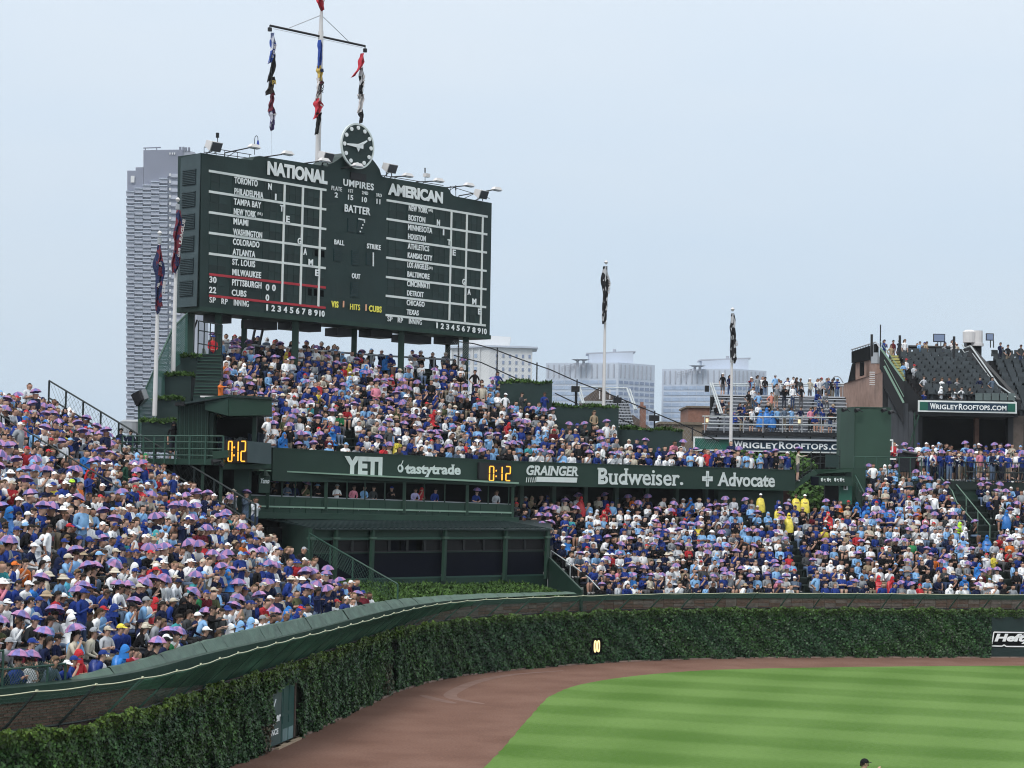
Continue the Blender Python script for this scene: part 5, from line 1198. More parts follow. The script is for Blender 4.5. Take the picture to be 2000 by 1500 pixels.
# speaker + horn under the timer box
t = thing('wall_speaker', 'dark green angled speaker hanging below the balcony beside the timer', 'speaker', atY(425, 900, 91.6)); mb = MB(); a = [atY(416, 881, 91.7), atY(446, 879, 91.9), atY(446, 893, 91.9), atY(416, 897, 91.7)]; mb.slab(a, (0, .5, 0)); mb.build('cabinet', M['green2'], t); mb = MB(); mb.tube(atY(414, 903, 91.4), atY(432, 900, 91.6), .14, 8, .05); mb.tube(atY(430, 905, 91.5), atY(437, 912, 91.5), .12, 8, .05); mb.build('horn', M['lampdark'], t)
# stepped planters, screen
planters = [(275, 824, 333, 852, 96.5, 1.5, 'lowest'), (303, 780, 349, 840, 98.0, 1.6, 'second'), (313, 734, 371, 792, 100.0, 1.6, 'third'), (340, 697, 384, 752, 102.0, 1.6, 'top')]
for x0, y0, x1, y1, Y, dp, w in planters:
    t = thing('planter', '%s of the four stepped green planters climbing to the scoreboard' % w, 'planter', atY(x0, y1, Y), 'stepped planters on the left')
    pb1('box', M['board'], t, x0, y0, x1, y1 + (30 if w == 'lowest' else 40), Y, dp)
    a = atY(x0 - 2, y0, Y); b = atY(x1 + 3, y0, Y)
    def reg(): return RNG.uniform(a.x, b.x), RNG.uniform(Y - .15, Y + 1.2), a.z - .1, .26
    o = juniper('juniper_plant', '', reg, 900, None, .17); props(o, 'ragged juniper growth trailing over the rim of the %s stepped planter' % w, 'juniper', 'junipers in the stepped planters')
scr = thing('mesh_screen', 'tall green see-through mesh screen slanting up behind the left planters', 'screen fence', atY(271, 850, 99))
def screen_panel(pts, name):
    A = [atY(*q) for q in pts]; mb = MB(); n = 34
    for i in range(n + 1):
        f = i / n; mb.beam(A[0].lerp(A[1], f), A[3].lerp(A[2], f), .022, .012)
    for i in range(26):
        f = i / 25; mb.beam(A[0].lerp(A[3], f), A[1].lerp(A[2], f), .012, .022)
    mb.build(name, M['screen'], scr, kind='stuff')
    for a, b in ((A[0], A[3]), (A[3], A[2])): mb = MB(); mb.beam(a, b, .07); mb.build('frame', M['rail'], scr)
screen_panel([(271, 870, 98.6), (303, 850, 99.0), (305, 714, 99.0), (271, 790, 98.6)], 'screen_mesh')
screen_panel([(303, 800, 99.0), (340, 780, 101.0), (338, 640, 101.0), (305, 714, 99.0)], 'screen_mesh')
screen_panel([(338, 720, 101.0), (366, 700, 103.0), (366, 612, 103.0), (338, 640, 101.0)], 'screen_mesh')
mb = MB(); a = [atY(262, 770, 98.3), atY(277, 762, 98.0), atY(283, 780, 98.0), atY(273, 793, 98.3)]
t = thing('floodlight', 'grey tilted floodlight fixed outside the left mesh screen', 'floodlight', a[0]); mb.slab(a, (.1, .5, .1)); mb.build('housing', M['grey'], t)
mb = MB(); mb.slab([v + Vector((-.04, -.02, 0)) for v in a], (-.12, -.04, -.03)); mb.build('lens', M['lampdark'], t)
t = thing('water_tank', 'low grey metal tank behind the left end of the balcony', 'tank', atY(255, 838, 110)); mb = MB(); a = atY(262, 846, 110); mb.tube(a, a + ZV * .6, .75, 20); mb.tube(a + ZV * .6, a + ZV * .7, .78, 20, .6); mb.build('shell', M['grey'], t)
# stair on the left of the upper bleachers
st = thing('staircase', 'dark green stepped staircase up the left side of the upper bleachers', 'staircase', atY(405, 775, 97))
for k in range(14):
    Y = 96.6 + .5 * k; y = 777 - 6.3 * k; mb = MB(); pxbox(mb, 377 + k * .8, y - 3.0, 432, y + 10, Y, .62); mb.build('step', M['stair'] if k % 2 else M['board'], st)
    mb = MB(); pxbox(mb, 377 + k * .8, y - 4.0, 432, y - 2.6, Y - .03, .06); mb.build('nosing', M['rail'], st)
railing('railing', 'dark tall railing at the head of the left staircase', [atY(386, 700, 103.2), atY(432, 708, 103.4)], 1.9, 5, 'railb', (1, .75, .4), .03)
mb = MB(); a, b = posU(BPATH.s_at_px(431, 5, 11), 4.8, 0), posU(BPATH.s_at_px(431, 11, 15), 14.5, 0); mb.slab([a - ZV * 3.2, a + ZV * .3, b + ZV * .3, b - ZV * 3.2], (.15, 0, 0)); mb.build('side_wall', M['green'], upper_stand)
# rail behind the last row under the board
us_pts = [posU(t, RU - .2, 0) - ZV * .1 for t in np.linspace(BPATH.s_at_px(436, 11, 14), BPATH.s_at_px(905, 11, 14), 12)]
railing('railing', 'grey walkway rail behind the top row under the scoreboard', us_pts, 1.05, 13, 'grey', (1,), .06)
mb = MB()
for a, b in zip(us_pts, us_pts[1:]): mb.slab([a - ZV * .9, b - ZV * .9, b + ZV * .45, a + ZV * .45], BN * .1)
mb.build('parapet_wall', M['stair'], upper_stand)
mb = MB()
for a, b in zip(us_pts, us_pts[1:]): mb.slab([a - ZV * .4, b - ZV * .4, b - ZV * .4 + BN * 2.5, a - ZV * .4 + BN * 2.5], (0, 0, -.15))
mb.build('walkway', M['stair'], upper_stand)
# planter walls stepping down at the right of the upper stand
for x0, y0, x1, y1, Y, w in ((975, 748, 1077, 800, 117.2, 'upper'), (1074, 795, 1207, 850, 117.4, 'middle'), (1204, 840, 1332, 890, 118.2, 'lower'), (1430, 884, 1452, 905, 120.0, 'small')):
    t = thing('planter_wall', '%s dark green planter wall behind the right part of the upper bleachers' % w, 'planter', atY(x0, y1, Y), 'planter walls stepping down to the right')
    pb1('wall_panel', M['board'], t, x0, y0, x1, y1 + 40, Y, 1.2)
    a, b = atY(x0, y0 + 1, Y), atY(x1, y0 + 1, Y)
    def reg2():
        x = RNG.uniform(a.x, b.x); return x, RNG.uniform(Y - .05, Y + 1.0), a.z - .05, .22 + .12 * math.sin(x * 3)
    o = juniper('juniper_plant', '', reg2, int(280 * (b.x - a.x)), None, .2); props(o, 'dark trailing juniper along the top of the %s planter wall' % w, 'juniper', 'junipers on the right planter walls')
mb = MB(); a = [posU(t, 13.6, 0) for t in np.linspace(BPATH.s_at_px(905, 10, 14), BPATH.s_at_px(985, 10, 13), 4)]
# cable fence stepping down
fence = thing('cable_fence', 'black fence cables and posts sloping down from the scoreboard to the right', 'fence', atY(960, 740, 119))
top = [(886, 666, 119), (925, 671, 119), (962, 681, 119), (1020, 703, 119), (1075, 722, 119.2), (1126, 745, 119.4), (1206, 776, 119.6), (1340, 832, 120), (1405, 862, 120)]
bot = [(886, 694, 119), (940, 708, 119), (1015, 742, 119)]; bot2 = [(1084, 768, 119.2), (1130, 790, 119.4)]; bot3 = [(1206, 816, 119.6), (1300, 856, 120)]
for pts in (top, bot, bot2, bot3):
    mb = MB(); A = [atY(*q) for q in pts]
    for a, b in zip(A, A[1:]): mb.tube(a, b, .035, 5)
    mb.build('cable', M['lampdark'], fence)
for x, y0, y1 in ((894, 666, 740), (970, 683, 748), (1048, 712, 750), (1126, 745, 797), (1206, 776, 812), (1278, 806, 850), (1352, 838, 862)):
    mb = MB(); a, b = atY(x, y1, 119.2), atY(x, y0 - 4, 119.2); mb.tube(a, (a.x, a.y, b.z), .045, 5); mb.build('post', M['lampdark'], fence)
mb = MB(); A = [atY(*q) for q in top]
for i in range(90):
    q = i / 90 * (len(A) - 1); k = int(q); p = A[k].lerp(A[k + 1], q - k)
    for dx in (-.9, .9): mb.beam(p, p + Vector((dx, 0, -1.25)), .006)
mb.build('fence_mesh', M['grey'], fence, kind='stuff')
for x, y, w, lb in ((1124, 760, 8, 'small black box floodlight on a pole above the middle planter wall'), (1206, 782, 8, 'small black box floodlight at the end of the middle planter wall'), (1278, 817, 10, 'black box floodlight on the lower planter wall beside the brick chimney')):
    t = thing('box_floodlight', lb, 'floodlight', atY(x, y, 118.9)); mb = MB(); pxbox(mb, x - w, y - 6, x + w, y + 5, 118.7, .4); mb.build('housing', M['lampdark'], t); mb = MB(); a = atY(x, y, 119); mb.tube(a - ZV * 1.2, a, .04, 5); mb.build('pole', M['lampdark'], t)

# ================================================================== RIGHT SIDE STRUCTURES
gb = thing('green_tower', 'tall plain dark green box tower right of the rooftop bleachers', 'tower', atY(1680, 975, 120))
mb = MB(); p = [atY(1640, 950, 125.6), atY(1668, 950, 123.4), atY(1739, 950, 123.4)]; zt_ = atY(1668, 797, 123.4).z; z0_ = 9.5
pp = [Vector((q.x, q.y, z0_)) for q in p] + [Vector((p[2].x, 127, z0_)), Vector((p[0].x, 127, z0_))]; mb.slab(pp, (0, 0, zt_ - z0_)); mb.build('body', mat('tower_green', (.026, .062, .045), .55, var=.12, vs=.6), gb)
mb = MB(); mb.slab([v + ZV * (zt_ - z0_) + Vector((0, -.03, 0)) for v in pp], (0, 0, .08)); mb.build('cap', M['green2'], gb)
mb = MB(); mb.beam(p[1] - Y_ * .02, Vector((p[1].x, p[1].y - .02, zt_)), .05, .05); mb.build('corner_trim', M['green2'], gb)
for i, (x, y) in enumerate(((1653, 799), (1678, 800), (1730, 800), (1744, 804))):
    t = thing('spot_lamp', ['first', 'second', 'third', 'last'][i] + ' small black spot lamp along the top of the green box tower', 'lamp', atY(x, y, 119.4), 'spot lamps on the green tower'); mb = MB(); a = atY(x, y, 123.1); mb.tube(a, a + Vector((-.25, -.2, -.08)), .09, 8, .13); mb.beam(a, a + Vector((.25, .1, -.15)), .04); mb.build('lamp_head', M['lampdark'], t)
mb = MB(); mb.add([atY(1739, 862, 121), atY(1744, 862, 121), atY(1744, 886, 121), atY(1739, 886, 121)], [(0, 1, 2, 3)])
brk = thing('bracket_sign', 'white angular bracket sign edge beside the green tower', 'sign', atY(1741, 886, 121)); mb = MB(); pxbox(mb, 1742, 860, 1744.5, 882, 121, .06); pxbox(mb, 1738.5, 858, 1744.5, 861, 120.97, .06); pxbox(mb, 1738.5, 880, 1744.5, 883, 120.97, .06); pxbox(mb, 1738.5, 895, 1750, 898, 120.97, .06); mb.build('frame', M['white'], brk)
# concourse behind the lower right stand
cz = 9.35
con = thing('concourse', 'raised concourse deck with dark green railings behind the lower right bleachers', 'deck', atY(1850, 930, 124))
a, b = atY(1664, 925, 123.5), atY(2060, 925, 123.5); mb = MB(); mb.slab([(a.x, 122.8, cz), (b.x, 122.8, cz), (b.x, 134, cz), (a.x, 134, cz)], (0, 0, -.5)); mb.build('deck', M['stair'], con)
mb = MB(); mb.slab([(a.x, 122.9, 5), (b.x, 122.9, 5), (b.x, 122.9, cz - .4), (a.x, 122.9, cz - .4)], (0, .2, 0)); mb.build('wall', M['green'], con)
railing('railing', 'dark green glass-panelled railing from the box tower to the concourse', [(atY(1668, 930, 122.7).x, 122.75, cz), (atY(1800, 930, 122.7).x, 122.75, cz)], 1.35, 7, 'rail', (1, .05), .03)
railing('railing', 'black concourse railing above the right sections of fans', [(atY(1886, 930, 122.7).x, 122.75, cz), (atY(2060, 930, 122.7).x, 122.75, cz)], 1.15, 10, 'railb', (1, .5, .08), .035)
railing('railing', 'thin black rail in front of the covered bar behind the concourse crowd', [(atY(1790, 930, 131).x, 131, cz + .7), (atY(2060, 930, 131).x, 131, cz + .7)], 1.1, 12, 'railb', (1,), .03)
# stair bridge beside fascia
stb = thing('stair_bridge', 'dark green exterior stair and landing between the fascia end and the box tower', 'staircase', atY(1600, 940, 120))
mb = MB(); a = [atY(1549, 945, 119.8), atY(1590, 917, 119.8), atY(1640, 916, 120.2), atY(1664, 914, 119.2), atY(1664, 922, 119.2), atY(1598, 925, 119.8), atY(1549, 958, 119.8)]; mb.slab(a, (0, .15, 0)); mb.build('stringer', M['green2'], stb)
mb = MB(); mb.slab([v + Y_ * 1.6 for v in a], (0, .12, 0)); mb.build('stringer', M['green'], stb)
for k in range(9):
    x = 1552 + k * 4.2; mb = MB(); c = atY(x, 946 - k * 3.2, 119.95); mb.box(c + Y_ * .8, (.16, .8, .02)); mb.build('tread', M['stair'], stb)
mb = MB(); a0, a1 = atY(1590, 920, 119.9), atY(1664, 918, 119.9); mb.slab([a0, a1, a1 + Y_ * 1.7, a0 + Y_ * 1.7], (0, 0, .08)); mb.build('landing', M['stair'], stb)
railing('railing', 'dark sloping handrail of the exterior stair beside the fascia end', [atY(1552, 944, 119.8), atY(1590, 918, 119.8), atY(1640, 917, 119.9)], 1.15, 6, 'railb', (1, .66, .33), .025)
mb = MB(); pxbox(mb, 1612, 888, 1638, 913, 119.7, .1); mb.build('gate_panel', M['board'], stb)
mb = MB(); pxbox(mb, 1600, 921, 1663, 943, 120.6, .3); bx_ = mb.build('beam_box', M['green'], stb)
for x in (1612, 1625, 1637, 1650): mb = MB(); pxbox(mb, x - .6, 919, x + .6, 943, 120.5, .08); mb.build('stiffener', M['green2'], stb)
dis = thing('marker_board', 'small dark board with white squiggle marks under the stair landing', 'sign', atY(1600, 948, 119.3)); mb = MB(); pxbox(mb, 1584, 930, 1664, 948.5, 119.5, .25); mb.build('panel', M['green'], dis); mb = MB(); pxbox(mb, 1584, 931, 1599, 948, 119.4, .2); mb.build('end_box', M['glass'], dis)
for i, x in enumerate((1603, 1608.5, 1615, 1619, 1629, 1634, 1640, 1645)):
    mb = MB(); c = atY(x, 936, 119.42); 
    if i % 2 == 0: mb.slab([c + Vector((.0, 0, .06)), c + Vector((.12, 0, .09)), c + Vector((.10, 0, -.15)), c + Vector((.02, 0, -.10))], (0, -.02, 0))
    else: mb.box(c + X_ * .06 - ZV * .02, (.05, .012, .05)); mb.box(c + X_ * .1 - ZV * .13, (.02, .012, .03))
    mb.build('mark', M['letter2'], dis)
kiosk = thing('stair_wall', 'green end wall with a white notice beneath the stair landing', 'wall', atY(1650, 985, 119)); mb = MB(); pxbox(mb, 1639, 946, 1664, 985, 119.9, .3); mb.build('wall', mat('bright_green_wall', (.02, .10, .07), .5), kiosk); mb = MB(); pxbox(mb, 1664, 914, 1690, 985, 122.4, .3); mb.build('wall', M['green2'], kiosk); mb = MB(); pxbox(mb, 1610, 946, 1639, 985, 121.4, .2); mb.build('wall', M['lampdark'], kiosk); mb = MB(); pxbox(mb, 1648, 947, 1656, 957, 119.8, .05); mb.build('notice', M['white'], kiosk); mb = MB(); pxbox(mb, 1649.5, 949, 1653, 955, 119.76, .03); mb.build('print', M['lampdark'], kiosk)
# aisle side walls in the lower right stand
for i, (x_a, x_b, lb) in enumerate(((1668, 1722, 'green sloping handrail at the left edge of the raised right section'), (1826, 1902, 'pale topped handrail down the left side of the right aisle'), (1846, 1925, 'second pale handrail in the middle of the right aisle'), (1880, 1990, 'rightmost pale handrail sloping down the aisle'))):
    r_hi, r_lo = (18, 12.5) if i == 0 else (18.6, 9.5)
    sa, sb = WALL.s_at_px(x_a, 15, 8.5), WALL.s_at_px(x_b, 9, 6)
    A = [posC(sa + (sb - sa) * f, r_hi + (r_lo - r_hi) * f, 0) for f in np.linspace(0, 1, 6)]
    railing('railing', lb, A, .95, 5, 'rail' if i == 0 else 'edgerail', (1,), .035)
    if i != 2:
        mb = MB()
        for a, b in zip(A, A[1:]): mb.slab([a - ZV * .3, b - ZV * .3, b + ZV * .55, a + ZV * .55], (.06, .1, 0))
        mb.build('aisle_wall', M['green2' if i == 0 else 'green'], None, 'solid green side wall below the ' + lb.replace('handrail', 'rail'), cat='wall')

# ================================================================== BEYOND THE BALLPARK
def mat_bld(name, c): return mat(name, c, .8, var=.08, vs=.05)
M['conc'] = mat_bld('hazed_concrete', (.46, .52, .62)); M['conc2'] = mat_bld('dark_concrete', (.20, .22, .29)); M['towerface'] = mat_bld('tower_shade_face', (.34, .37, .44)); M['balc'] = mat_bld('tower_balcony', (.38, .41, .49)); M['winb'] = mat('far_window', (.20, .26, .40), .3, var=.15, vs=.3)  # distance haze put into these colours, paler and bluer than bare surfaces
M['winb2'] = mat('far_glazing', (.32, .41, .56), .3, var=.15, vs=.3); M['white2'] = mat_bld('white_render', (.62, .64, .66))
# apartment tower with staggered balconies
T = 800.0
tw = thing('apartment_tower', 'tall grey apartment tower with staggered balconies behind the left of the scoreboard', 'tower block', atY(310, 945, T))
def tbox(mb, x0, y0, x1, y1, Y, dep): return pxbox(mb, x0, y0, x1, y1, Y, dep)
mb = MB(); P0 = [(248, 960), (248.5, 333), (265, 333), (265, 326.5), (280, 326), (280, 293), (357, 292), (380, 297), (390, 960)]
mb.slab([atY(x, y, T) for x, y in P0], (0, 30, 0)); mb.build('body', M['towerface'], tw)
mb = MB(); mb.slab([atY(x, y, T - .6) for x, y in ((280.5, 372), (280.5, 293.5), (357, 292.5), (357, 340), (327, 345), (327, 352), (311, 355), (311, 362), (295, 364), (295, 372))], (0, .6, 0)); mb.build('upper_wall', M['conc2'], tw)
mb = MB(); mb.slab([atY(x, y, T - .5) for x, y in ((248.5, 372), (248.5, 334), (265, 334), (265, 327.5), (280, 327), (280, 372))], (0, .5, 0)); mb.build('upper_wall', M['conc2'], tw)
def proto_mesh(name, w, h, d, m):
    mb = MB(); mb.box((0, 0, 0), (w / 2, d / 2, h / 2)); return raw(mb, name, m)
pxm = T / F
bw = proto_mesh('balcony', 15.6 * pxm, 8.6 * pxm, 1.6, M['balc']); sl_ = proto_mesh('slab_edge', 16.4 * pxm, 1.6 * pxm, 2.4, M['conc']); wn_ = proto_mesh('window', 3.0 * pxm, 5 * pxm, .3, M['white2'])
starts = [372, 366, 360, 353, 347]; nb_ = 0
for c in range(5):
    k = 0; y = starts[c] + 3
    while y < 950:
        x = 256 + c * 16.2; p = atY(x, y, T); sh = -.011 * (y - 372) * pxm * .95 * 1.35
        if nb_ < 290: inst('balcony', bw, (p.x + sh * .0, T - 1.0, p.z - 4.6 * pxm), tw); inst('floor_slab', sl_, (p.x, T - 1.2, p.z), tw); nb_ += 1
        y += 14.1; k += 1
y = 340
while y < 950:
    mb = None; p = atY(343, y, T); inst('balcony', bw, (p.x, T - .6, p.z - 4 * pxm), tw, scale=(1.35, 1, .8)); inst('window', wn_, (p.x - 1.9, T - 1.6, p.z - 2.5 * pxm), tw); y += 14.1
for x in (332, 337, 341): inst('window', wn_, atY(x, 300, T - .9), tw, scale=(.7, 1, .8))
inst('window', wn_, atY(259, 350, T - 1), tw, scale=(2.4, 1, 2.6))
mb = MB()
for x in (352, 358, 363, 369): mb.tube(atY(x, 295, T), atY(x, 288 - (x % 3), T), .5, 5)
mb.tube(atY(280, 289, T), atY(314, 288, T), .25, 4); mb.tube(atY(284, 293, T), atY(284, 289, T), .2, 4); mb.tube(atY(306, 293, T), atY(306, 289, T), .2, 4); mb.build('roof_mast', M['conc2'], tw)
# two slab blocks with raised penthouses
def block(lbl, xl, xc, xr, yl, yc, yr, Y, pent, can, nfl, groups='matching office blocks on the skyline'):
    b = thing('office_block', lbl, 'office block', atY(xc, 960, Y), groups)
    L, Cn, R_ = atY(xl, yl, Y + (xc - xl) * Y / F * .45), atY(xc, yc, Y), atY(xr, yr, Y + (xr - xc) * Y / F * .9)
    zt = Cn.z; mb = MB(); f = [Vector((v.x, v.y, 0)) for v in (L, Cn, R_)]; back = f[2] + (f[0] - f[1])
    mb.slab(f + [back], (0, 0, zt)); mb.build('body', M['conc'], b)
    fl = 11.1 * Y / F
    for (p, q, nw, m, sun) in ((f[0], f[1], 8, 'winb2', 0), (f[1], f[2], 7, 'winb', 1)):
        u = (q - p); W = u.length; u.normalize(); n = Vector((u.y, -u.x, 0)); n = n if n.y < 0 else -n
        for k in range(nfl):
            z = zt - 9 - fl * (k + .5) * 1.0
            if z < 2: break
            if sun:
                for j in range(nw): mb = MB(); mb.box(p + u * (W * (j + .5) / nw) + ZV * z + n * .1, (W / nw * .36, .15, fl * .26), (u, n, ZV)); mb.build('window', M[m], b)
            else:
                mb = MB(); mb.box(p + u * (W * .5) + ZV * z + n * .1, (W * .47, .15, fl * .30), (u, n, ZV)); w_ = mb.build('window_band', M[m], b)
                for j in range(1, nw): mb = MB(); mb.box(p + u * (W * (.03 + .94 * j / nw)) + ZV * z + n * .3, (.12, .1, fl * .30), (u, n, ZV)); mb.build('mullion', M['conc'], w_)
        for j in range(int(W / 3.2)): mb = MB(); mb.box(p + u * (1.6 + j * 3.2) + ZV * (zt - 4.5) + n * .2, (.35, .25, 3.6), (u, n, ZV)); mb.build('fin', M['towerface'], b)
    x0, x1, y0, y1, yb = pent; mb = MB(); a = [atY(x0, y0, Y + 12), atY(x1, y1, Y + 12), atY(x1, yb, Y + 12), atY(x0, yb, Y + 12)]; mb.slab(a, (0, 14, 0)); mb.build('penthouse', M['conc'], b)
    mb = MB(); mb.slab([a[0] - X_ * 1.2, a[1] + X_ * 1.2, a[1] + X_ * 1.2 + ZV * .8, a[0] - X_ * 1.2 + ZV * .8], (0, 15, 0)); mb.build('penthouse_roof', M['towerface'], b)
    for (cx, cy) in can:
        mb = MB(); c = atY(cx, cy, Y + 4); n8 = 8; mb.tube(c, c + ZV * .8, .8, 6, 3.4); mb.tube(c - ZV * 3.5, c, .7, 6); mb.build('canopy', M['towerface'], b)
    mb = MB(); c = atY(x0 + 50, y0 - 2, Y + 15); mb.tube(c, c + ZV * 2.2, .9, 6); mb.build('roof_vent', M['towerface'], b)
    mb = MB(); a0, a1 = atY(xl + 30, yl - 5, Y + 10), atY(can[0][0], yl - 14, Y + 10)
    for q in (0, 1.2): mb.tube(a0 - ZV * q, a1 - ZV * q, .12, 4)
    for k in range(12): p = a0.lerp(a1, k / 11); mb.tube(p - ZV * 3.0, p, .12, 4)
    mb.build('roof_railing', M['towerface'], b)
block('pale hazy office block with penthouse just right of the scoreboard bleachers', 1066, 1208, 1279, 722, 708, 709.5, 1100, (1150, 1237, 692, 688, 716), ((1128, 705), (1140, 705)), 16)
block('pale hazy office block with penthouse behind the rooftop bleachers', 1293, 1431, 1497, 733, 720, 721.5, 1120, (1371, 1462, 705, 701, 727), ((1357, 717), (1367, 717)), 16)
hb = thing('apartment_block', 'white hazy apartment block with square windows beside the right scoreboard leg', 'apartment block', atY(960, 960, 900))
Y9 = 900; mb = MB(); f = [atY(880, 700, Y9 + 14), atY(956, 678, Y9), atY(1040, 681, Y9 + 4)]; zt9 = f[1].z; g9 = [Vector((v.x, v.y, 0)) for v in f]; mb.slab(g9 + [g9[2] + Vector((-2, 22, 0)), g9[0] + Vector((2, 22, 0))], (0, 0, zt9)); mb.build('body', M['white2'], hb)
mb = MB(); a = [v + ZV * zt9 for v in g9]; mb.slab([a[0] + Vector((-1, -1, 0)), a[1] + Vector((0, -1.4, 0)), a[2] + Vector((2.4, -1, 0)), a[2] + Vector((2, 22, 0)), a[0] + Vector((0, 22, 0))], (0, 0, .8)); mb.build('roof', M['conc'], hb)
mb = MB(); mb.slab([atY(x, y, Y9 + 10) for x, y in ((905, 690), (902, 656), (945, 655), (998, 658), (994, 684))], (0, 12, 0)); mb.build('penthouse', M['white2'], hb)
u9 = (g9[2] - g9[1]).normalized(); u8 = (g9[1] - g9[0]).normalized()
for r in range(11):
    z = zt9 - 3.6 - r * 2.95
    for c in range(6): mb = MB(); mb.box(g9[1] + u9 * (3.4 + c * 2.95) + ZV * z - Y_ * .1, (.48, .12, .75), (u9, Y_, ZV)); mb.build('window', M['winb'], hb)
    for c in range(4): mb = MB(); mb.box(g9[0] + u8 * (2.6 + c * 4.0) + ZV * z - Y_ * .1, (.8, .12, .9), (u8, Y_, ZV)); mb.build('window', M['winb2'], hb)
for c in range(5): mb = MB(); p = g9[0] + u8 * (.6 + c * 4.0); mb.box(p + ZV * (zt9 / 2) - Y_ * .3, (.5, .3, zt9 / 2), (u8, Y_, ZV)); mb.build('pier', M['white2'], hb)

# neighbourhood between park and skyline
def house(name, lbl, parts, Y, cat='building'):
    t = thing(name, lbl, cat, atY(parts[0][2], parts[0][5], Y))
    for nm, m, x0, y0, x1, y1, dy, dep in parts: pb1(nm, M[m], t, x0, y0, x1, y1, Y + dy, dep)
    return t
M['tan'] = mat('tan_brick_wall', (.17, .14, .11), .9, var=.2, vs=2, bump=.3, bs=20); M['roofbr'] = mat('brown_shingles', (.10, .08, .07), .9, var=.25, vs=3); M['brickr'] = mat('red_brick_wall', (.24, .13, .10), .9, var=.2, vs=3, bump=.3, bs=15); M['brickp'] = mat('pinkish_brick_wall', (.30, .20, .165), .9, var=.2, vs=2, bump=.3, bs=15)
t = house('brick_building', 'square red brick rooftop block left of the rooftop bleachers', [('wall', 'brickr', 1343, 796, 1392, 900, 0, 8), ('coping', 'tan', 1341, 793, 1393, 796.5, -.2, 8)], 172)
t = house('tan_building', 'low tan brick wall below the chimney between planter and rooftop bleachers', [('wall', 'tan', 1289, 829, 1372, 960, 0, 6), ('coping', 'tan', 1288, 824, 1372, 829, -.15, 6)], 150)
t = thing('chimney', 'narrow red brick chimney beside the lower planter wall', 'chimney', atY(1254, 860, 152)); mb = MB(); pxbox(mb, 1249, 795, 1260, 905, 152, .8); mb.build('stack', M['brickr'], t); mb = MB(); pxbox(mb, 1248, 792, 1261, 796, 151.9, 1); pxbox(mb, 1251, 785, 1257, 792, 152.1, .5); mb.build('chimney_cap', M['brickr'], t)
t = thing('gabled_house', 'brown gabled roof seen behind the middle planter flagpole', 'house', atY(1170, 860, 158)); mb = MB(); mb.slab([atY(x, y, 158) for x, y in ((1138, 779), (1172, 755.5), (1206, 779), (1206, 900), (1138, 900))], (0, 8, 0)); mb.build('gable', M['roofbr'], t)
mb = MB(); mb.slab([atY(x, y, 157.8) for x, y in ((1236, 810), (1236, 900), (1300, 900), (1270, 835))], (0, 8, 0)); mb.build('side_roof', M['roofbr'], t)
for q in ((1170, 1172), (1190, 1192)): mb = MB(); pxbox(mb, q[0], 760, q[1], 779, 157.6, .1); mb.build('batten', M['pole'], t)
# small aluminium grandstand (left rooftop)
def planks(parent, x0a, x1a, y0, x0b, x1b, y1, Ya, Yb, n, m='alu'):
    for k in range(n):
        f = k / (n - 1); a = atY(x0a + (x0b - x0a) * f, y0 + (y1 - y0) * f, Ya + (Yb - Ya) * f); b = atY(x1a + (x1b - x1a) * f, y0 + (y1 - y0) * f, Ya + (Yb - Ya) * f)
        z = a.z; mb = MB(); mb.box(((a.x + b.x) / 2, a.y, z), (abs(b.x - a.x) / 2, .17, .035)); mb.build('seat_plank', M[m], parent)
        mb = MB(); mb.box(((a.x + b.x) / 2, a.y - .3, z - .30), (abs(b.x - a.x) / 2, .2, .05)); mb.build('foot_plank', M[m], parent)
        mb = MB(); mb.box(((a.x + b.x) / 2, a.y + .15, z - .25), (abs(b.x - a.x) / 2, .02, .2)); mb.build('riser', M['grey'], parent)
        for j in range(6): mb = MB(); mb.box((a.x + (b.x - a.x) * (j + .5) / 6, a.y, z - .3), (.03, .1, .3)); mb.build('bracket', M['lampdark'], parent)
g1 = thing('rooftop_grandstand', 'small aluminium rooftop grandstand behind the middle planter flagpole', 'bleachers', atY(1200, 860, 150))
planks(g1, 1207, 1237, 826, 1180, 1228, 782, 150, 154, 9)
for q in (((1230, 760, 154), (1243, 800, 150.5)), ((1224, 757, 154), (1240, 800, 150.2)), ((1128, 757, 154), (1138, 788, 151)), ((1133, 757, 154), (1141, 788, 151))): mb = MB(); mb.tube(atY(*q[0]), atY(*q[1]), .06, 5); mb.build('rail', M['railw'], g1)
mb = MB(); mb.tube(atY(1128, 755, 154), atY(1225, 758, 154), .05, 5); pxbox(mb, 1130, 783, 1180, 788, 152, .4); mb.build('rail', M['railw'], g1)
g2 = thing('rooftop_grandstand', 'wide aluminium rooftop bleachers with spectators above the long web address sign', 'bleachers', atY(1500, 850, 150))
planks(g2, 1376, 1652, 848, 1398, 1652, 776, 150, 156.5, 12)
mb = MB(); pxbox(mb, 1372, 843, 1650, 851, 149.4, 8); mb.build('deck_edge', M['lampdark'], g2)
mb = MB(); pxbox(mb, 1385, 774, 1650, 950, 157.5, .4); mb.build('rear_wall', M['lampdark'], g2)
mb = MB(); pxbox(mb, 1395, 772.5, 1650, 775, 156.6, 2.0); mb.build('top_deck', M['alu'], g2)
for y, Y in ((750, 158.2), (754, 158.2)): mb = MB(); mb.tube(atY(1392, y, Y), atY(1648, y, Y), .05, 5); mb.build('rail', M['railw'], g2)
for k in range(13): x = 1394 + k * 21; mb = MB(); a, b = atY(x, 775, 158.2), atY(x, 750, 158.2); mb.tube(a, (a.x, a.y, b.z), .035, 5); mb.build('rail_post', M['grey'], g2)
for y in (813, 828): mb = MB(); mb.tube(atY(1372, y, 149.3), atY(1648, y + 3, 149.3), .05, 5); mb.build('rail', M['railw'], g2)
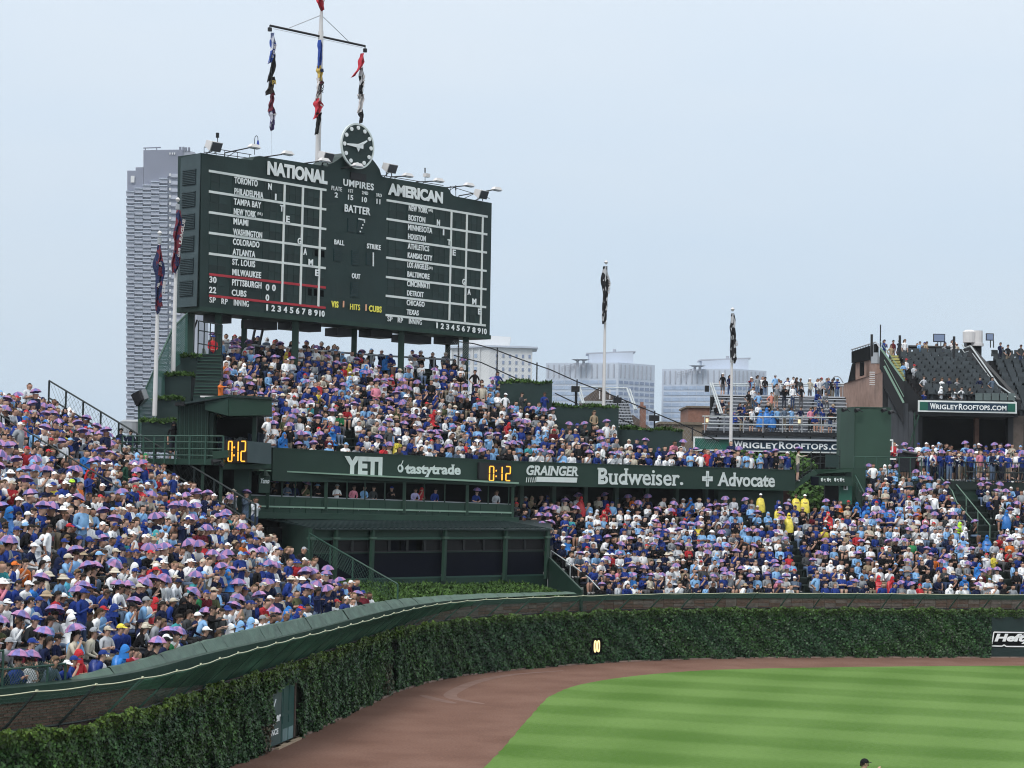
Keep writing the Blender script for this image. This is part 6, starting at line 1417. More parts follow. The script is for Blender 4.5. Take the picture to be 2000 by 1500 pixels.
for k in range(8): x = 1376 + k * 38; mb = MB(); a, b = atY(x, 845, 149.3), atY(x, 812, 149.3); mb.tube(a, (a.x, a.y, b.z), .045, 5); mb.build('rail_post', M['grey'], g2)
for dx in (0, 4): mb = MB(); mb.tube(atY(1387 + dx, 748, 156.8), atY(1407 + dx, 808, 150), .06, 5); mb.tube(atY(1387 + dx, 748, 156.8), atY(1389 + dx, 775, 156.8), .05, 5); mb.build('stair_rail', M['railw'], g2)
for x, y in ((1381, 821), (1561, 823)): mb = MB(); c = atY(x, y, 149.2); mb.box(c, (.09, .06, .14)); mb.build('lantern', mat('warm_lantern', (.6, .5, .3), .5, var=0, emit=(1, .8, .5), es=.5), g2)
t = thing('box_floodlight', 'small black box light on the left corner of the rooftop bleachers', 'floodlight', atY(1381, 758, 156)); mb = MB(); pxbox(mb, 1377, 753, 1385, 765, 155.8, .3); mb.build('housing', M['lampdark'], t)
M['signgreen'] = mat('sign_green', (.012, .105, .075), .45, var=.1); M['signnavy'] = mat('sign_navy', (.012, .035, .065), .45, var=.1)
def rsign(lbl, x0, y0, x1, y1, Y, tx0, tx1, navy, sl=0.0, text='WRIGLEYROOFTOPS.COM'):
    t = thing('rooftop_sign', lbl, 'sign', atY(x0, y1, Y)); A = atY(x0, y1, Y); B = atY(x1, y1 + sl, Y); C2 = atY(x0, y0, Y); h = C2.z - A.z; w = (B - A).length; u = X_; zc = A.z
    mb = MB(); mb.box(A + u * w / 2 + ZV * h / 2 + Y_ * .05, (w / 2, .05, h / 2)); mb.build('frame', M['white'], t)
    mb = MB(); mb.box(A + u * w / 2 + ZV * h / 2 - Y_ * .01, (w / 2 - .12, .015, h / 2 - .12)); mb.build('panel', M['signgreen'], t)
    n0, n1 = atY(navy[0], y1, Y).x, atY(navy[1], y1, Y).x; mb = MB(); mb.box(((n0 + n1) / 2, Y - .03, zc + h / 2), ((n1 - n0) / 2, .012, h / 2 - .12)); mb.build('panel', M['signnavy'], t)
    # small caps: first letters of the words stand taller
    a, b = atY(tx0, y1, Y).x, atY(tx1, y1, Y).x; W = b - a; segs = [('W', .075, 1), ('RIGLEY', .30, .80), ('R', .055, 1), ('OOFTOPS', .36, .80), ('.', .02, .2), ('COM', .19, .80)]; x = a; 
    for s_, fr, hh in segs:
        lettering(s_, Vector((x, Y - .05, zc + h * .24)), u, ZV, W * fr * .97, h * .52 * hh, M['letter'], t, bold=.028, out=-Y_, depth=.03, spacing=1.06); x += W * fr
    return t
rsign('long green web address sign below the aluminium rooftop bleachers, its end hidden by the tower', 1354, 852.5, 1745, 880, 149.8, 1433, 1668, (1425, 1700), 7)
rsign('white framed web address sign across the front of the dark rooftop seats', 1793, 781.5, 1986, 804, 149.5, 1816, 1966, (1812, 1968), 4)
# arches of the brick house under the sign
t = thing('brick_house', 'dark red brick house front with pale arches under the long rooftop sign', 'house', atY(1550, 950, 160)); mb = MB(); pxbox(mb, 1390, 878, 1660, 1000, 160, 6); mb.build('wall', mat('maroon_brick', (.11, .05, .045), .9, var=.25, vs=3), t)
for cx, rx in ((1520, 34), (1612, 40)):
    mb = MB(); n = 10
    for i in range(n):
        a, b = math.pi * i / n, math.pi * (i + 1) / n; mb.slab([atY(cx + r * math.cos(q), 915 - (r * .75) * math.sin(q), 159.8) for r, q in ((rx, a), (rx, b), (rx - 4, b), (rx - 4, a))], (0, .2, 0))
    mb.build('arch', M['tan'], t)
# big rooftop building on the right
rb = thing('rooftop_club', 'dark rooftop club building with brick side wall and tiers of dark seats', 'building', atY(1850, 900, 150))
def wallpoly(pts, name, m, ext=(0, .4, 0), par=None): mb = MB(); mb.slab([atY(*q) for q in pts], ext); return mb.build(name, M[m], par or rb)
wallpoly([(1724, 1000, 150), (1724, 727, 150), (1660, 745, 164), (1640, 752, 170), (1640, 1000, 170)], 'brick_wall', 'brickp', (.4, 0, 0))
wallpoly([(1735, 1000, 150.05), (1735, 722, 150.05), (1724.5, 727, 150.05), (1724.5, 1000, 150.05)], 'wall_return', 'brickr', (0, .3, 0))
wallpoly([(1671, 745, 163.8), (1671, 706, 163.8), (1712, 700, 154), (1712, 732, 154)], 'upper_brick', 'brickp', (.4, 0, 0))
for a, b in ((1679, 1685), (1693, 1699)): wallpoly([(a, 735, 158.5), (a, 707, 158.5), (b, 706, 157.5), (b, 733, 157.5)], 'window', 'black', (.1, -.1, 0))
wallpoly([(1656, 746, 168), (1664, 710, 166), (1671, 708, 163.9), (1671, 746, 163.9)], 'dark_corner', 'black', (.3, 0, 0))
wallpoly([(1663, 709, 164.2), (1663, 687, 164.2), (1711, 671, 153.6), (1711, 700, 153.6)], 'deck_rail_panel', 'black', (.2, 0, 0))
mb = MB(); mb.tube(atY(1663, 683, 164.2), atY(1711, 668, 153.6), .06, 5); mb.tube(atY(1711, 668, 153.6), atY(1719, 680, 150), .06, 5); mb.build('top_rail', M['grey'], rb)
for k in range(9): x = 1665 + k * 5.2; Y = 164 - 10.6 * k / 9; mb = MB(); mb.tube(atY(x, 706 - k * .9, Y), atY(x, 684 - k * 1.7, Y), .04, 4); mb.build('rail_post', M['grey'], rb)
for x, y0, y1 in ((1702, 653, 705), (1719, 634, 705), (1757, 655, 700), (1863, 657, 700)): mb = MB(); a, b = atY(x, y1, 152), atY(x, y0, 152); mb.tube(a, (a.x, a.y, b.z), .10 if x != 1719 else .05, 5); mb.build('roof_post', M['lampdark'], rb)
mb = MB(); a = atY(1711, 710, 150.3); mb.tube(a, a + ZV * .5, .38, 12, .36); mb.tube(a + ZV * .5, a + ZV * .8, .22, 10); mb.build('vent_hood', M['grey'], rb)
for k in range(7): mb = MB(); pxbox(mb, 1699, 726 + k * 4, 1709, 728 + k * 4, 152.5, .15); mb.build('louvre_slat', M['pole'], rb)
# fire-stair stringers
for pts, nm in ((((1719, 680, 149.8), (1766, 745, 149.4)), 'stair_stringer'), (((1727, 716, 149.6), (1765, 788, 149.2)), 'stair_stringer')):
    a, b = atY(*pts[0]), atY(*pts[1]); mb = MB(); mb.slab([a, b, b - ZV * 1.5, a - ZV * 1.5], (0, .15, 0)); mb.build(nm, M['lampdark'], rb); mb = MB(); mb.beam(a + ZV * .05, b + ZV * .05, .08, .14); mb.beam(a + ZV * .5, b + ZV * .5, .05, .05); mb.build('handrail', M['edge'], rb)
wallpoly([(1724, 1000, 149.9), (1724, 720, 149.9), (1795, 830, 149.9), (1795, 1000, 149.9)], 'dark_siding', 'lampdark', (0, .1, 0))
for k in range(6): x = 1738 + k * 10; mb = MB(); a = atY(x, 900, 149.7); b = atY(x, 740 + k * 16, 149.7); mb.beam(a, (a.x, a.y, b.z), .35, .12); mb.build('siding_rib', mat('slate_siding', (.05, .055, .065), .6), rb)
for q in (((1771, 885), (1795, 810)), ((1786, 880), (1786, 806))): mb = MB(); mb.beam(atY(*q[0], 149.2), atY(*q[1], 149.2), .1); mb.build('steel_brace', M['green2'], rb)
# tiers of seats
seat = MB(); seat.box((0, 0, .42), (.25, .22, .03)); seat.box((0, .24, .66), (.25, .03, .24), (X_, (Y_ - ZV * .2).normalized(), (ZV + Y_ * .2).normalized())); seat.box((-.27, .02, .5), (.02, .2, .12)); seat.box((.27, .02, .5), (.02, .2, .12)); seat.box((0, .05, .2), (.1, .05, .2))
seat_me = raw(seat, 'seat', M['seat'])
def seats(xl0, xr0, yf, xl1, xr1, yb, Ya, Yb, n, par):
    for k in range(n):
        f = k / (n - 1); Y = Ya + (Yb - Ya) * f; y = yf + (yb - yf) * f; a = atY(xl0 + (xl1 - xl0) * f, y, Y); b = atY(xr0 + (xr1 - xr0) * f, y, Y); z = a.z - .45
        mb = MB(); mb.box(((a.x + b.x) / 2, Y, z - .3), (abs(b.x - a.x) / 2 + .3, .5, .3)); mb.build('tier', M['lampdark'], par)
        m_ = max(1, int((b.x - a.x) / .57))
        for j in range(m_): inst('seat', seat_me, (a.x + (j + .5) * (b.x - a.x) / m_, Y, z + random.uniform(-.02, .02)), par, rot=(0, 0, random.uniform(-.06, .06)))
seats(1812, 1958, 768, 1752, 1890, 690, 150.2, 158.4, 11, rb)
rb2 = thing('rooftop_club', 'second tier of dark rooftop seats cut off by the right edge of the photo', 'building', atY(1980, 900, 152))
seats(1985, 2060, 800, 1937, 2040, 694, 151.5, 160, 13, rb2)
mb = MB(); pxbox(mb, 1975, 812, 2080, 1000, 153, 10); mb.build('wall', M['lampdark'], rb2)
wallpoly([(1882, 690, 158.4), (1890, 674, 158.4), (1986, 780, 149.5), (1986, 800, 149.5), (1976, 800, 149.5)], 'stair_wall', 'lampdark', (.3, 0, 0))
mb = MB(); P = [atY(*q) for q in ((1879, 673, 158.6), (1884, 680, 158.2), (1896, 676, 157.8), (1950, 752, 151.5), (1984, 776, 149.5))]
for a, b in zip(P, P[1:]): mb.tube(a, b, .06, 5); mb.tube(a - ZV * .35, b - ZV * .35, .04, 5)
mb.build('handrail', M['railw'], rb)
wallpoly([(1722, 686, 150.5), (1722, 1000, 150.5), (1760, 1000, 150.5), (1796, 800, 150.5), (1796, 776, 150.5)], 'inner_wall', 'lampdark', (0, .2, 0))
for k in range(12): mb = MB(); pxbox(mb, 1741 + k * 1.6, 694 + k * 5.3, 1755 + k * 1.6, 698 + k * 5.3, 157 - k * .55, .5); mb.build('yellow_step', mat('yellow_edge', (.35, .33, .12), .8, var=.3), rb)
mb = MB(); pxbox(mb, 1786, 803.5, 1988, 813, 149.7, 8); mb.build('floor_beam', M['lampdark'], rb)
mb = MB(); pxbox(mb, 1788, 812, 2080, 1000, 155, .4); mb.build('bar_rear_wall', M['black'], rb)
for a, b, m in ((1790, 1800, 'lampdark'), (1903, 1911, 'brickr'), (1968, 1978, 'lampdark'), (1978, 1998, 'roofbr')): mb = MB(); pxbox(mb, a, 812, b, 1000, 150.5 if m != 'brickr' else 153, .5); mb.build('pillar', M[m], rb)
for k in range(5): x0 = 1886 + k * 21; mb = MB(); pxbox(mb, 1905 + k * 16, 768, 1919 + k * 16, 782, 149.6, .04); mb.build('glass_rail', mat('grey_glass', (.10, .13, .13), .2, var=.1), rb)
mb = MB(); mb.tube(atY(1774, 677, 159), atY(1856, 679, 159), .12, 5); mb.tube(atY(1774, 681, 159), atY(1856, 683, 159), .08, 5); mb.build('back_rail', M['lampdark'], rb)
t = thing('roof_unit', 'white drum-shaped rooftop exhaust unit above the dark seats', 'exhaust unit', atY(1900, 690, 160)); mb = MB(); a = atY(1893, 657, 160); mb.tube(a - ZV * .5, a + ZV * .35, .5, 14, .52); mb.tube(a + ZV * .35, a + ZV * .5, .52, 14, .3); a = atY(1909, 661, 160); mb.tube(a - ZV * .4, a + ZV * .6, .42, 12); mb.tube(a - ZV * .6, a - ZV * .4, .5, 12); mb.build('drum', M['pole'], t); mb = MB(); pxbox(mb, 1888, 664, 1917, 705, 160.3, 1); mb.build('plinth', M['lampdark'], t)
for lb, x0, y0, x1, y1 in (('framed dark screen on two posts above the back row of rooftop seats', 1823, 652, 1846, 668), ('dark screen mounted right of the white exhaust unit', 1926, 651, 1941, 665)):
    t = thing('screen', lb, 'screen', atY(x0, y1 + 15, 159.5)); mb = MB(); pxbox(mb, x0, y0, x1, y1, 159.5, .15); mb.build('frame', M['lampdark'], t); mb = MB(); pxbox(mb, x0 + 1.5, y0 + 1.5, x1 - 1.5, y1 - 1.5, 159.42, .06); mb.build('panel', M['winb'], t)
    for x in (x0 + 8, x0 + 14): mb = MB(); pxbox(mb, x, y1, x + 1.5, y1 + 14, 159.55, .1); mb.build('post', M['lampdark'], t)
t = thing('street_lamp', 'small hooked lamp above the right end of the aluminium bleachers', 'lamp', atY(1645, 750, 157)); mb = MB(); hk = [(1647, 748), (1641, 738), (1636, 735), (1629, 735.5)]
for a, b in zip(hk, hk[1:]): mb.tube(atY(*a, 157), atY(*b, 157), .04, 5)
mb.build('arm', M['grey'], t); mb = MB(); a = atY(1628.5, 740, 157); mb.tube(a - ZV * .12, a + ZV * .12, .14, 8, .06); mb.build('lamp_head', M['lampdark'], t)

# ---- trees behind the fascia end
def tree(lbl, blobs, Y, n, trunk_px, name='leafy_tree'):
    t = thing(name, lbl, 'tree', Vector((atY(trunk_px, 900, Y).x, Y, 0)))
    V = []; Fc = []; C = []
    bl = [(atY(x, y, Y + random.uniform(-1, 1)), r) for x, y, r in blobs]
    for _ in range(n):
        c, r = bl[RNG.integers(len(bl))]; d = Vector(RNG.normal(size=3)); d.normalize(); q = r * RNG.uniform(.35, 1.0) ** .5 * (1 + .25 * math.sin(d.x * 7) * math.sin(d.z * 6 + d.y * 5)); p = c + Vector((d.x * q, d.y * q, d.z * q * .8))
        nrm = (d + Vector(RNG.normal(size=3)) * .6 + ZV * .5).normalized(); s1 = nrm.cross(Vector(RNG.normal(size=3))).normalized(); s2 = nrm.cross(s1); sz = RNG.uniform(.09, .2); k = len(V)
        V.extend([p - s1 * sz, p + s2 * sz * .6, p + s1 * sz, p - s2 * sz * .6]); Fc.append((k, k + 1, k + 2, k + 3)); h = RNG.uniform(); C.append(np.array((.030, .075, .018)) * (1 - h) + np.array((.085, .165, .045)) * h)
    off = wloc(t); A = np.array([(v - off)[:] for v in V]); o = bpy.data.objects.new('crown', mesh_np('crown', A, np.array(Fc), M['leafy'], colors=np.array(C))); COL.objects.link(o); o.parent = t; o['kind'] = 'stuff'
    mb = MB(); b0 = Vector((atY(trunk_px, 900, Y).x, Y, 0)); top_ = bl[0][0]; mb.tube(b0, b0.lerp(top_, .6), .22, 8, .14)
    for c, r in bl: mb.tube(b0.lerp(top_, .5), c, .09, 6, .03)
    mb.build('trunk', mat('bark', (.07, .05, .04), .9), t)
tree('leafy green tree behind the right end of the sponsor fascia', [(1582, 972, 1.1), (1566, 960, .8), (1604, 978, .9), (1572, 912, .7), (1558, 900, .55), (1590, 950, .8)], 128, 3800, 1580)
tree('smaller leafy tree beneath the long rooftop sign left of the stair', [(1490, 908, .8), (1466, 900, .7), (1450, 892, .5), (1525, 905, .8), (1545, 898, .6)], 132, 2600, 1490)
tree('dim leafy tree glimpsed through the openings below the fascia', [(1330, 975, 1.6), (1290, 980, 1.3), (1380, 980, 1.3)], 134, 1500, 1330)
# ---- haze in the air
hz = MB(); hz.box((0, 690, 79), (520, 700, 80.5)); hm = bpy.data.materials.new('haze_air'); hm.use_nodes = True; ht = hm.node_tree; ht.nodes.clear()
ho = ht.nodes.new('ShaderNodeOutputMaterial'); hv = ht.nodes.new('ShaderNodeVolumePrincipled'); hv.inputs['Color'].default_value = (.88, .94, 1.0, 1); hv.inputs['Density'].default_value = 0.00014; hv.inputs['Anisotropy'].default_value = 0.2
ht.links.new(hv.outputs[0], ho.inputs['Volume']); hz.build('haze', hm, kind='stuff')

# ================================================================== PEOPLE
HOME = Vector((80, 30, 0))
def skin_body(J, E, sub):
    """J {name: (x,y,z,r)}; E [(a,b,label)] -> verts, tris, labels : one continuous skinned surface"""
    names = list(J); me = bpy.data.meshes.new('tmp'); me.from_pydata([J[n][:3] for n in names], [(names.index(a), names.index(b)) for a, b, _ in E], [])
    ob = bpy.data.objects.new('tmp', me); COL.objects.link(ob); md = ob.modifiers.new('Skin', 'SKIN'); md.branch_smoothing = .3
    for i, n in enumerate(names):
        r = J[n][3]; rr = r if isinstance(r, tuple) else (r, r); sv = me.skin_vertices[0].data[i]; sv.radius = rr; sv.use_root = (n == 'pelvis')
    if sub: s = ob.modifiers.new('Sub', 'SUBSURF'); s.levels = sub; s.render_levels = sub
    dg = bpy.context.evaluated_depsgraph_get(); dg.update(); m2 = bpy.data.meshes.new_from_object(ob.evaluated_get(dg), depsgraph=dg)
    V = np.array([v.co[:] for v in m2.vertices]); m2.calc_loop_triangles(); Tr = np.array([t.vertices[:] for t in m2.loop_triangles])
    bpy.data.objects.remove(ob); bpy.data.meshes.remove(m2); bpy.data.meshes.remove(me)
    C = V[Tr].mean(1); best = np.full(len(C), 1e9); lab = np.zeros(len(C), int)
    for a, b, l in E:
        A, B = np.array(J[a][:3]), np.array(J[b][:3]); d = B - A; t = np.clip(((C - A) @ d) / (d @ d), 0, 1); ra, rb = [np.mean(J[k][3]) for k in (a, b)]
        ds = np.linalg.norm(C - A - t[:, None] * d, axis=1) - (ra + (rb - ra) * t) * .9; w = ds < best; best[w] = ds[w]; lab[w] = l
    return V, Tr, lab
SH, SK, PA, FO, EY, HT, UA, UB, HR = range(9)
def skeleton(kind, arms='lap', lean=0.0, sleeve='short', legs='long', turn=0.0):
    J = {}; 
    if kind == 'sit': base, hz_ = .52, .50
    else: base, hz_ = .96, .92
    L = lean
    J['pelvis'] = (0, 0, base, (.155, .115)); J['waist'] = (0, .03 + L * .15, base + .17, (.14, .105)); J['chest'] = (0, .03 + L * .42, base + .36 - L * .05, (.165, .12)); J['collar'] = (0, .02 + L * .58, base + .50 - L * .10, (.10, .085))
    nk = Vector((0, .03 + L * .66, base + .56 - L * .12)); hd = nk + Vector((0, .03, .10)); J['neck'] = (*nk, .055); J['head'] = (*hd, (.078, .088)); J['crown'] = (0, hd.y - .005, hd.z + .085, (.078, .088))
    E = [('pelvis', 'waist', PA if False else SH), ('waist', 'chest', SH), ('chest', 'collar', SH), ('collar', 'neck', SK), ('neck', 'head', SK), ('head', 'crown', SK)]
    sl = SH if sleeve == 'long' else SK
    for sg, n in ((-1, 'l'), (1, 'r')):
        sh = Vector((.175 * sg, .02 + L * .52, base + .455 - L * .10))
        if kind == 'sit':
            pos = {'lap': ((.235, .06 + L * .35, base + .20), (.10, .27 + L * .2, base + .12), (.06, .33 + L * .2, base + .10)),
                   'knees': ((.25, .24 + L * .2, base + .20), (.10, .44, base + .14), (.04, .50, base + .14)),
                   'phone': ((.21, .10 + L * .3, base + .22), (.08, .30 + L * .2, base + .34), (.04, .35 + L * .2, base + .39)),
                   'face': ((.23, .16 + L * .3, base + .24), (.07, .20 + L * .55, base + .50), (.05, .19 + L * .6, base + .57)) if sg > 0 else ((.22, .08 + L * .3, base + .2), (.05, .25 + L * .2, base + .18), (-.01, .28 + L * .2, base + .2)),
                   'cross': ((.24, .08 + L * .35, base + .24), (.02, .22 + L * .3, base + .26), (-.07, .21 + L * .3, base + .29))}[arms]
        else:
            pos = {'down': ((.24, -.02, base + .20), (.25, .06, base - .05), (.25, .09, base - .13)), 'lap': ((.23, .0, base + .20), (.12, .18, base + .10), (.06, .23, base + .10)),
                   'cross': ((.25, .05, base + .22), (.02, .20, base + .27), (-.08, .19, base + .30)), 'phone': ((.22, .08, base + .22), (.08, .28, base + .36), (.04, .33, base + .42)),
                   'point': ((.24, .14, base + .42), (.20, .38, base + .46), (.19, .47, base + .47)) if sg > 0 else ((.24, -.02, base + .20), (.25, .06, base - .05), (.25, .09, base - .13)),
                   'hips': ((.32, -.05, base + .24), (.19, .06, base + .06), (.14, .09, base + .04))}[arms]
        (ex, ey, ez), (wx, wy, wz), (hx, hy, hz) = pos
        J['sh' + n] = (*sh, .062); J['el' + n] = (ex * sg, ey, ez, .043); J['wr' + n] = (wx * sg, wy, wz, .030); J['ha' + n] = (hx * sg, hy, hz, (.036, .024))
        E += [('collar', 'sh' + n, SH), ('sh' + n, 'el' + n, SH), ('el' + n, 'wr' + n, sl), ('wr' + n, 'ha' + n, SK)]
        lg = PA if legs == 'long' else SK
        if kind == 'sit':
            spread = .12; J['hp' + n] = (.09 * sg, .06, hz_, .088); J['kn' + n] = (spread * sg, .46, .53, .062); J['an' + n] = (spread * sg, .43 + .04 * sg, .10, .042); J['to' + n] = (spread * 1.1 * sg, .60, .04, .040)
        else:
            J['hp' + n] = (.09 * sg, .0, .88, .092); J['kn' + n] = (.10 * sg, .02, .50, .06); J['an' + n] = (.11 * sg, -.02, .09, .043); J['to' + n] = (.13 * sg, .13, .035, .040)
        E += [('pelvis', 'hp' + n, PA), ('hp' + n, 'kn' + n, PA), ('kn' + n, 'an' + n, lg), ('an' + n, 'to' + n, FO)]
    return J, E, Vector((0, hd.y, hd.z + .055))
def fingers(J, mb):
    for sg, n in ((-1, 'l'), (1, 'r')):
        w, h = Vector(J['wr' + n][:3]), Vector(J['ha' + n][:3]); d = (h - w).normalized(); s_ = d.cross(ZV); s_ = X_ if s_.length < .1 else s_.normalized(); u = s_.cross(d)
        for k in range(4):
            a = h + s_ * ((k - 1.5) * .017); L = (.036, .044, .041, .032)[k]; m_ = a + d * L - u * .004; e = m_ + (d * .6 - u * .8).normalized() * L * .8; mb.tube(a, m_, .0095, 4, .0085, SK); mb.tube(m_, e, .0085, 4, .006, SK)
        a = w.lerp(h, .45) + s_ * (-.024 * sg); m_ = a + (d * .7 - s_ * .7 * sg).normalized() * .034; mb.tube(a, m_, .011, 4, .0095, SK); mb.tube(m_, m_ + (d - u * .3).normalized() * .028, .0095, 4, .007, SK)
def face(hc, mb):
    c = hc
    mb.add([c + Vector(v) for v in ((-.016, .082, -.035), (.016, .082, -.035), (0, .112, -.032), (0, .086, .012))], [(0, 1, 2), (0, 2, 3), (1, 3, 2), (0, 3, 1)], SK)
    for sg in (-1, 1):
        mb.box(c + Vector((.032 * sg, .079, .012)), (.012, .008, .007), None, EY); mb.box(c + Vector((.032 * sg, .081, .030)), (.017, .006, .004), None, HR)
        mb.box(c + Vector((.084 * sg, -.004, -.008)), (.008, .018, .028), None, SK)
    mb.box(c + Vector((0, .082, -.062)), (.022, .006, .005), None, EY)
def dome(mb, c, rx, ry, rz, n, rings, mi, zmin=0.0, fwd_cut=None, flip=1):
    base = len(mb.v); vs = []; 
    for i in range(rings + 1):
        t = math.pi / 2 * i / rings
        for j in range(n):
            a = 2 * math.pi * j / n; zz = math.sin(t) * rz; y = math.sin(a) * ry * math.cos(t); drop = zmin
            if fwd_cut is not None: drop = zmin + (fwd_cut - zmin) * (0.5 + .5 * math.sin(a))
            z = drop + (rz - drop) * math.sin(t) if True else zz
            vs.append(Vector(c) + Vector((math.cos(a) * rx * math.cos(t * .98), y, z)))
    fs = [(i * n + j, i * n + (j + 1) % n, (i + 1) * n + (j + 1) % n, (i + 1) * n + j) for i in range(rings) for j in range(n)] + [tuple(rings * n + j for j in range(n))]
    mb.add(vs, fs, mi)
O0 = Vector((0, 0, 0))
def hat_mb(kind, hi=True):
    mb = MB(); n = 14 if hi else 7; R = 4 if hi else 2
    if kind == 'hair': dome(mb, (0, -.012, 0), .094, .105, .105, n, R, HR, -.07, .05)
    elif kind == 'long_hair':
        dome(mb, (0, -.015, 0), .102, .110, .108, n, R, HR, -.10, .05); mb.slab([Vector(v) for v in ((-.10, -.06, .02), (.10, -.06, .02), (.085, -.09, -.30), (-.085, -.09, -.30))], (0, -.05, .0), HR)
    elif kind == 'cap':
        dome(mb, (0, -.005, .018), .099, .108, .095, n, R, HT, -.015, .0); k = 6
        pts = [Vector((.085 * math.cos(a), .085 + .085 * math.sin(a), .022 - .018 * math.sin(a))) for a in [math.pi * i / k for i in range(k + 1)]]; mb.slab(pts, (0, 0, .010), HT)
    elif kind == 'bucket':
        dome(mb, (0, 0, .02), .102, .110, .085, n, R, HT, -.01, -.01); 
        for j in range(n):
            a, b = 2 * math.pi * j / n, 2 * math.pi * (j + 1) / n; mb.add([Vector((math.cos(q) * r, math.sin(q) * r * 1.05, z)) for q, r, z in ((a, .10, .02), (b, .10, .02), (b, .165, -.03), (a, .165, -.03))], [(0, 1, 2, 3)], HT)
    elif kind == 'hood':
        dome(mb, (0, -.02, 0), .118, .125, .135, n, R, HT, -.15, -.0); mb.tube((0, -.03, -.2), (0, -.03, -.07), .13, n, .11, HT)
    elif kind == 'umbrella':
        N8 = 8; r1, z1, r0, z0 = .155, .210, .252, .095
        for j in range(N8):
            a, b = 2 * math.pi * j / N8, 2 * math.pi * (j + 1) / N8; m_ = (a + b) / 2; mi = UA if j % 2 else UB
            P0 = Vector((0, 0, .27)); P1 = Vector((r1 * math.cos(a), r1 * math.sin(a), z1)); P2 = Vector((r1 * math.cos(b), r1 * math.sin(b), z1)); P3 = Vector((r0 * math.cos(a), r0 * math.sin(a), z0)); P4 = Vector((r0 * math.cos(b), r0 * math.sin(b), z0)); P5 = Vector((r0 * .90 * math.cos(m_), r0 * .90 * math.sin(m_), z0 + .012))
            mb.add([P0, P1, P2, P3, P5, P4], [(0, 1, 2), (1, 3, 4), (1, 4, 2), (2, 4, 5)], mi)
            if hi: mb.add([p - ZV * .006 for p in (P0, P1, P2, P3, P5, P4)], [(2, 1, 0), (4, 3, 1), (2, 4, 1), (5, 4, 2)], mi); mb.tube(P0 - ZV * .01, P3 - ZV * .01, .005, 3, None, EY)
        if hi: mb.tube((0, 0, .06), (0, 0, .29), .010, 5, None, EY); mb.tube((0, 0, .05), (0, 0, .075), .098, 12, None, EY)
    return mb
PM = [M['cloth'], M['skin'], M['pants'], M['shoe'], M['eye'], M['hat'], M['umbA'], M['umbB'], M['hair']]
HATM = {k: raw(hat_mb(k), k, PM) for k in ('hair', 'long_hair', 'cap', 'bucket', 'hood', 'umbrella')}
HATL = {}
for k in HATM:
    mb = hat_mb(k, False); me = raw(mb, 'tmp', PM); me.calc_loop_triangles(); HATL[k] = (np.array([v.co[:] for v in me.vertices]), np.array([t.vertices[:] for t in me.loop_triangles]), np.array([me.polygons[t.polygon_index].material_index for t in me.loop_triangles])); bpy.data.meshes.remove(me)
POSES = {}
def make_pose(name, kind, arms, lean, sleeve, legs):
    J, E, hc = skeleton(kind, arms, lean, sleeve, legs)
    Vh, Th, Lh = skin_body(J, E, 1); mb = MB(); fingers(J, mb); face(hc - ZV * .0, mb)
    me0 = raw(mb, 'tmp', PM); me0.calc_loop_triangles(); V2 = np.array([v.co[:] for v in me0.vertices]); T2 = np.array([t.vertices[:] for t in me0.loop_triangles]); L2_ = np.array([me0.polygons[t.polygon_index].material_index for t in me0.loop_triangles]); bpy.data.meshes.remove(me0)
    me = mesh_np('body', np.vstack([Vh, V2]), np.vstack([Th, T2 + len(Vh)]), PM, mi=np.concatenate([Lh, L2_]), smooth=True)
    Vl, Tl, Ll = skin_body(J, E, 0)
    POSES[name] = dict(me=me, low=(Vl, Tl, Ll), hc=hc, kind=kind, lean=lean)
for i, (arms, lean) in enumerate((('lap', .05), ('knees', .45), ('phone', .15), ('face', .25), ('cross', .0), ('lap', .3))):
    make_pose('sit%d' % i, 'sit', arms, lean, 'short' if i in (0, 3) else 'long', 'long' if i % 3 else 'short')
    make_pose('sitb%d' % i, 'sit', arms, lean + .05, 'short' if i in (1, 4) else 'long', 'short' if i in (1, 4) else 'long')
for i, (arms, sl) in enumerate((('down', 'short'), ('lap', 'long'), ('cross', 'short'), ('phone', 'long'), ('point', 'long'), ('hips', 'short'))): make_pose('st%d' % i, 'stand', arms, 0.0, sl, 'long' if i % 2 else 'short')
# rain poncho: cloak draped over shoulders, worn over a body
def poncho_mb(kind, n=12):
    mb = MB(); base = .52 if kind == 'sit' else .96; rings = [(.07, .06, base + .56, 0), (.20, .13, base + .47, .0), (.26, .17, base + .25, .03), (.30, .24, base + .02, .08), (.32, .36 if kind == 'sit' else .24, base - (.10 if kind == 'sit' else .35), .17 if kind == 'sit' else .02)]
    V = []
    for i, (rx, ry, z, y0) in enumerate(rings):
        for j in range(n):
            a = 2 * math.pi * j / n; w = 1 + .07 * math.sin(a * 5 + i) * (i > 1); V.append(Vector((rx * w * math.cos(a), y0 + ry * w * math.sin(a), z + .02 * math.sin(3 * a) * (i == 4))))
    mb.add(V, [(i * n + j, i * n + (j + 1) % n, (i + 1) * n + (j + 1) % n, (i + 1) * n + j) for i in range(4) for j in range(n)], HT); return mb
PMP = list(PM); PMP[HT] = M['poncho']
PONM = {k: raw(poncho_mb(k, 16), 'poncho', PMP) for k in ('sit', 'stand')}
for me in PONM.values(): me.polygons.foreach_set('use_smooth', [True] * len(me.polygons))
PONL = {}
for k in PONM:
    me = raw(poncho_mb(k, 8), 'tmp', PM); me.calc_loop_triangles(); PONL[k] = (np.array([v.co[:] for v in me.vertices]), np.array([t.vertices[:] for t in me.loop_triangles]), np.full(len(me.loop_triangles), HT)); bpy.data.meshes.remove(me)

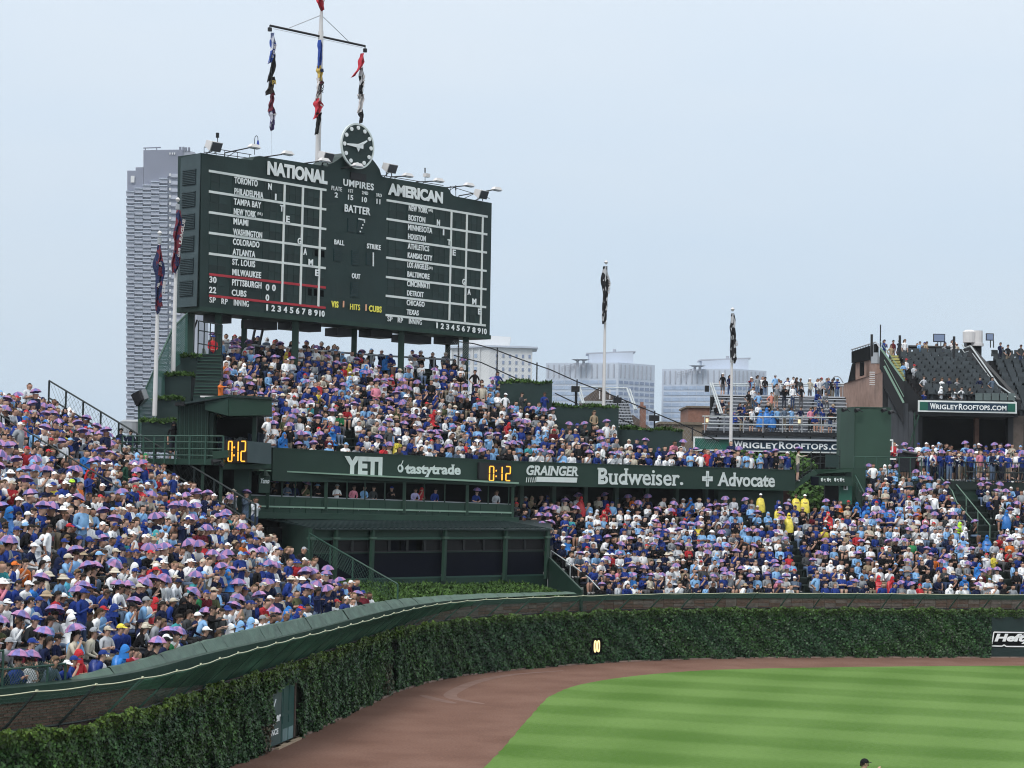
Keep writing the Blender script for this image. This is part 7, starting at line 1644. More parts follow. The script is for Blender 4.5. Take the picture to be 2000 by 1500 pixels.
CLO = {'white': (.80, .82, .85), 'royal blue': (.016, .040, .21), 'navy': (.009, .015, .052), 'black': (.008, .008, .010), 'light blue': (.22, .42, .70), 'grey': (.26, .28, .31), 'charcoal': (.05, .055, .06), 'cream': (.50, .46, .38), 'red': (.45, .03, .04), 'maroon': (.12, .015, .025), 'yellow': (.68, .58, .08), 'green': (.03, .20, .08), 'pink': (.60, .22, .30), 'teal': (.05, .30, .34), 'orange': (.60, .15, .03), 'tan': (.32, .25, .17), 'pale grey': (.50, .53, .58), 'slate': (.10, .14, .20), 'bright blue': (.03, .17, .50), 'olive': (.08, .09, .045), 'cyan': (.12, .50, .70), 'dark green': (.015, .06, .04), 'lime': (.45, .75, .06), 'lavender': (.40, .36, .60), 'coral': (.62, .24, .18)}
WS = [('white', 26), ('royal blue', 17), ('navy', 17), ('black', 16), ('light blue', 11), ('grey', 5), ('charcoal', 3), ('cream', 2.5), ('red', 1.6), ('maroon', 1), ('yellow', .35), ('green', .6), ('pink', .8), ('teal', .6), ('orange', .6), ('tan', 1), ('pale grey', 4), ('slate', 2), ('olive', .7)]
WK = [w[0] for w in WS]; WP = np.array([w[1] for w in WS]); WP = WP / WP.sum()
HATCOL = ['royal blue', 'royal blue', 'royal blue', 'white', 'white', 'black', 'navy', 'grey', 'light blue', 'cream', 'red']
SKINS = [(.42, .25, .19), (.50, .31, .24), (.34, .19, .14), (.46, .28, .21), (.20, .11, .08), (.52, .34, .27)]
PANTS = [(.02, .025, .04), (.20, .17, .13), (.03, .05, .11), (.012, .013, .015), (.11, .16, .25), (.09, .09, .10)]
HAIRS = [(.015, .011, .009), (.03, .019, .012), (.010, .008, .008), (.045, .028, .016), (.12, .08, .045), (.02, .014, .010)]
UMA, UMB_ = (.36, .19, .36), (.15, .14, .34)
def rnd_attr(stand=False, umb=.26):
    top = WK[RNG.choice(len(WK), p=WP)]; u = RNG.uniform(); hat, hc_ = None, None
    if u < umb: hat = 'umbrella'
    elif u < umb + .30: hat = 'cap'; hc_ = HATCOL[RNG.integers(len(HATCOL))]
    elif u < umb + .34: hat = 'bucket'; hc_ = ['cream', 'white', 'royal blue', 'tan'][RNG.integers(4)]
    elif u < umb + .39: hat = 'hood'
    pon = RNG.uniform() < (.0 if stand else .05)
    if pon: top = ['bright blue', 'bright blue', 'bright blue', 'white', 'white', 'pale grey', 'pale grey', 'light blue', 'light blue', 'royal blue', 'royal blue', 'yellow', 'red'][RNG.integers(13)]; hat = 'hood' if RNG.uniform() < .7 else hat
    if hat == 'hood': hc_ = top
    pose = ('st%d' % RNG.integers(6)) if stand else ('sit%d' if RNG.uniform() < .5 else 'sitb%d') % RNG.integers(6)
    return dict(top=top, hat=hat, hcol=hc_, pose=pose, poncho=pon, hair='long_hair' if RNG.uniform() < .28 else 'hair', sc=RNG.uniform(.94, 1.06), seed=RNG.uniform())
PEOPLE = []       # every seat and every standing place
def add_person(p, face_dir, where, row=None, stand=False, **kw):
    n_ = .5 + .5 * math.sin(p[0] * .7 + 2 * math.sin(p[1] * .45)) * math.sin(p[1] * .8 + p[2]); a = rnd_attr(stand, kw.pop('umb', .26) * (.35 + 1.3 * n_)); a.update(kw); k = POSES[a['pose']]['kind']
    if stand and k == 'sit': a['pose'] = 'st%d' % RNG.integers(6)
    a.update(p=Vector(p), yaw=math.atan2(face_dir.y, face_dir.x) - math.pi / 2, where=where, row=row); hp_ = a['p'] + ZV * (1.3 if POSES[a['pose']]['kind'] == 'sit' else 1.7)
    a['px'], a['py'] = proj(hp_); PEOPLE.append(a); return a
def fill(pos, s0, s1, R, ok, where, dirf, sp=.52, occ=.94, r_from=0, aisles=()):
    for r in range(r_from, R):
        s = s0 + (r % 2) * .2
        while s < s1:
            d = sp
            a, b = pos(s, r), pos(s + .5, r); k = (b - a).length / .5; s += d / max(k, .3)
            p = pos(s + RNG.normal(0, .03), r, .05 + RNG.normal(0, .04)); px, py = proj(p + ZV * 1.2)
            if px < -60 or px > 2060 or py > 1560: continue
            if not ok(px, r) or any(abs(s - q) < .8 for q in aisles) or RNG.uniform() > occ - .35 * (math.sin(s * 1.3 + 2 * math.sin(r * .9)) * math.sin(r * 1.7 + s * .4) > .72): continue
            fd = dirf(p, s); ang = RNG.normal(0, .28); fd = Vector((fd.x * math.cos(ang) - fd.y * math.sin(ang), fd.x * math.sin(ang) + fd.y * math.cos(ang), 0))
            stand = RNG.uniform() < .025
            q = Vector((p.x, p.y, p.z)); 
            if not stand: q = q + pos(s, r, .12) - pos(s, r, .0)
            add_person(q, fd, where, r, stand)
def dirL(p, s): v = -(posL(s, 5) - posL(s, 4)); v.z = 0; v.normalize(); h = (HOME - p); h.z = 0; return (v * .7 + h.normalized() * .5).normalized()
def dirC(p, s): v = -WALL.away(s); h = (HOME - p); h.z = 0; return (v * .75 + h.normalized() * .4).normalized()
def dirU(p, s): v = -BPATH.away(s); h = (HOME - p); h.z = 0; return (v * .75 + h.normalized() * .4).normalized()
fill(posL, S_[0] - 5.5, S_[757] - .3, RL, okL, 'L', dirL, .53, .96, aisles=(s_ai,))
for a in PEOPLE:
    if a['hat'] == 'umbrella' and RNG.uniform() < .22: a['hat'], a['hcol'] = 'cap', HATCOL[RNG.integers(len(HATCOL))]
for a in PEOPLE: a['sc'] *= 1.10
cs0 = WALL.s_at_px(990, 4, 3)
def okC2(px, r): 
    if not okC(px, r): return False
    m = 1905 - (r - 9.5) / 9 * 78
    if r >= 9 and 0 < px - m + 8 < 62: return False
    if 1722 - (r - 12.5) * 9.5 < px < 1722 - (r - 12.5) * 9.5 + 12 and r > 12: return False
    a2 = 1560 + (6 - r) * 3
    if abs(px - a2) < 9 and r < 8: return False
    a3 = 1885 + (9 - r) * 12
    if r < 9 and abs(px - a3) < 12: return False
    return True
fill(posC, cs0, S1 + 3, RC, okC2, 'C', dirC, .53, .93)
fill(posU, 0, BPATH.len - .3, RU, okU, 'U', dirU, .52, .90)
# standing rows: under the scoreboard, at the fascia's right end, on the concourse
for t in np.linspace(BPATH.s_at_px(445, 11, 14), BPATH.s_at_px(900, 11, 14), 36):
    if RNG.uniform() < .75: p = posU(t + RNG.normal(0, .2), RU - .2, 0) + BN * .5 - ZV * .35; add_person(p, dirU(p, t), 'walk', None, True, umb=.05, top=['black', 'navy', 'black', 'charcoal', 'white', 'slate'][RNG.integers(6)])
for px in np.arange(1350, 1545, 13.0): t = BPATH.s_at_px(px + RNG.normal(0, 3), .6, 10); add_person(BPATH.at(t, .55, HC + .35), dirU(BPATH.at(t), t), 'U', 0, True, umb=.25)
for _ in range(135):
    px = RNG.uniform(1742, 2050); Y = RNG.choice([123.6, 124.4, 125.4, 126.5, 128.0, 130.2, 132.0]); z = cz + (.0 if Y < 129 else .6); q = atY(px, 900, Y); add_person((q.x, Y + RNG.normal(0, .15), z), Vector((RNG.normal(0, .8), -.7, 0)), 'con', None, True, umb=.12)
for k in range(16):
    x = RNG.uniform(360, 500); at = atY(x, 962 + RNG.uniform(-4, 14), RNG.uniform(90.5, 94)); add_person(at - ZV * 1.7, Vector((.8, -.5, 0)), 'under', None, True, umb=.3)
def feature(px, py, **kw):
    """turn the person whose head is nearest this place into a noted individual"""
    a = min((q for q in PEOPLE if not q.get('feat')), key=lambda q: (q['px'] - px) ** 2 + (q['py'] - py) ** 2 * 1.5)
    st = kw.pop('stand', False); a.update(kw); a['feat'] = True
    if st and POSES[a['pose']]['kind'] == 'sit': a['pose'] = 'st%d' % (kw.get('arm', RNG.integers(6)))
    if not st and 'pose' not in kw and POSES[a['pose']]['kind'] == 'stand': a['pose'] = 'sit0'
    if 'hat' not in kw and a['hat'] == 'umbrella' and st: a['hat'] = None
    if a['hat'] == 'hood': a['hcol'] = a['top']
    if 'poncho' not in kw: a['poncho'] = False
    if a['poncho'] and st: a['sc'] = .92
    return a
jersey = feature(85, 1050, top='white', stand=True, hat=None, pose='st0', lab='tall standing person in open white baseball jersey with round red chest emblem'); jersey['sc'] = 1.06; jersey['emblem'] = True
for k in ((172, 945, 'royal blue', None, 'grey haired person standing sideways in royal blue jacket, left bleachers'), (145, 875, 'navy', None, 'person standing on the left aisle in navy vest'), (312, 1200, 'navy', None, 'person standing with back turned in long navy shirt, near bleachers'), (425, 1245, 'black', None, 'usher in black jacket standing against the green rail tarp'), (612, 1200, 'navy', None, 'usher in dark jacket standing near the far end of the rail tarp'), (338, 960, 'royal blue', 'royal blue', 'person in royal blue shirt and cap standing by the far left rail'), (402, 990, 'navy', None, 'large person in navy shirt standing below the balcony'), (245, 920, 'dark green', None, 'person standing in dark green jacket with hand on the sloping rail'), (365, 1050, 'navy', None, 'person in navy sweater standing and pointing toward the suite')):
    feature(k[0], k[1], top=k[2], stand=True, hat='cap' if k[3] else None, hcol=k[3], lab=k[4], **({'pose': 'st4'} if 'pointing' in k[4] else {}))
for k in ((108, 790, 'yellow', None, None, 'person in bright yellow shirt at the top corner of the left bleachers'), (15, 1095, 'royal blue', 'cap', 'orange', 'person in orange cap and royal blue top at the left edge'), (118, 1125, 'cyan', 'bucket', 'royal blue', 'person in bright cyan shirt and royal blue bucket hat'), (135, 945, 'grey', 'cap', 'lime', 'person in bright lime green cap among the left crowd'), (213, 1215, 'royal blue', 'cap', 'yellow', 'person in bright yellow cap and royal blue shirt near the rail tarp'), (240, 1290, 'red', 'hair', None, 'person in plain red shirt in the front row by the rail tarp'), (150, 1310, 'red', 'hood', None, 'person huddled in bright red hood behind the mesh railing'), (330, 1270, 'green', 'umbrella', None, 'person in green shirt under an umbrella hat beside the rail tarp'), (60, 1170, 'light blue', 'cap', 'royal blue', 'person with back turned in light blue shirt and royal cap'), (275, 1190, 'light blue', 'cap', 'grey', 'person in light blue shirt and grey cap left of the standing navy figure'), (225, 1265, 'bright blue', 'hood', None, 'person bent forward in bright blue rain poncho near the front rail')):
    feature(k[0], k[1], top=k[2], hat=None if k[3] == 'hair' else k[3], hcol=k[4] or k[2], lab=k[5], poncho='poncho' in k[5])
for k in ((1490, 978, 'yellow', True, 'cap', 'person standing in big yellow rain poncho beneath the fascia'), (1514, 988, 'yellow', False, 'cap', 'person seated in yellow poncho right of the standing yellow poncho'), (1548, 972, 'yellow', True, None, 'person standing in yellow poncho below the end of the fascia'), (1562, 974, 'yellow', True, 'cap', 'second person in yellow poncho standing beside another by the fascia end'), (1548, 1012, 'yellow', True, 'hood', 'person in hooded yellow poncho two rows below the fascia end'), (1134, 985, 'red', True, 'hood', 'person in red hooded poncho standing near the top left of the lower bleachers'), (1184, 980, 'red', False, 'hood', 'person in red hood seated just below the fascia lettering'), (1862, 1025, 'lime', False, 'hood', 'person in fluorescent lime hood beside the right aisle'), (1828, 1085, 'orange', False, None, 'person in orange jacket seated low in the right bleachers'), (1714, 1118, 'red', False, 'hood', 'left one of two people in coral red ponchos near the ivy wall'), (1728, 1122, 'red', False, 'hood', 'right one of two people in coral red ponchos near the ivy wall'), (1940, 1090, 'yellow', True, None, 'person in yellow shirt bending on the right aisle'), (1805, 1000, 'pink', False, None, 'person in pink shirt high in the right bleachers'), (1678, 985, 'bright blue', False, 'hood', 'leftmost bright blue hooded poncho below the green box tower'), (1700, 990, 'bright blue', False, 'hood', 'second bright blue poncho below the green box tower'), (1716, 978, 'bright blue', False, 'hood', 'bright blue hooded poncho at the foot of the sloping rail'), (1735, 990, 'bright blue', False, None, 'bright blue poncho right of the group below the tower'), (1962, 1015, 'bright blue', True, 'hood', 'person in wide bright blue poncho near the right edge'), (1922, 1030, 'bright blue', False, 'hood', 'bright blue poncho left of the wide one near the right edge'), (1737, 930, 'coral', False, 'cap', 'person in coral pink shirt on the top row below the box tower'), (978, 825, 'red', False, 'hood', 'person in bright red poncho in the upper bleachers beside the planter wall'), (783, 862, 'yellow', False, 'cap', 'person in yellow poncho in the front rows above the sponsor name'), (812, 858, 'white', False, 'hood', 'person in translucent white poncho above the sponsor fascia'), (620, 765, 'yellow', False, None, 'person in pale yellow shirt in the middle of the upper bleachers'), (925, 722, 'black', True, None, 'dark clad person standing right of the last scoreboard leg'), (968, 738, 'royal blue', True, None, 'person in royal blue walking beside the upper planter wall'), (1020, 765, 'charcoal', True, None, 'person in charcoal coat standing against the upper planter wall'), (995, 770, 'white', True, 'cap', 'person in white shirt and backpack by the upper planter wall')):
    feature(k[0], k[1], top=k[2], stand=k[3], hat=k[4], hcol='white', lab=k[5], poncho='poncho' in k[5], **({'pose': 'st5'} if k[3] and 'pink' not in k[5] and RNG.uniform() < .4 else {}))
for a in [q for q in PEOPLE if q.get('feat') and q['where'] == 'L' and POSES[q['pose']]['kind'] == 'stand']:     # nobody sits right in front of those who stand
    a['px'], a['py'] = proj(a['p'] + ZV * 1.7 * a['sc'])
    h_ = 58 if a.get('emblem') or 'back turned' in a['lab'] else 42
    PEOPLE[:] = [q for q in PEOPLE if q is a or q.get('feat') or q['where'] != 'L' or not (abs(q['px'] - a['px']) < 15 and -6 < q['py'] - a['py'] < h_ and q['p'].y < a['p'].y + 3)]
# rooftop spectators, suite guests and a few others placed one by one (head measured)
def at_head(px, py, Y, top, where, lab, stand=True, hat=None, hcol=None, fd=Vector((.4, -.9, 0)), poncho=False, **kw):
    h = atY(px, py, Y); p = h - ZV * (1.69 if stand else 1.30); a = add_person(p, fd, where, None, stand, top=top, hat=hat, hcol=hcol or top, poncho=poncho, sc=1.06, **kw); a['feat'] = True; a['lab'] = lab; return a
mid = [(1205, 578, 'black', 'white cap'), (1250, 590, 'navy', 0), (1430, 592, 'grey', 0), (1480, 602, 'black', 0), (1545, 590, 'light blue', 'grey cap'), (1625, 612, 'white', 0), (1663, 602, 'white', 0), (1685, 606, 'black', 0), (1710, 612, 'charcoal', 0), (1772, 612, 'cream', 'white cap'), (1838, 612, 'pale grey', 0), (1880, 612, 'slate', 0)]
PLM = ['far left corner', 'left corner beside the flagpole', 'left of centre', 'left of centre', 'centre', 'centre', 'right of centre', 'right of centre', 'right of centre', 'right part', 'right end', 'far right end']
for (x, y, c, h), pl in zip(mid, PLM): at_head(1050 + x / 3.333, 560 + y / 3.333, 157.6, c, 'R', 'person in %s top%s standing on the rooftop top deck, %s' % (c, ' and ' + h if h else '', pl), hat='cap' if h else None, hcol=h.split()[0] if h else None)
mid2 = [(1375, 692, 'black', 'leftmost of the second rooftop row'), (1400, 668, 'white', 'second from left in the second rooftop row'), (1437, 702, 'light blue', 'beside the white shirt in the second rooftop row'), (1520, 702, 'coral', 'alone mid-slope on the rooftop planks'), (1553, 648, 'grey', 'just above the coral shirt on the rooftop planks'), (1605, 658, 'black', 'centre of the second rooftop row'), (1660, 658, 'white', 'right of centre in the second rooftop row'), (1715, 658, 'black', 'right end of the second rooftop row')]
for x, y, c, w in mid2: at_head(1050 + x / 3.333, 560 + y / 3.333, 154.0, c, 'R', 'person in %s shirt standing %s' % (c, w))
for x, y, c, w, st in ((1315, 765, 'navy', 'seated at the left end of the lower rooftop rows', 0), (1345, 770, 'royal blue', 'seated near the left of the lower rooftop rows', 0), (1370, 762, 'charcoal', 'seated by the stair rail of the lower rooftop rows', 0), (1810, 680, 'royal blue', 'seated left of a pair high on the rooftop right side', 0), (1862, 690, 'grey', 'seated at the right end high on the rooftop', 0), (1330, 812, 'navy', 'standing behind the left rooftop front rail', 1), (1392, 806, 'white', 'standing at the rooftop front rail beside the flagpole', 1), (1450, 822, 'bright blue', 'hooded, leftmost of the blue ponchos at the rooftop rail', 1), (1490, 806, 'bright blue', 'second of the blue ponchos at the rooftop rail', 1), (1525, 826, 'bright blue', 'third of the blue ponchos at the rooftop rail', 1), (1560, 802, 'light blue', 'middle of the rooftop front rail', 1), (1605, 798, 'slate', 'seated group middle at the rooftop front rail', 1), (1650, 800, 'light blue', 'right of the seated group at the rooftop front rail', 1), (1712, 798, 'navy', 'fourth from the right at the rooftop front rail', 1), (1775, 803, 'pink', 'third from the right at the rooftop front rail', 1), (1850, 806, 'royal blue', 'second from the right at the rooftop front rail', 1), (1905, 812, 'black', 'rightmost at the rooftop front rail', 1)):
    at_head(1050 + x / 3.333, 560 + y / 3.333, 151.0 if st else 152.5, c, 'R', 'person in %s top, %s' % (c, w), bool(st), 'hood' if 'poncho' in w else None, c, poncho='poncho' in w)
club = [(850, 255, 'royal blue', 159, 'first at the top of the yellow edged club stair'), (915, 258, 'maroon', 159, 'behind the tan jacket at the top of the club'), (960, 255, 'navy', 158.6, 'third in the group at the top of the club stair'), (1000, 252, 'white', 158.4, 'in the group at the top of the club stair'), (1110, 268, 'light blue', 159, 'alone on the back row of the rooftop club'), (1160, 268, 'tan', 159, 'right of the light blue shirt on the club back row'), (1295, 280, 'grey', 159, 'below the framed screen on the club back row'), (900, 290, 'tan', 157.4, 'on the upper steps of the yellow edged stair'), (990, 420, 'light blue', 154.5, 'with back turned on the lower yellow steps'), (1010, 395, 'white', 155, 'wearing a red cap halfway down the club stair'), (1068, 438, 'pale grey', 154.2, 'below the red cap on the club stair'), (1140, 522, 'pale grey', 151.8, 'first in the middle club row'), (1215, 530, 'charcoal', 151.8, 'second in the middle club row'), (1272, 535, 'white', 151.8, 'third in the middle club row'), (1325, 532, 'navy', 151.8, 'fourth in the middle club row'), (1382, 540, 'grey', 151.8, 'last in the middle club row'), (1265, 602, 'white', 150.3, 'hooded above the club web address sign'), (1327, 605, 'black', 150.3, 'second above the club web address sign'), (1362, 612, 'white', 150.3, 'third above the club web address sign'), (1415, 602, 'white', 150.3, 'fourth above the club web address sign'), (1475, 605, 'charcoal', 150.3, 'last above the club web address sign'), (1550, 528, 'navy', 151.5, 'standing apart near the right club steps'), (1640, 530, 'slate', 151.3, 'rightmost beside the club stair wall'), (1140, 632, 'royal blue', 150.4, 'at the left end above the club sign'), (1700, 275, 'navy', 159.5, 'leftmost on the far right seat tier'), (1755, 292, 'black', 159.5, 'middle on the far right seat tier'), (1850, 292, 'charcoal', 159.5, 'rightmost on the far right seat tier')]
for x, y, c, Y, w in club: at_head(1500 + x / 3.75, 600 + y / 3.75, Y, c, 'R', 'person in %s top standing %s' % (c, w), True, 'cap' if 'red cap' in w else 'hood' if 'hooded' in w else None, 'red' if 'red cap' in w else c)
for i, (x, c, h, hc_) in enumerate(((529, 'black', 'umbrella', None), (557, 'slate', 'cap', 'royal blue'), (571, 'navy', None, None), (591, 'olive', 'umbrella', None), (616, 'black', 'bucket', 'light blue'), (654, 'white', 'cap', 'grey'), (684, 'pink', None, None), (705, 'light blue', None, None), (723, 'charcoal', None, None), (759, 'black', 'cap', 'royal blue'), (803, 'lavender', None, None), (817, 'red', 'hood', 'red'), (843, 'royal blue', None, None), (922, 'royal blue', 'umbrella', None), (963, 'pale grey', None, None))):
    p = g(x, D0 + .55); yy = 940 + (x - 500) * .036; z = sp_(x, yy + 8, D0 + .5).z - 1.06
    a = add_person((p.x, p.y, z), Vector((.5, -.8, 0)), 'S', None, False, top=c, hat=h, hcol=hc_ or c, poncho=False, sc=.95); a['feat'] = True
    a['lab'] = 'suite guest in %s top%s at the %s open window' % (c, {'umbrella': ' with umbrella hat', 'cap': ' with %s cap' % hc_, 'bucket': ' with pale hat', 'hood': ' with hood', None: ''}[h], ['first', 'second', 'second', 'third', 'fourth', 'fifth', 'sixth', 'seventh', 'seventh', 'eighth', 'ninth', 'ninth', 'tenth', 'next to last', 'last'][i])
o_ = at_head(430, 748, 96.2, 'orange', 'U', 'person in orange shirt reaching up behind the booth awning', True, None, None, Vector((.8, -.3, 0)), pose='st4')
o_ = at_head(1063, 772, 116.8, 'royal blue', 'U', 'person in royal blue hoodie standing against the end of the upper planter wall', True, None)
o_ = at_head(1160, 808, 117.0, 'tan', 'U', 'person in mustard tan jacket standing against the middle planter wall', True, None)
o_ = at_head(416, 662, 105.0, 'red', 'U', 'steward in red shirt standing at the top of the left staircase', True, 'cap', 'royal blue')
o_ = at_head(339, 832, 95.0, 'black', 'U', 'person in black hooded top standing on the balcony', True, 'hood')
for q in ((236, 838), (255, 842)): at_head(q[0], q[1] + 6, 99, 'navy', 'U', 'person in dark top at the %s left end of the balcony' % ('far' if q[0] < 240 else 'near'), True, None)
o_ = at_head(1558, 884, 119.6, 'cream', 'stair', 'person in cream top and umbrella hat climbing the exterior stair', True, 'umbrella', None, Vector((.9, .1, 0)))

for _ in range(34):      # further rooftop spectators between the noted ones
    k = RNG.uniform(); x = RNG.uniform(1395, 1640) if k < .7 else RNG.uniform(1768, 1870)
    if k < .35: h = atY(x, RNG.uniform(738, 744), 158.3); p = h - ZV * 1.69; s_ = True
    elif k < .7: f_ = RNG.uniform(.15, .9); yy = 848 - 72 * f_; p = atY(x, yy, 150 + 6.5 * f_); s_ = False; p.z -= .40
    else: h = atY(x, RNG.uniform(667, 673), 159.8); p = h - ZV * 1.69; s_ = True
    add_person(p, Vector((.4, -.9, 0)), 'R', None, s_, umb=.0)
# ---- which of them are built one by one: the noted ones plus the nearest in view
feats = [a for a in PEOPLE if a.get('feat')]
rest = [a for a in PEOPLE if not a.get('feat')]
vis = [a for a in rest if -8 < a['px'] < 2005 and a['py'] < 1500 and a['where'] == 'L' and not (a['px'] < 180 and a['py'] > 1330)]
vis.sort(key=lambda a: (a['p'] - EYE).length)
near = vis[:max(0, 299 - len(feats))]; ids = set(id(a) for a in near) | set(id(a) for a in feats)
crowd = [a for a in PEOPLE if id(a) not in ids]
ORD = ['front', 'second', 'third', 'fourth', 'fifth', 'sixth', 'seventh', 'eighth', 'ninth', 'tenth', 'eleventh', 'twelfth', 'thirteenth', 'fourteenth', 'fifteenth', 'sixteenth', 'seventeenth', 'eighteenth', 'nineteenth', 'twentieth', 'last']
def hatname(a):
    if a['hat'] == 'umbrella': return 'umbrella hat'
    if a['hat'] == 'cap': return a['hcol'] + ' cap'
    if a['hat'] == 'bucket': return a['hcol'] + ' sun hat'
    if a['hat'] == 'hood': return 'hood up'
    return 'long hair' if a['hair'] == 'long_hair' else 'no hat'
def zone(px):
    for lim, n in ((70, 'at the left edge'), (140, 'behind mesh railing'), (200, 'at tarp start'), (260, 'above first panels'), (330, 'left of the ivy door'), (400, 'near the ivy door'), (470, 'above the ivy door'), (560, 'right of the ivy door'), (660, 'toward the far tarp'), (2100, 'beside the suite')):
        if px < lim: return n
byrow = {}
for a in PEOPLE:
    if a['where'] == 'L': byrow.setdefault(a['row'], []).append(a)
for r in byrow: byrow[r].sort(key=lambda a: a['px'])
used = set(a['lab'] for a in feats)
for a in near:
    garment = 'poncho' if a['poncho'] else 'top'; l = '%s %s, %s, %s row %s' % (a['top'], garment, hatname(a), ORD[a['row']], zone(a['px']))
    if l in used:
        row = byrow[a['row']]; i = row.index(a)
        for j, side in ((i + 1, 'left of'), (i - 1, 'right of')):
            if 0 <= j < len(row):
                l2 = l + ' %s %s' % (side, row[j]['top'])
                if l2 not in used: break
        n = 0
        while l2 in used and n < 30:
            a['hat'] = 'cap'; a['hcol'] = list(CLO)[n % len(CLO)]; l2 = '%s %s, %s, %s row %s' % (a['top'], garment, hatname(a), ORD[a['row']], zone(a['px'])); n += 1
        l = l2
    while len(l.split()) > 14: l = l.replace('royal blue', 'blue').replace('bright blue', 'blue').replace('sun hat', 'hat') if 'royal' in l or 'bright' in l or 'sun' in l else l.rsplit(' ', 1)[0]
    used.add(l); a['lab'] = 'person in ' + l
def build_person(a):
    P = POSES[a['pose']]; t = bpy.data.objects.new('person', None); COL.objects.link(t); t.location = a['p']; t.rotation_euler = (0, 0, a['yaw']); t.scale = (a['sc'],) * 3; t.empty_display_size = .2
    props(t, a['lab'], 'person', 'spectators at the ballpark')
    v = CLO[a['top']]; jt = .88 + .24 * a['seed']
    def child(nm, me, loc, col, rot=None):
        o = bpy.data.objects.new(nm, me); COL.objects.link(o); o.parent = t; o.location = loc; o.color = (*col, 1)
        if rot: o.rotation_euler = rot
        return o
    child('body', P['me'], (0, 0, 0), [c * jt for c in v])
    hr = (-.3 * P['lean'] + (a['seed'] - .5) * .7, (a['seed'] * 7 % 1 - .5) * .6, 0)
    if a['hat'] != 'hood': child(a['hair'], HATM[a['hair']], P['hc'], (0, 0, 0))
    if a['hat'] in ('cap', 'bucket', 'hood'): child({'cap': 'cap', 'bucket': 'sun_hat', 'hood': 'hood'}[a['hat']], HATM[a['hat']], P['hc'], [c * jt for c in CLO[a['hcol'] or a['top']]], (0, 0, (a['seed'] - .5) * .3))
    elif a['hat'] == 'umbrella': child('umbrella_hat', HATM['umbrella'], P['hc'], (1, 1, 1), (hr[0], hr[1], a['seed'] * 6))
    if a['poncho']: child('poncho', PONM[P['kind']], (0, P['lean'] * .3, 0), [c * jt for c in v])
    if a.get('emblem'):
        q = MB(); n = 16
        for k in range(n): b0_, b1_ = 2 * math.pi * k / n, 2 * math.pi * (k + 1) / n; q.add([Vector((-.085 + r * math.cos(g_), .150, 1.36 + r * math.sin(g_))) for g_, r in ((b0_, .05), (b1_, .05), (b1_, .064), (b0_, .064))], [(0, 1, 2, 3)])
        for k in range(3, n - 2): b0_, b1_ = 2 * math.pi * k / n, 2 * math.pi * (k + 1) / n; q.add([Vector((-.085 - r * math.cos(g_), .151, 1.36 + r * math.sin(g_))) for g_, r in ((b0_ - .4, .018), (b1_ - .4, .018), (b1_ - .4, .034), (b0_ - .4, .034))], [(0, 1, 2, 3)])
        child('emblem', raw(q, 'emblem', mat('emblem_red', (.5, .02, .04), .6, var=0)), (0, 0, 0), (1, 1, 1))
    return t
for a in feats + near: build_person(a)
# ---- the rest of the crowd: joined into one mesh (thousands of people)
def crowd_mesh(L):
    VV, TT, CC = [], [], []; nv = 0
    def put(V, T, lab, a, cols, off=(0, 0, 0), spin=0.0):
        nonlocal nv
        V = V * 1.0
        if spin: t1, t2 = (spin * 3.1 % 1 - .5) * .7, (spin * 7.7 % 1 - .5) * .6; V = V @ np.array([[1, 0, 0], [0, math.cos(t1), math.sin(t1)], [0, -math.sin(t1), math.cos(t1)]]) @ np.array([[math.cos(t2), 0, -math.sin(t2)], [0, 1, 0], [math.sin(t2), 0, math.cos(t2)]])
        if spin: c_, s_ = math.cos(spin), math.sin(spin); V = V @ np.array([[c_, s_, 0], [-s_, c_, 0], [0, 0, 1]])
        V = V + np.array(off); y = a['yaw']; c_, s_ = math.cos(y), math.sin(y)
        V = (V * a['sc']) @ np.array([[c_, s_, 0], [-s_, c_, 0], [0, 0, 1]]) + np.array(a['p'][:])
        VV.append(V); TT.append(T + nv); CC.append(cols[lab]); nv += len(V)
    for a in L:
        P = POSES[a['pose']]; sd = a['seed']; jt = .85 + .3 * sd
        cols = np.zeros((9, 3)); cols[SH] = np.array(CLO[a['top']]) * jt; cols[SK] = SKINS[int(sd * 997) % 6]; cols[PA] = PANTS[int(sd * 613) % 6]; cols[FO] = (.3, .3, .31); cols[EY] = (.02, .02, .02); cols[HT] = np.array(CLO[a['hcol'] or a['top']]) * jt; cols[UA] = np.array(UMA) * jt; cols[UB] = np.array(UMB_) * (1.9 - jt); cols[HR] = HAIRS[int(sd * 389) % 6]
        V, T, lab = P['low']; put(V, T, lab, a, cols)
        if a['hat'] in ('cap', 'bucket', 'hood', 'umbrella'): put(*HATL[a['hat']], a, cols, P['hc'][:], sd * 6 if a['hat'] == 'umbrella' else 0)
        if a['hat'] not in ('hood', 'umbrella'): put(*HATL[a['hair']], a, cols, P['hc'][:])
        if a['poncho']: c2 = cols.copy(); c2[HT] = cols[SH]; put(*PONL[P['kind']], a, c2, (0, P['lean'] * .3, 0))
    V = np.vstack(VV); off = V.mean(0); me = mesh_np('crowd', V - off, np.vstack(TT), M['crowd'], colors=np.vstack(CC)); o = bpy.data.objects.new('crowd', me); COL.objects.link(o); o.location = off
    return o
o = crowd_mesh(crowd); props(o, 'dense crowd of spectators in white, blue and umbrella hats filling the distant bleachers', 'crowd', kind='stuff')
print('people', len(PEOPLE), 'single', len(feats) + len(near), 'crowd tris', len(o.data.polygons))

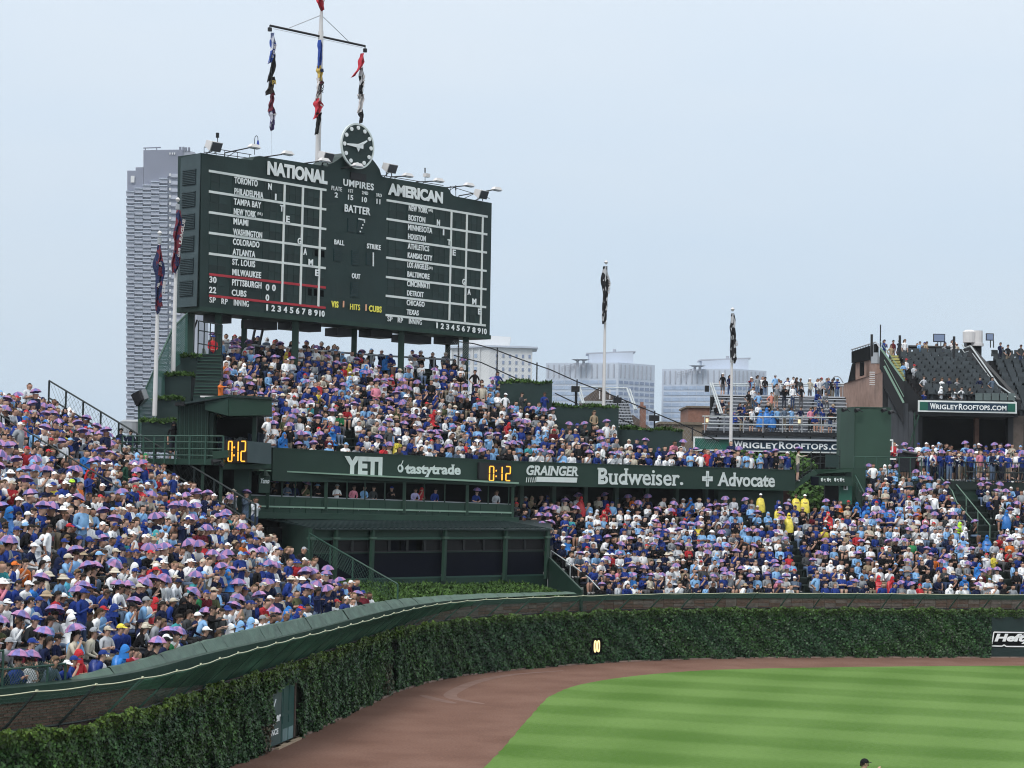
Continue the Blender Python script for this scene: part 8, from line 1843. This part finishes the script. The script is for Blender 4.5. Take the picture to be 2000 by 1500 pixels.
# ---- umpire at the bottom edge
J, E, hc = skeleton('stand', 'phone', 0.0, 'short', 'long')
J['elr'] = (.20, .16, 1.30, .045); J['wrr'] = (.10, .33, 1.50, .032); J['har'] = (.08, .38, 1.565, (.042, .028))
Vh, Th, Lh = skin_body(J, E, 2); mb = MB(); fingers(J, mb); face(hc, mb)
me0 = raw(mb, 'tmp', PM); me0.calc_loop_triangles(); V2 = np.array([v.co[:] for v in me0.vertices]); T2 = np.array([t.vertices[:] for t in me0.loop_triangles]); L2_ = np.array([me0.polygons[t.polygon_index].material_index for t in me0.loop_triangles])
um = bpy.data.objects.new('person', None); COL.objects.link(um); hp_ = atY(1684, 1489.5, 52.0); um.location = (hp_.x, hp_.y, 0.02); um.rotation_euler = (0, 0, -math.pi / 2 + .12); um.scale = (1.0,) * 3
um.scale = ((hp_.z - .02) / (hc.z + .01),) * 3
props(um, 'umpire in black cap and shirt facing right, hand raised, cut off by the bottom edge', 'person')
def uch(nm, me, loc, col): o = bpy.data.objects.new(nm, me); COL.objects.link(o); o.parent = um; o.location = loc; o.color = (*col, 1); return o
uch('body', mesh_np('body', np.vstack([Vh, V2]), np.vstack([Th, T2 + len(Vh)]), PM, mi=np.concatenate([Lh, L2_]), smooth=True), (0, 0, 0), (.012, .012, .015))
uch('hair', HATM['hair'], hc, (0, 0, 0)); uch('cap', HATM['cap'], hc, (.008, .008, .010))
q = MB(); q.box((.075, .03, -.005), (.03, .045, .012), None, 0); uch('sunglasses', raw(q, 'sunglasses', M['white']), hc + Vector((-.17, 0, .02)), (1, 1, 1))
q = MB(); q.box((0, .09, -.048), (.03, .008, .007), None, 0); uch('moustache', raw(q, 'moustache', M['hair']), hc, (1, 1, 1))
# television camera under a black cover on the concourse
t = thing('tv_camera', 'television camera under a black rain cover beside the green box tower', 'camera', atY(1772, 915, 123.4)); c = atY(1772, 892, 123.4)
mb = MB(); mb.slab([c + Vector(v) for v in ((-.55, 0, -.9), (.45, 0, -.9), (.55, 0, .1), (.1, 0, .28), (-.45, 0, .2))], (0, .6, 0)); mb.build('rain_cover', mat('black_cover', (.012, .014, .02), .5, var=.3, bump=.6, bs=6), t); mb = MB(); mb.tube(c + Vector((-.3, -.05, .3)), c + Vector((.55, -.3, .15)), .1, 8); mb.build('lens', M['lampdark'], t)
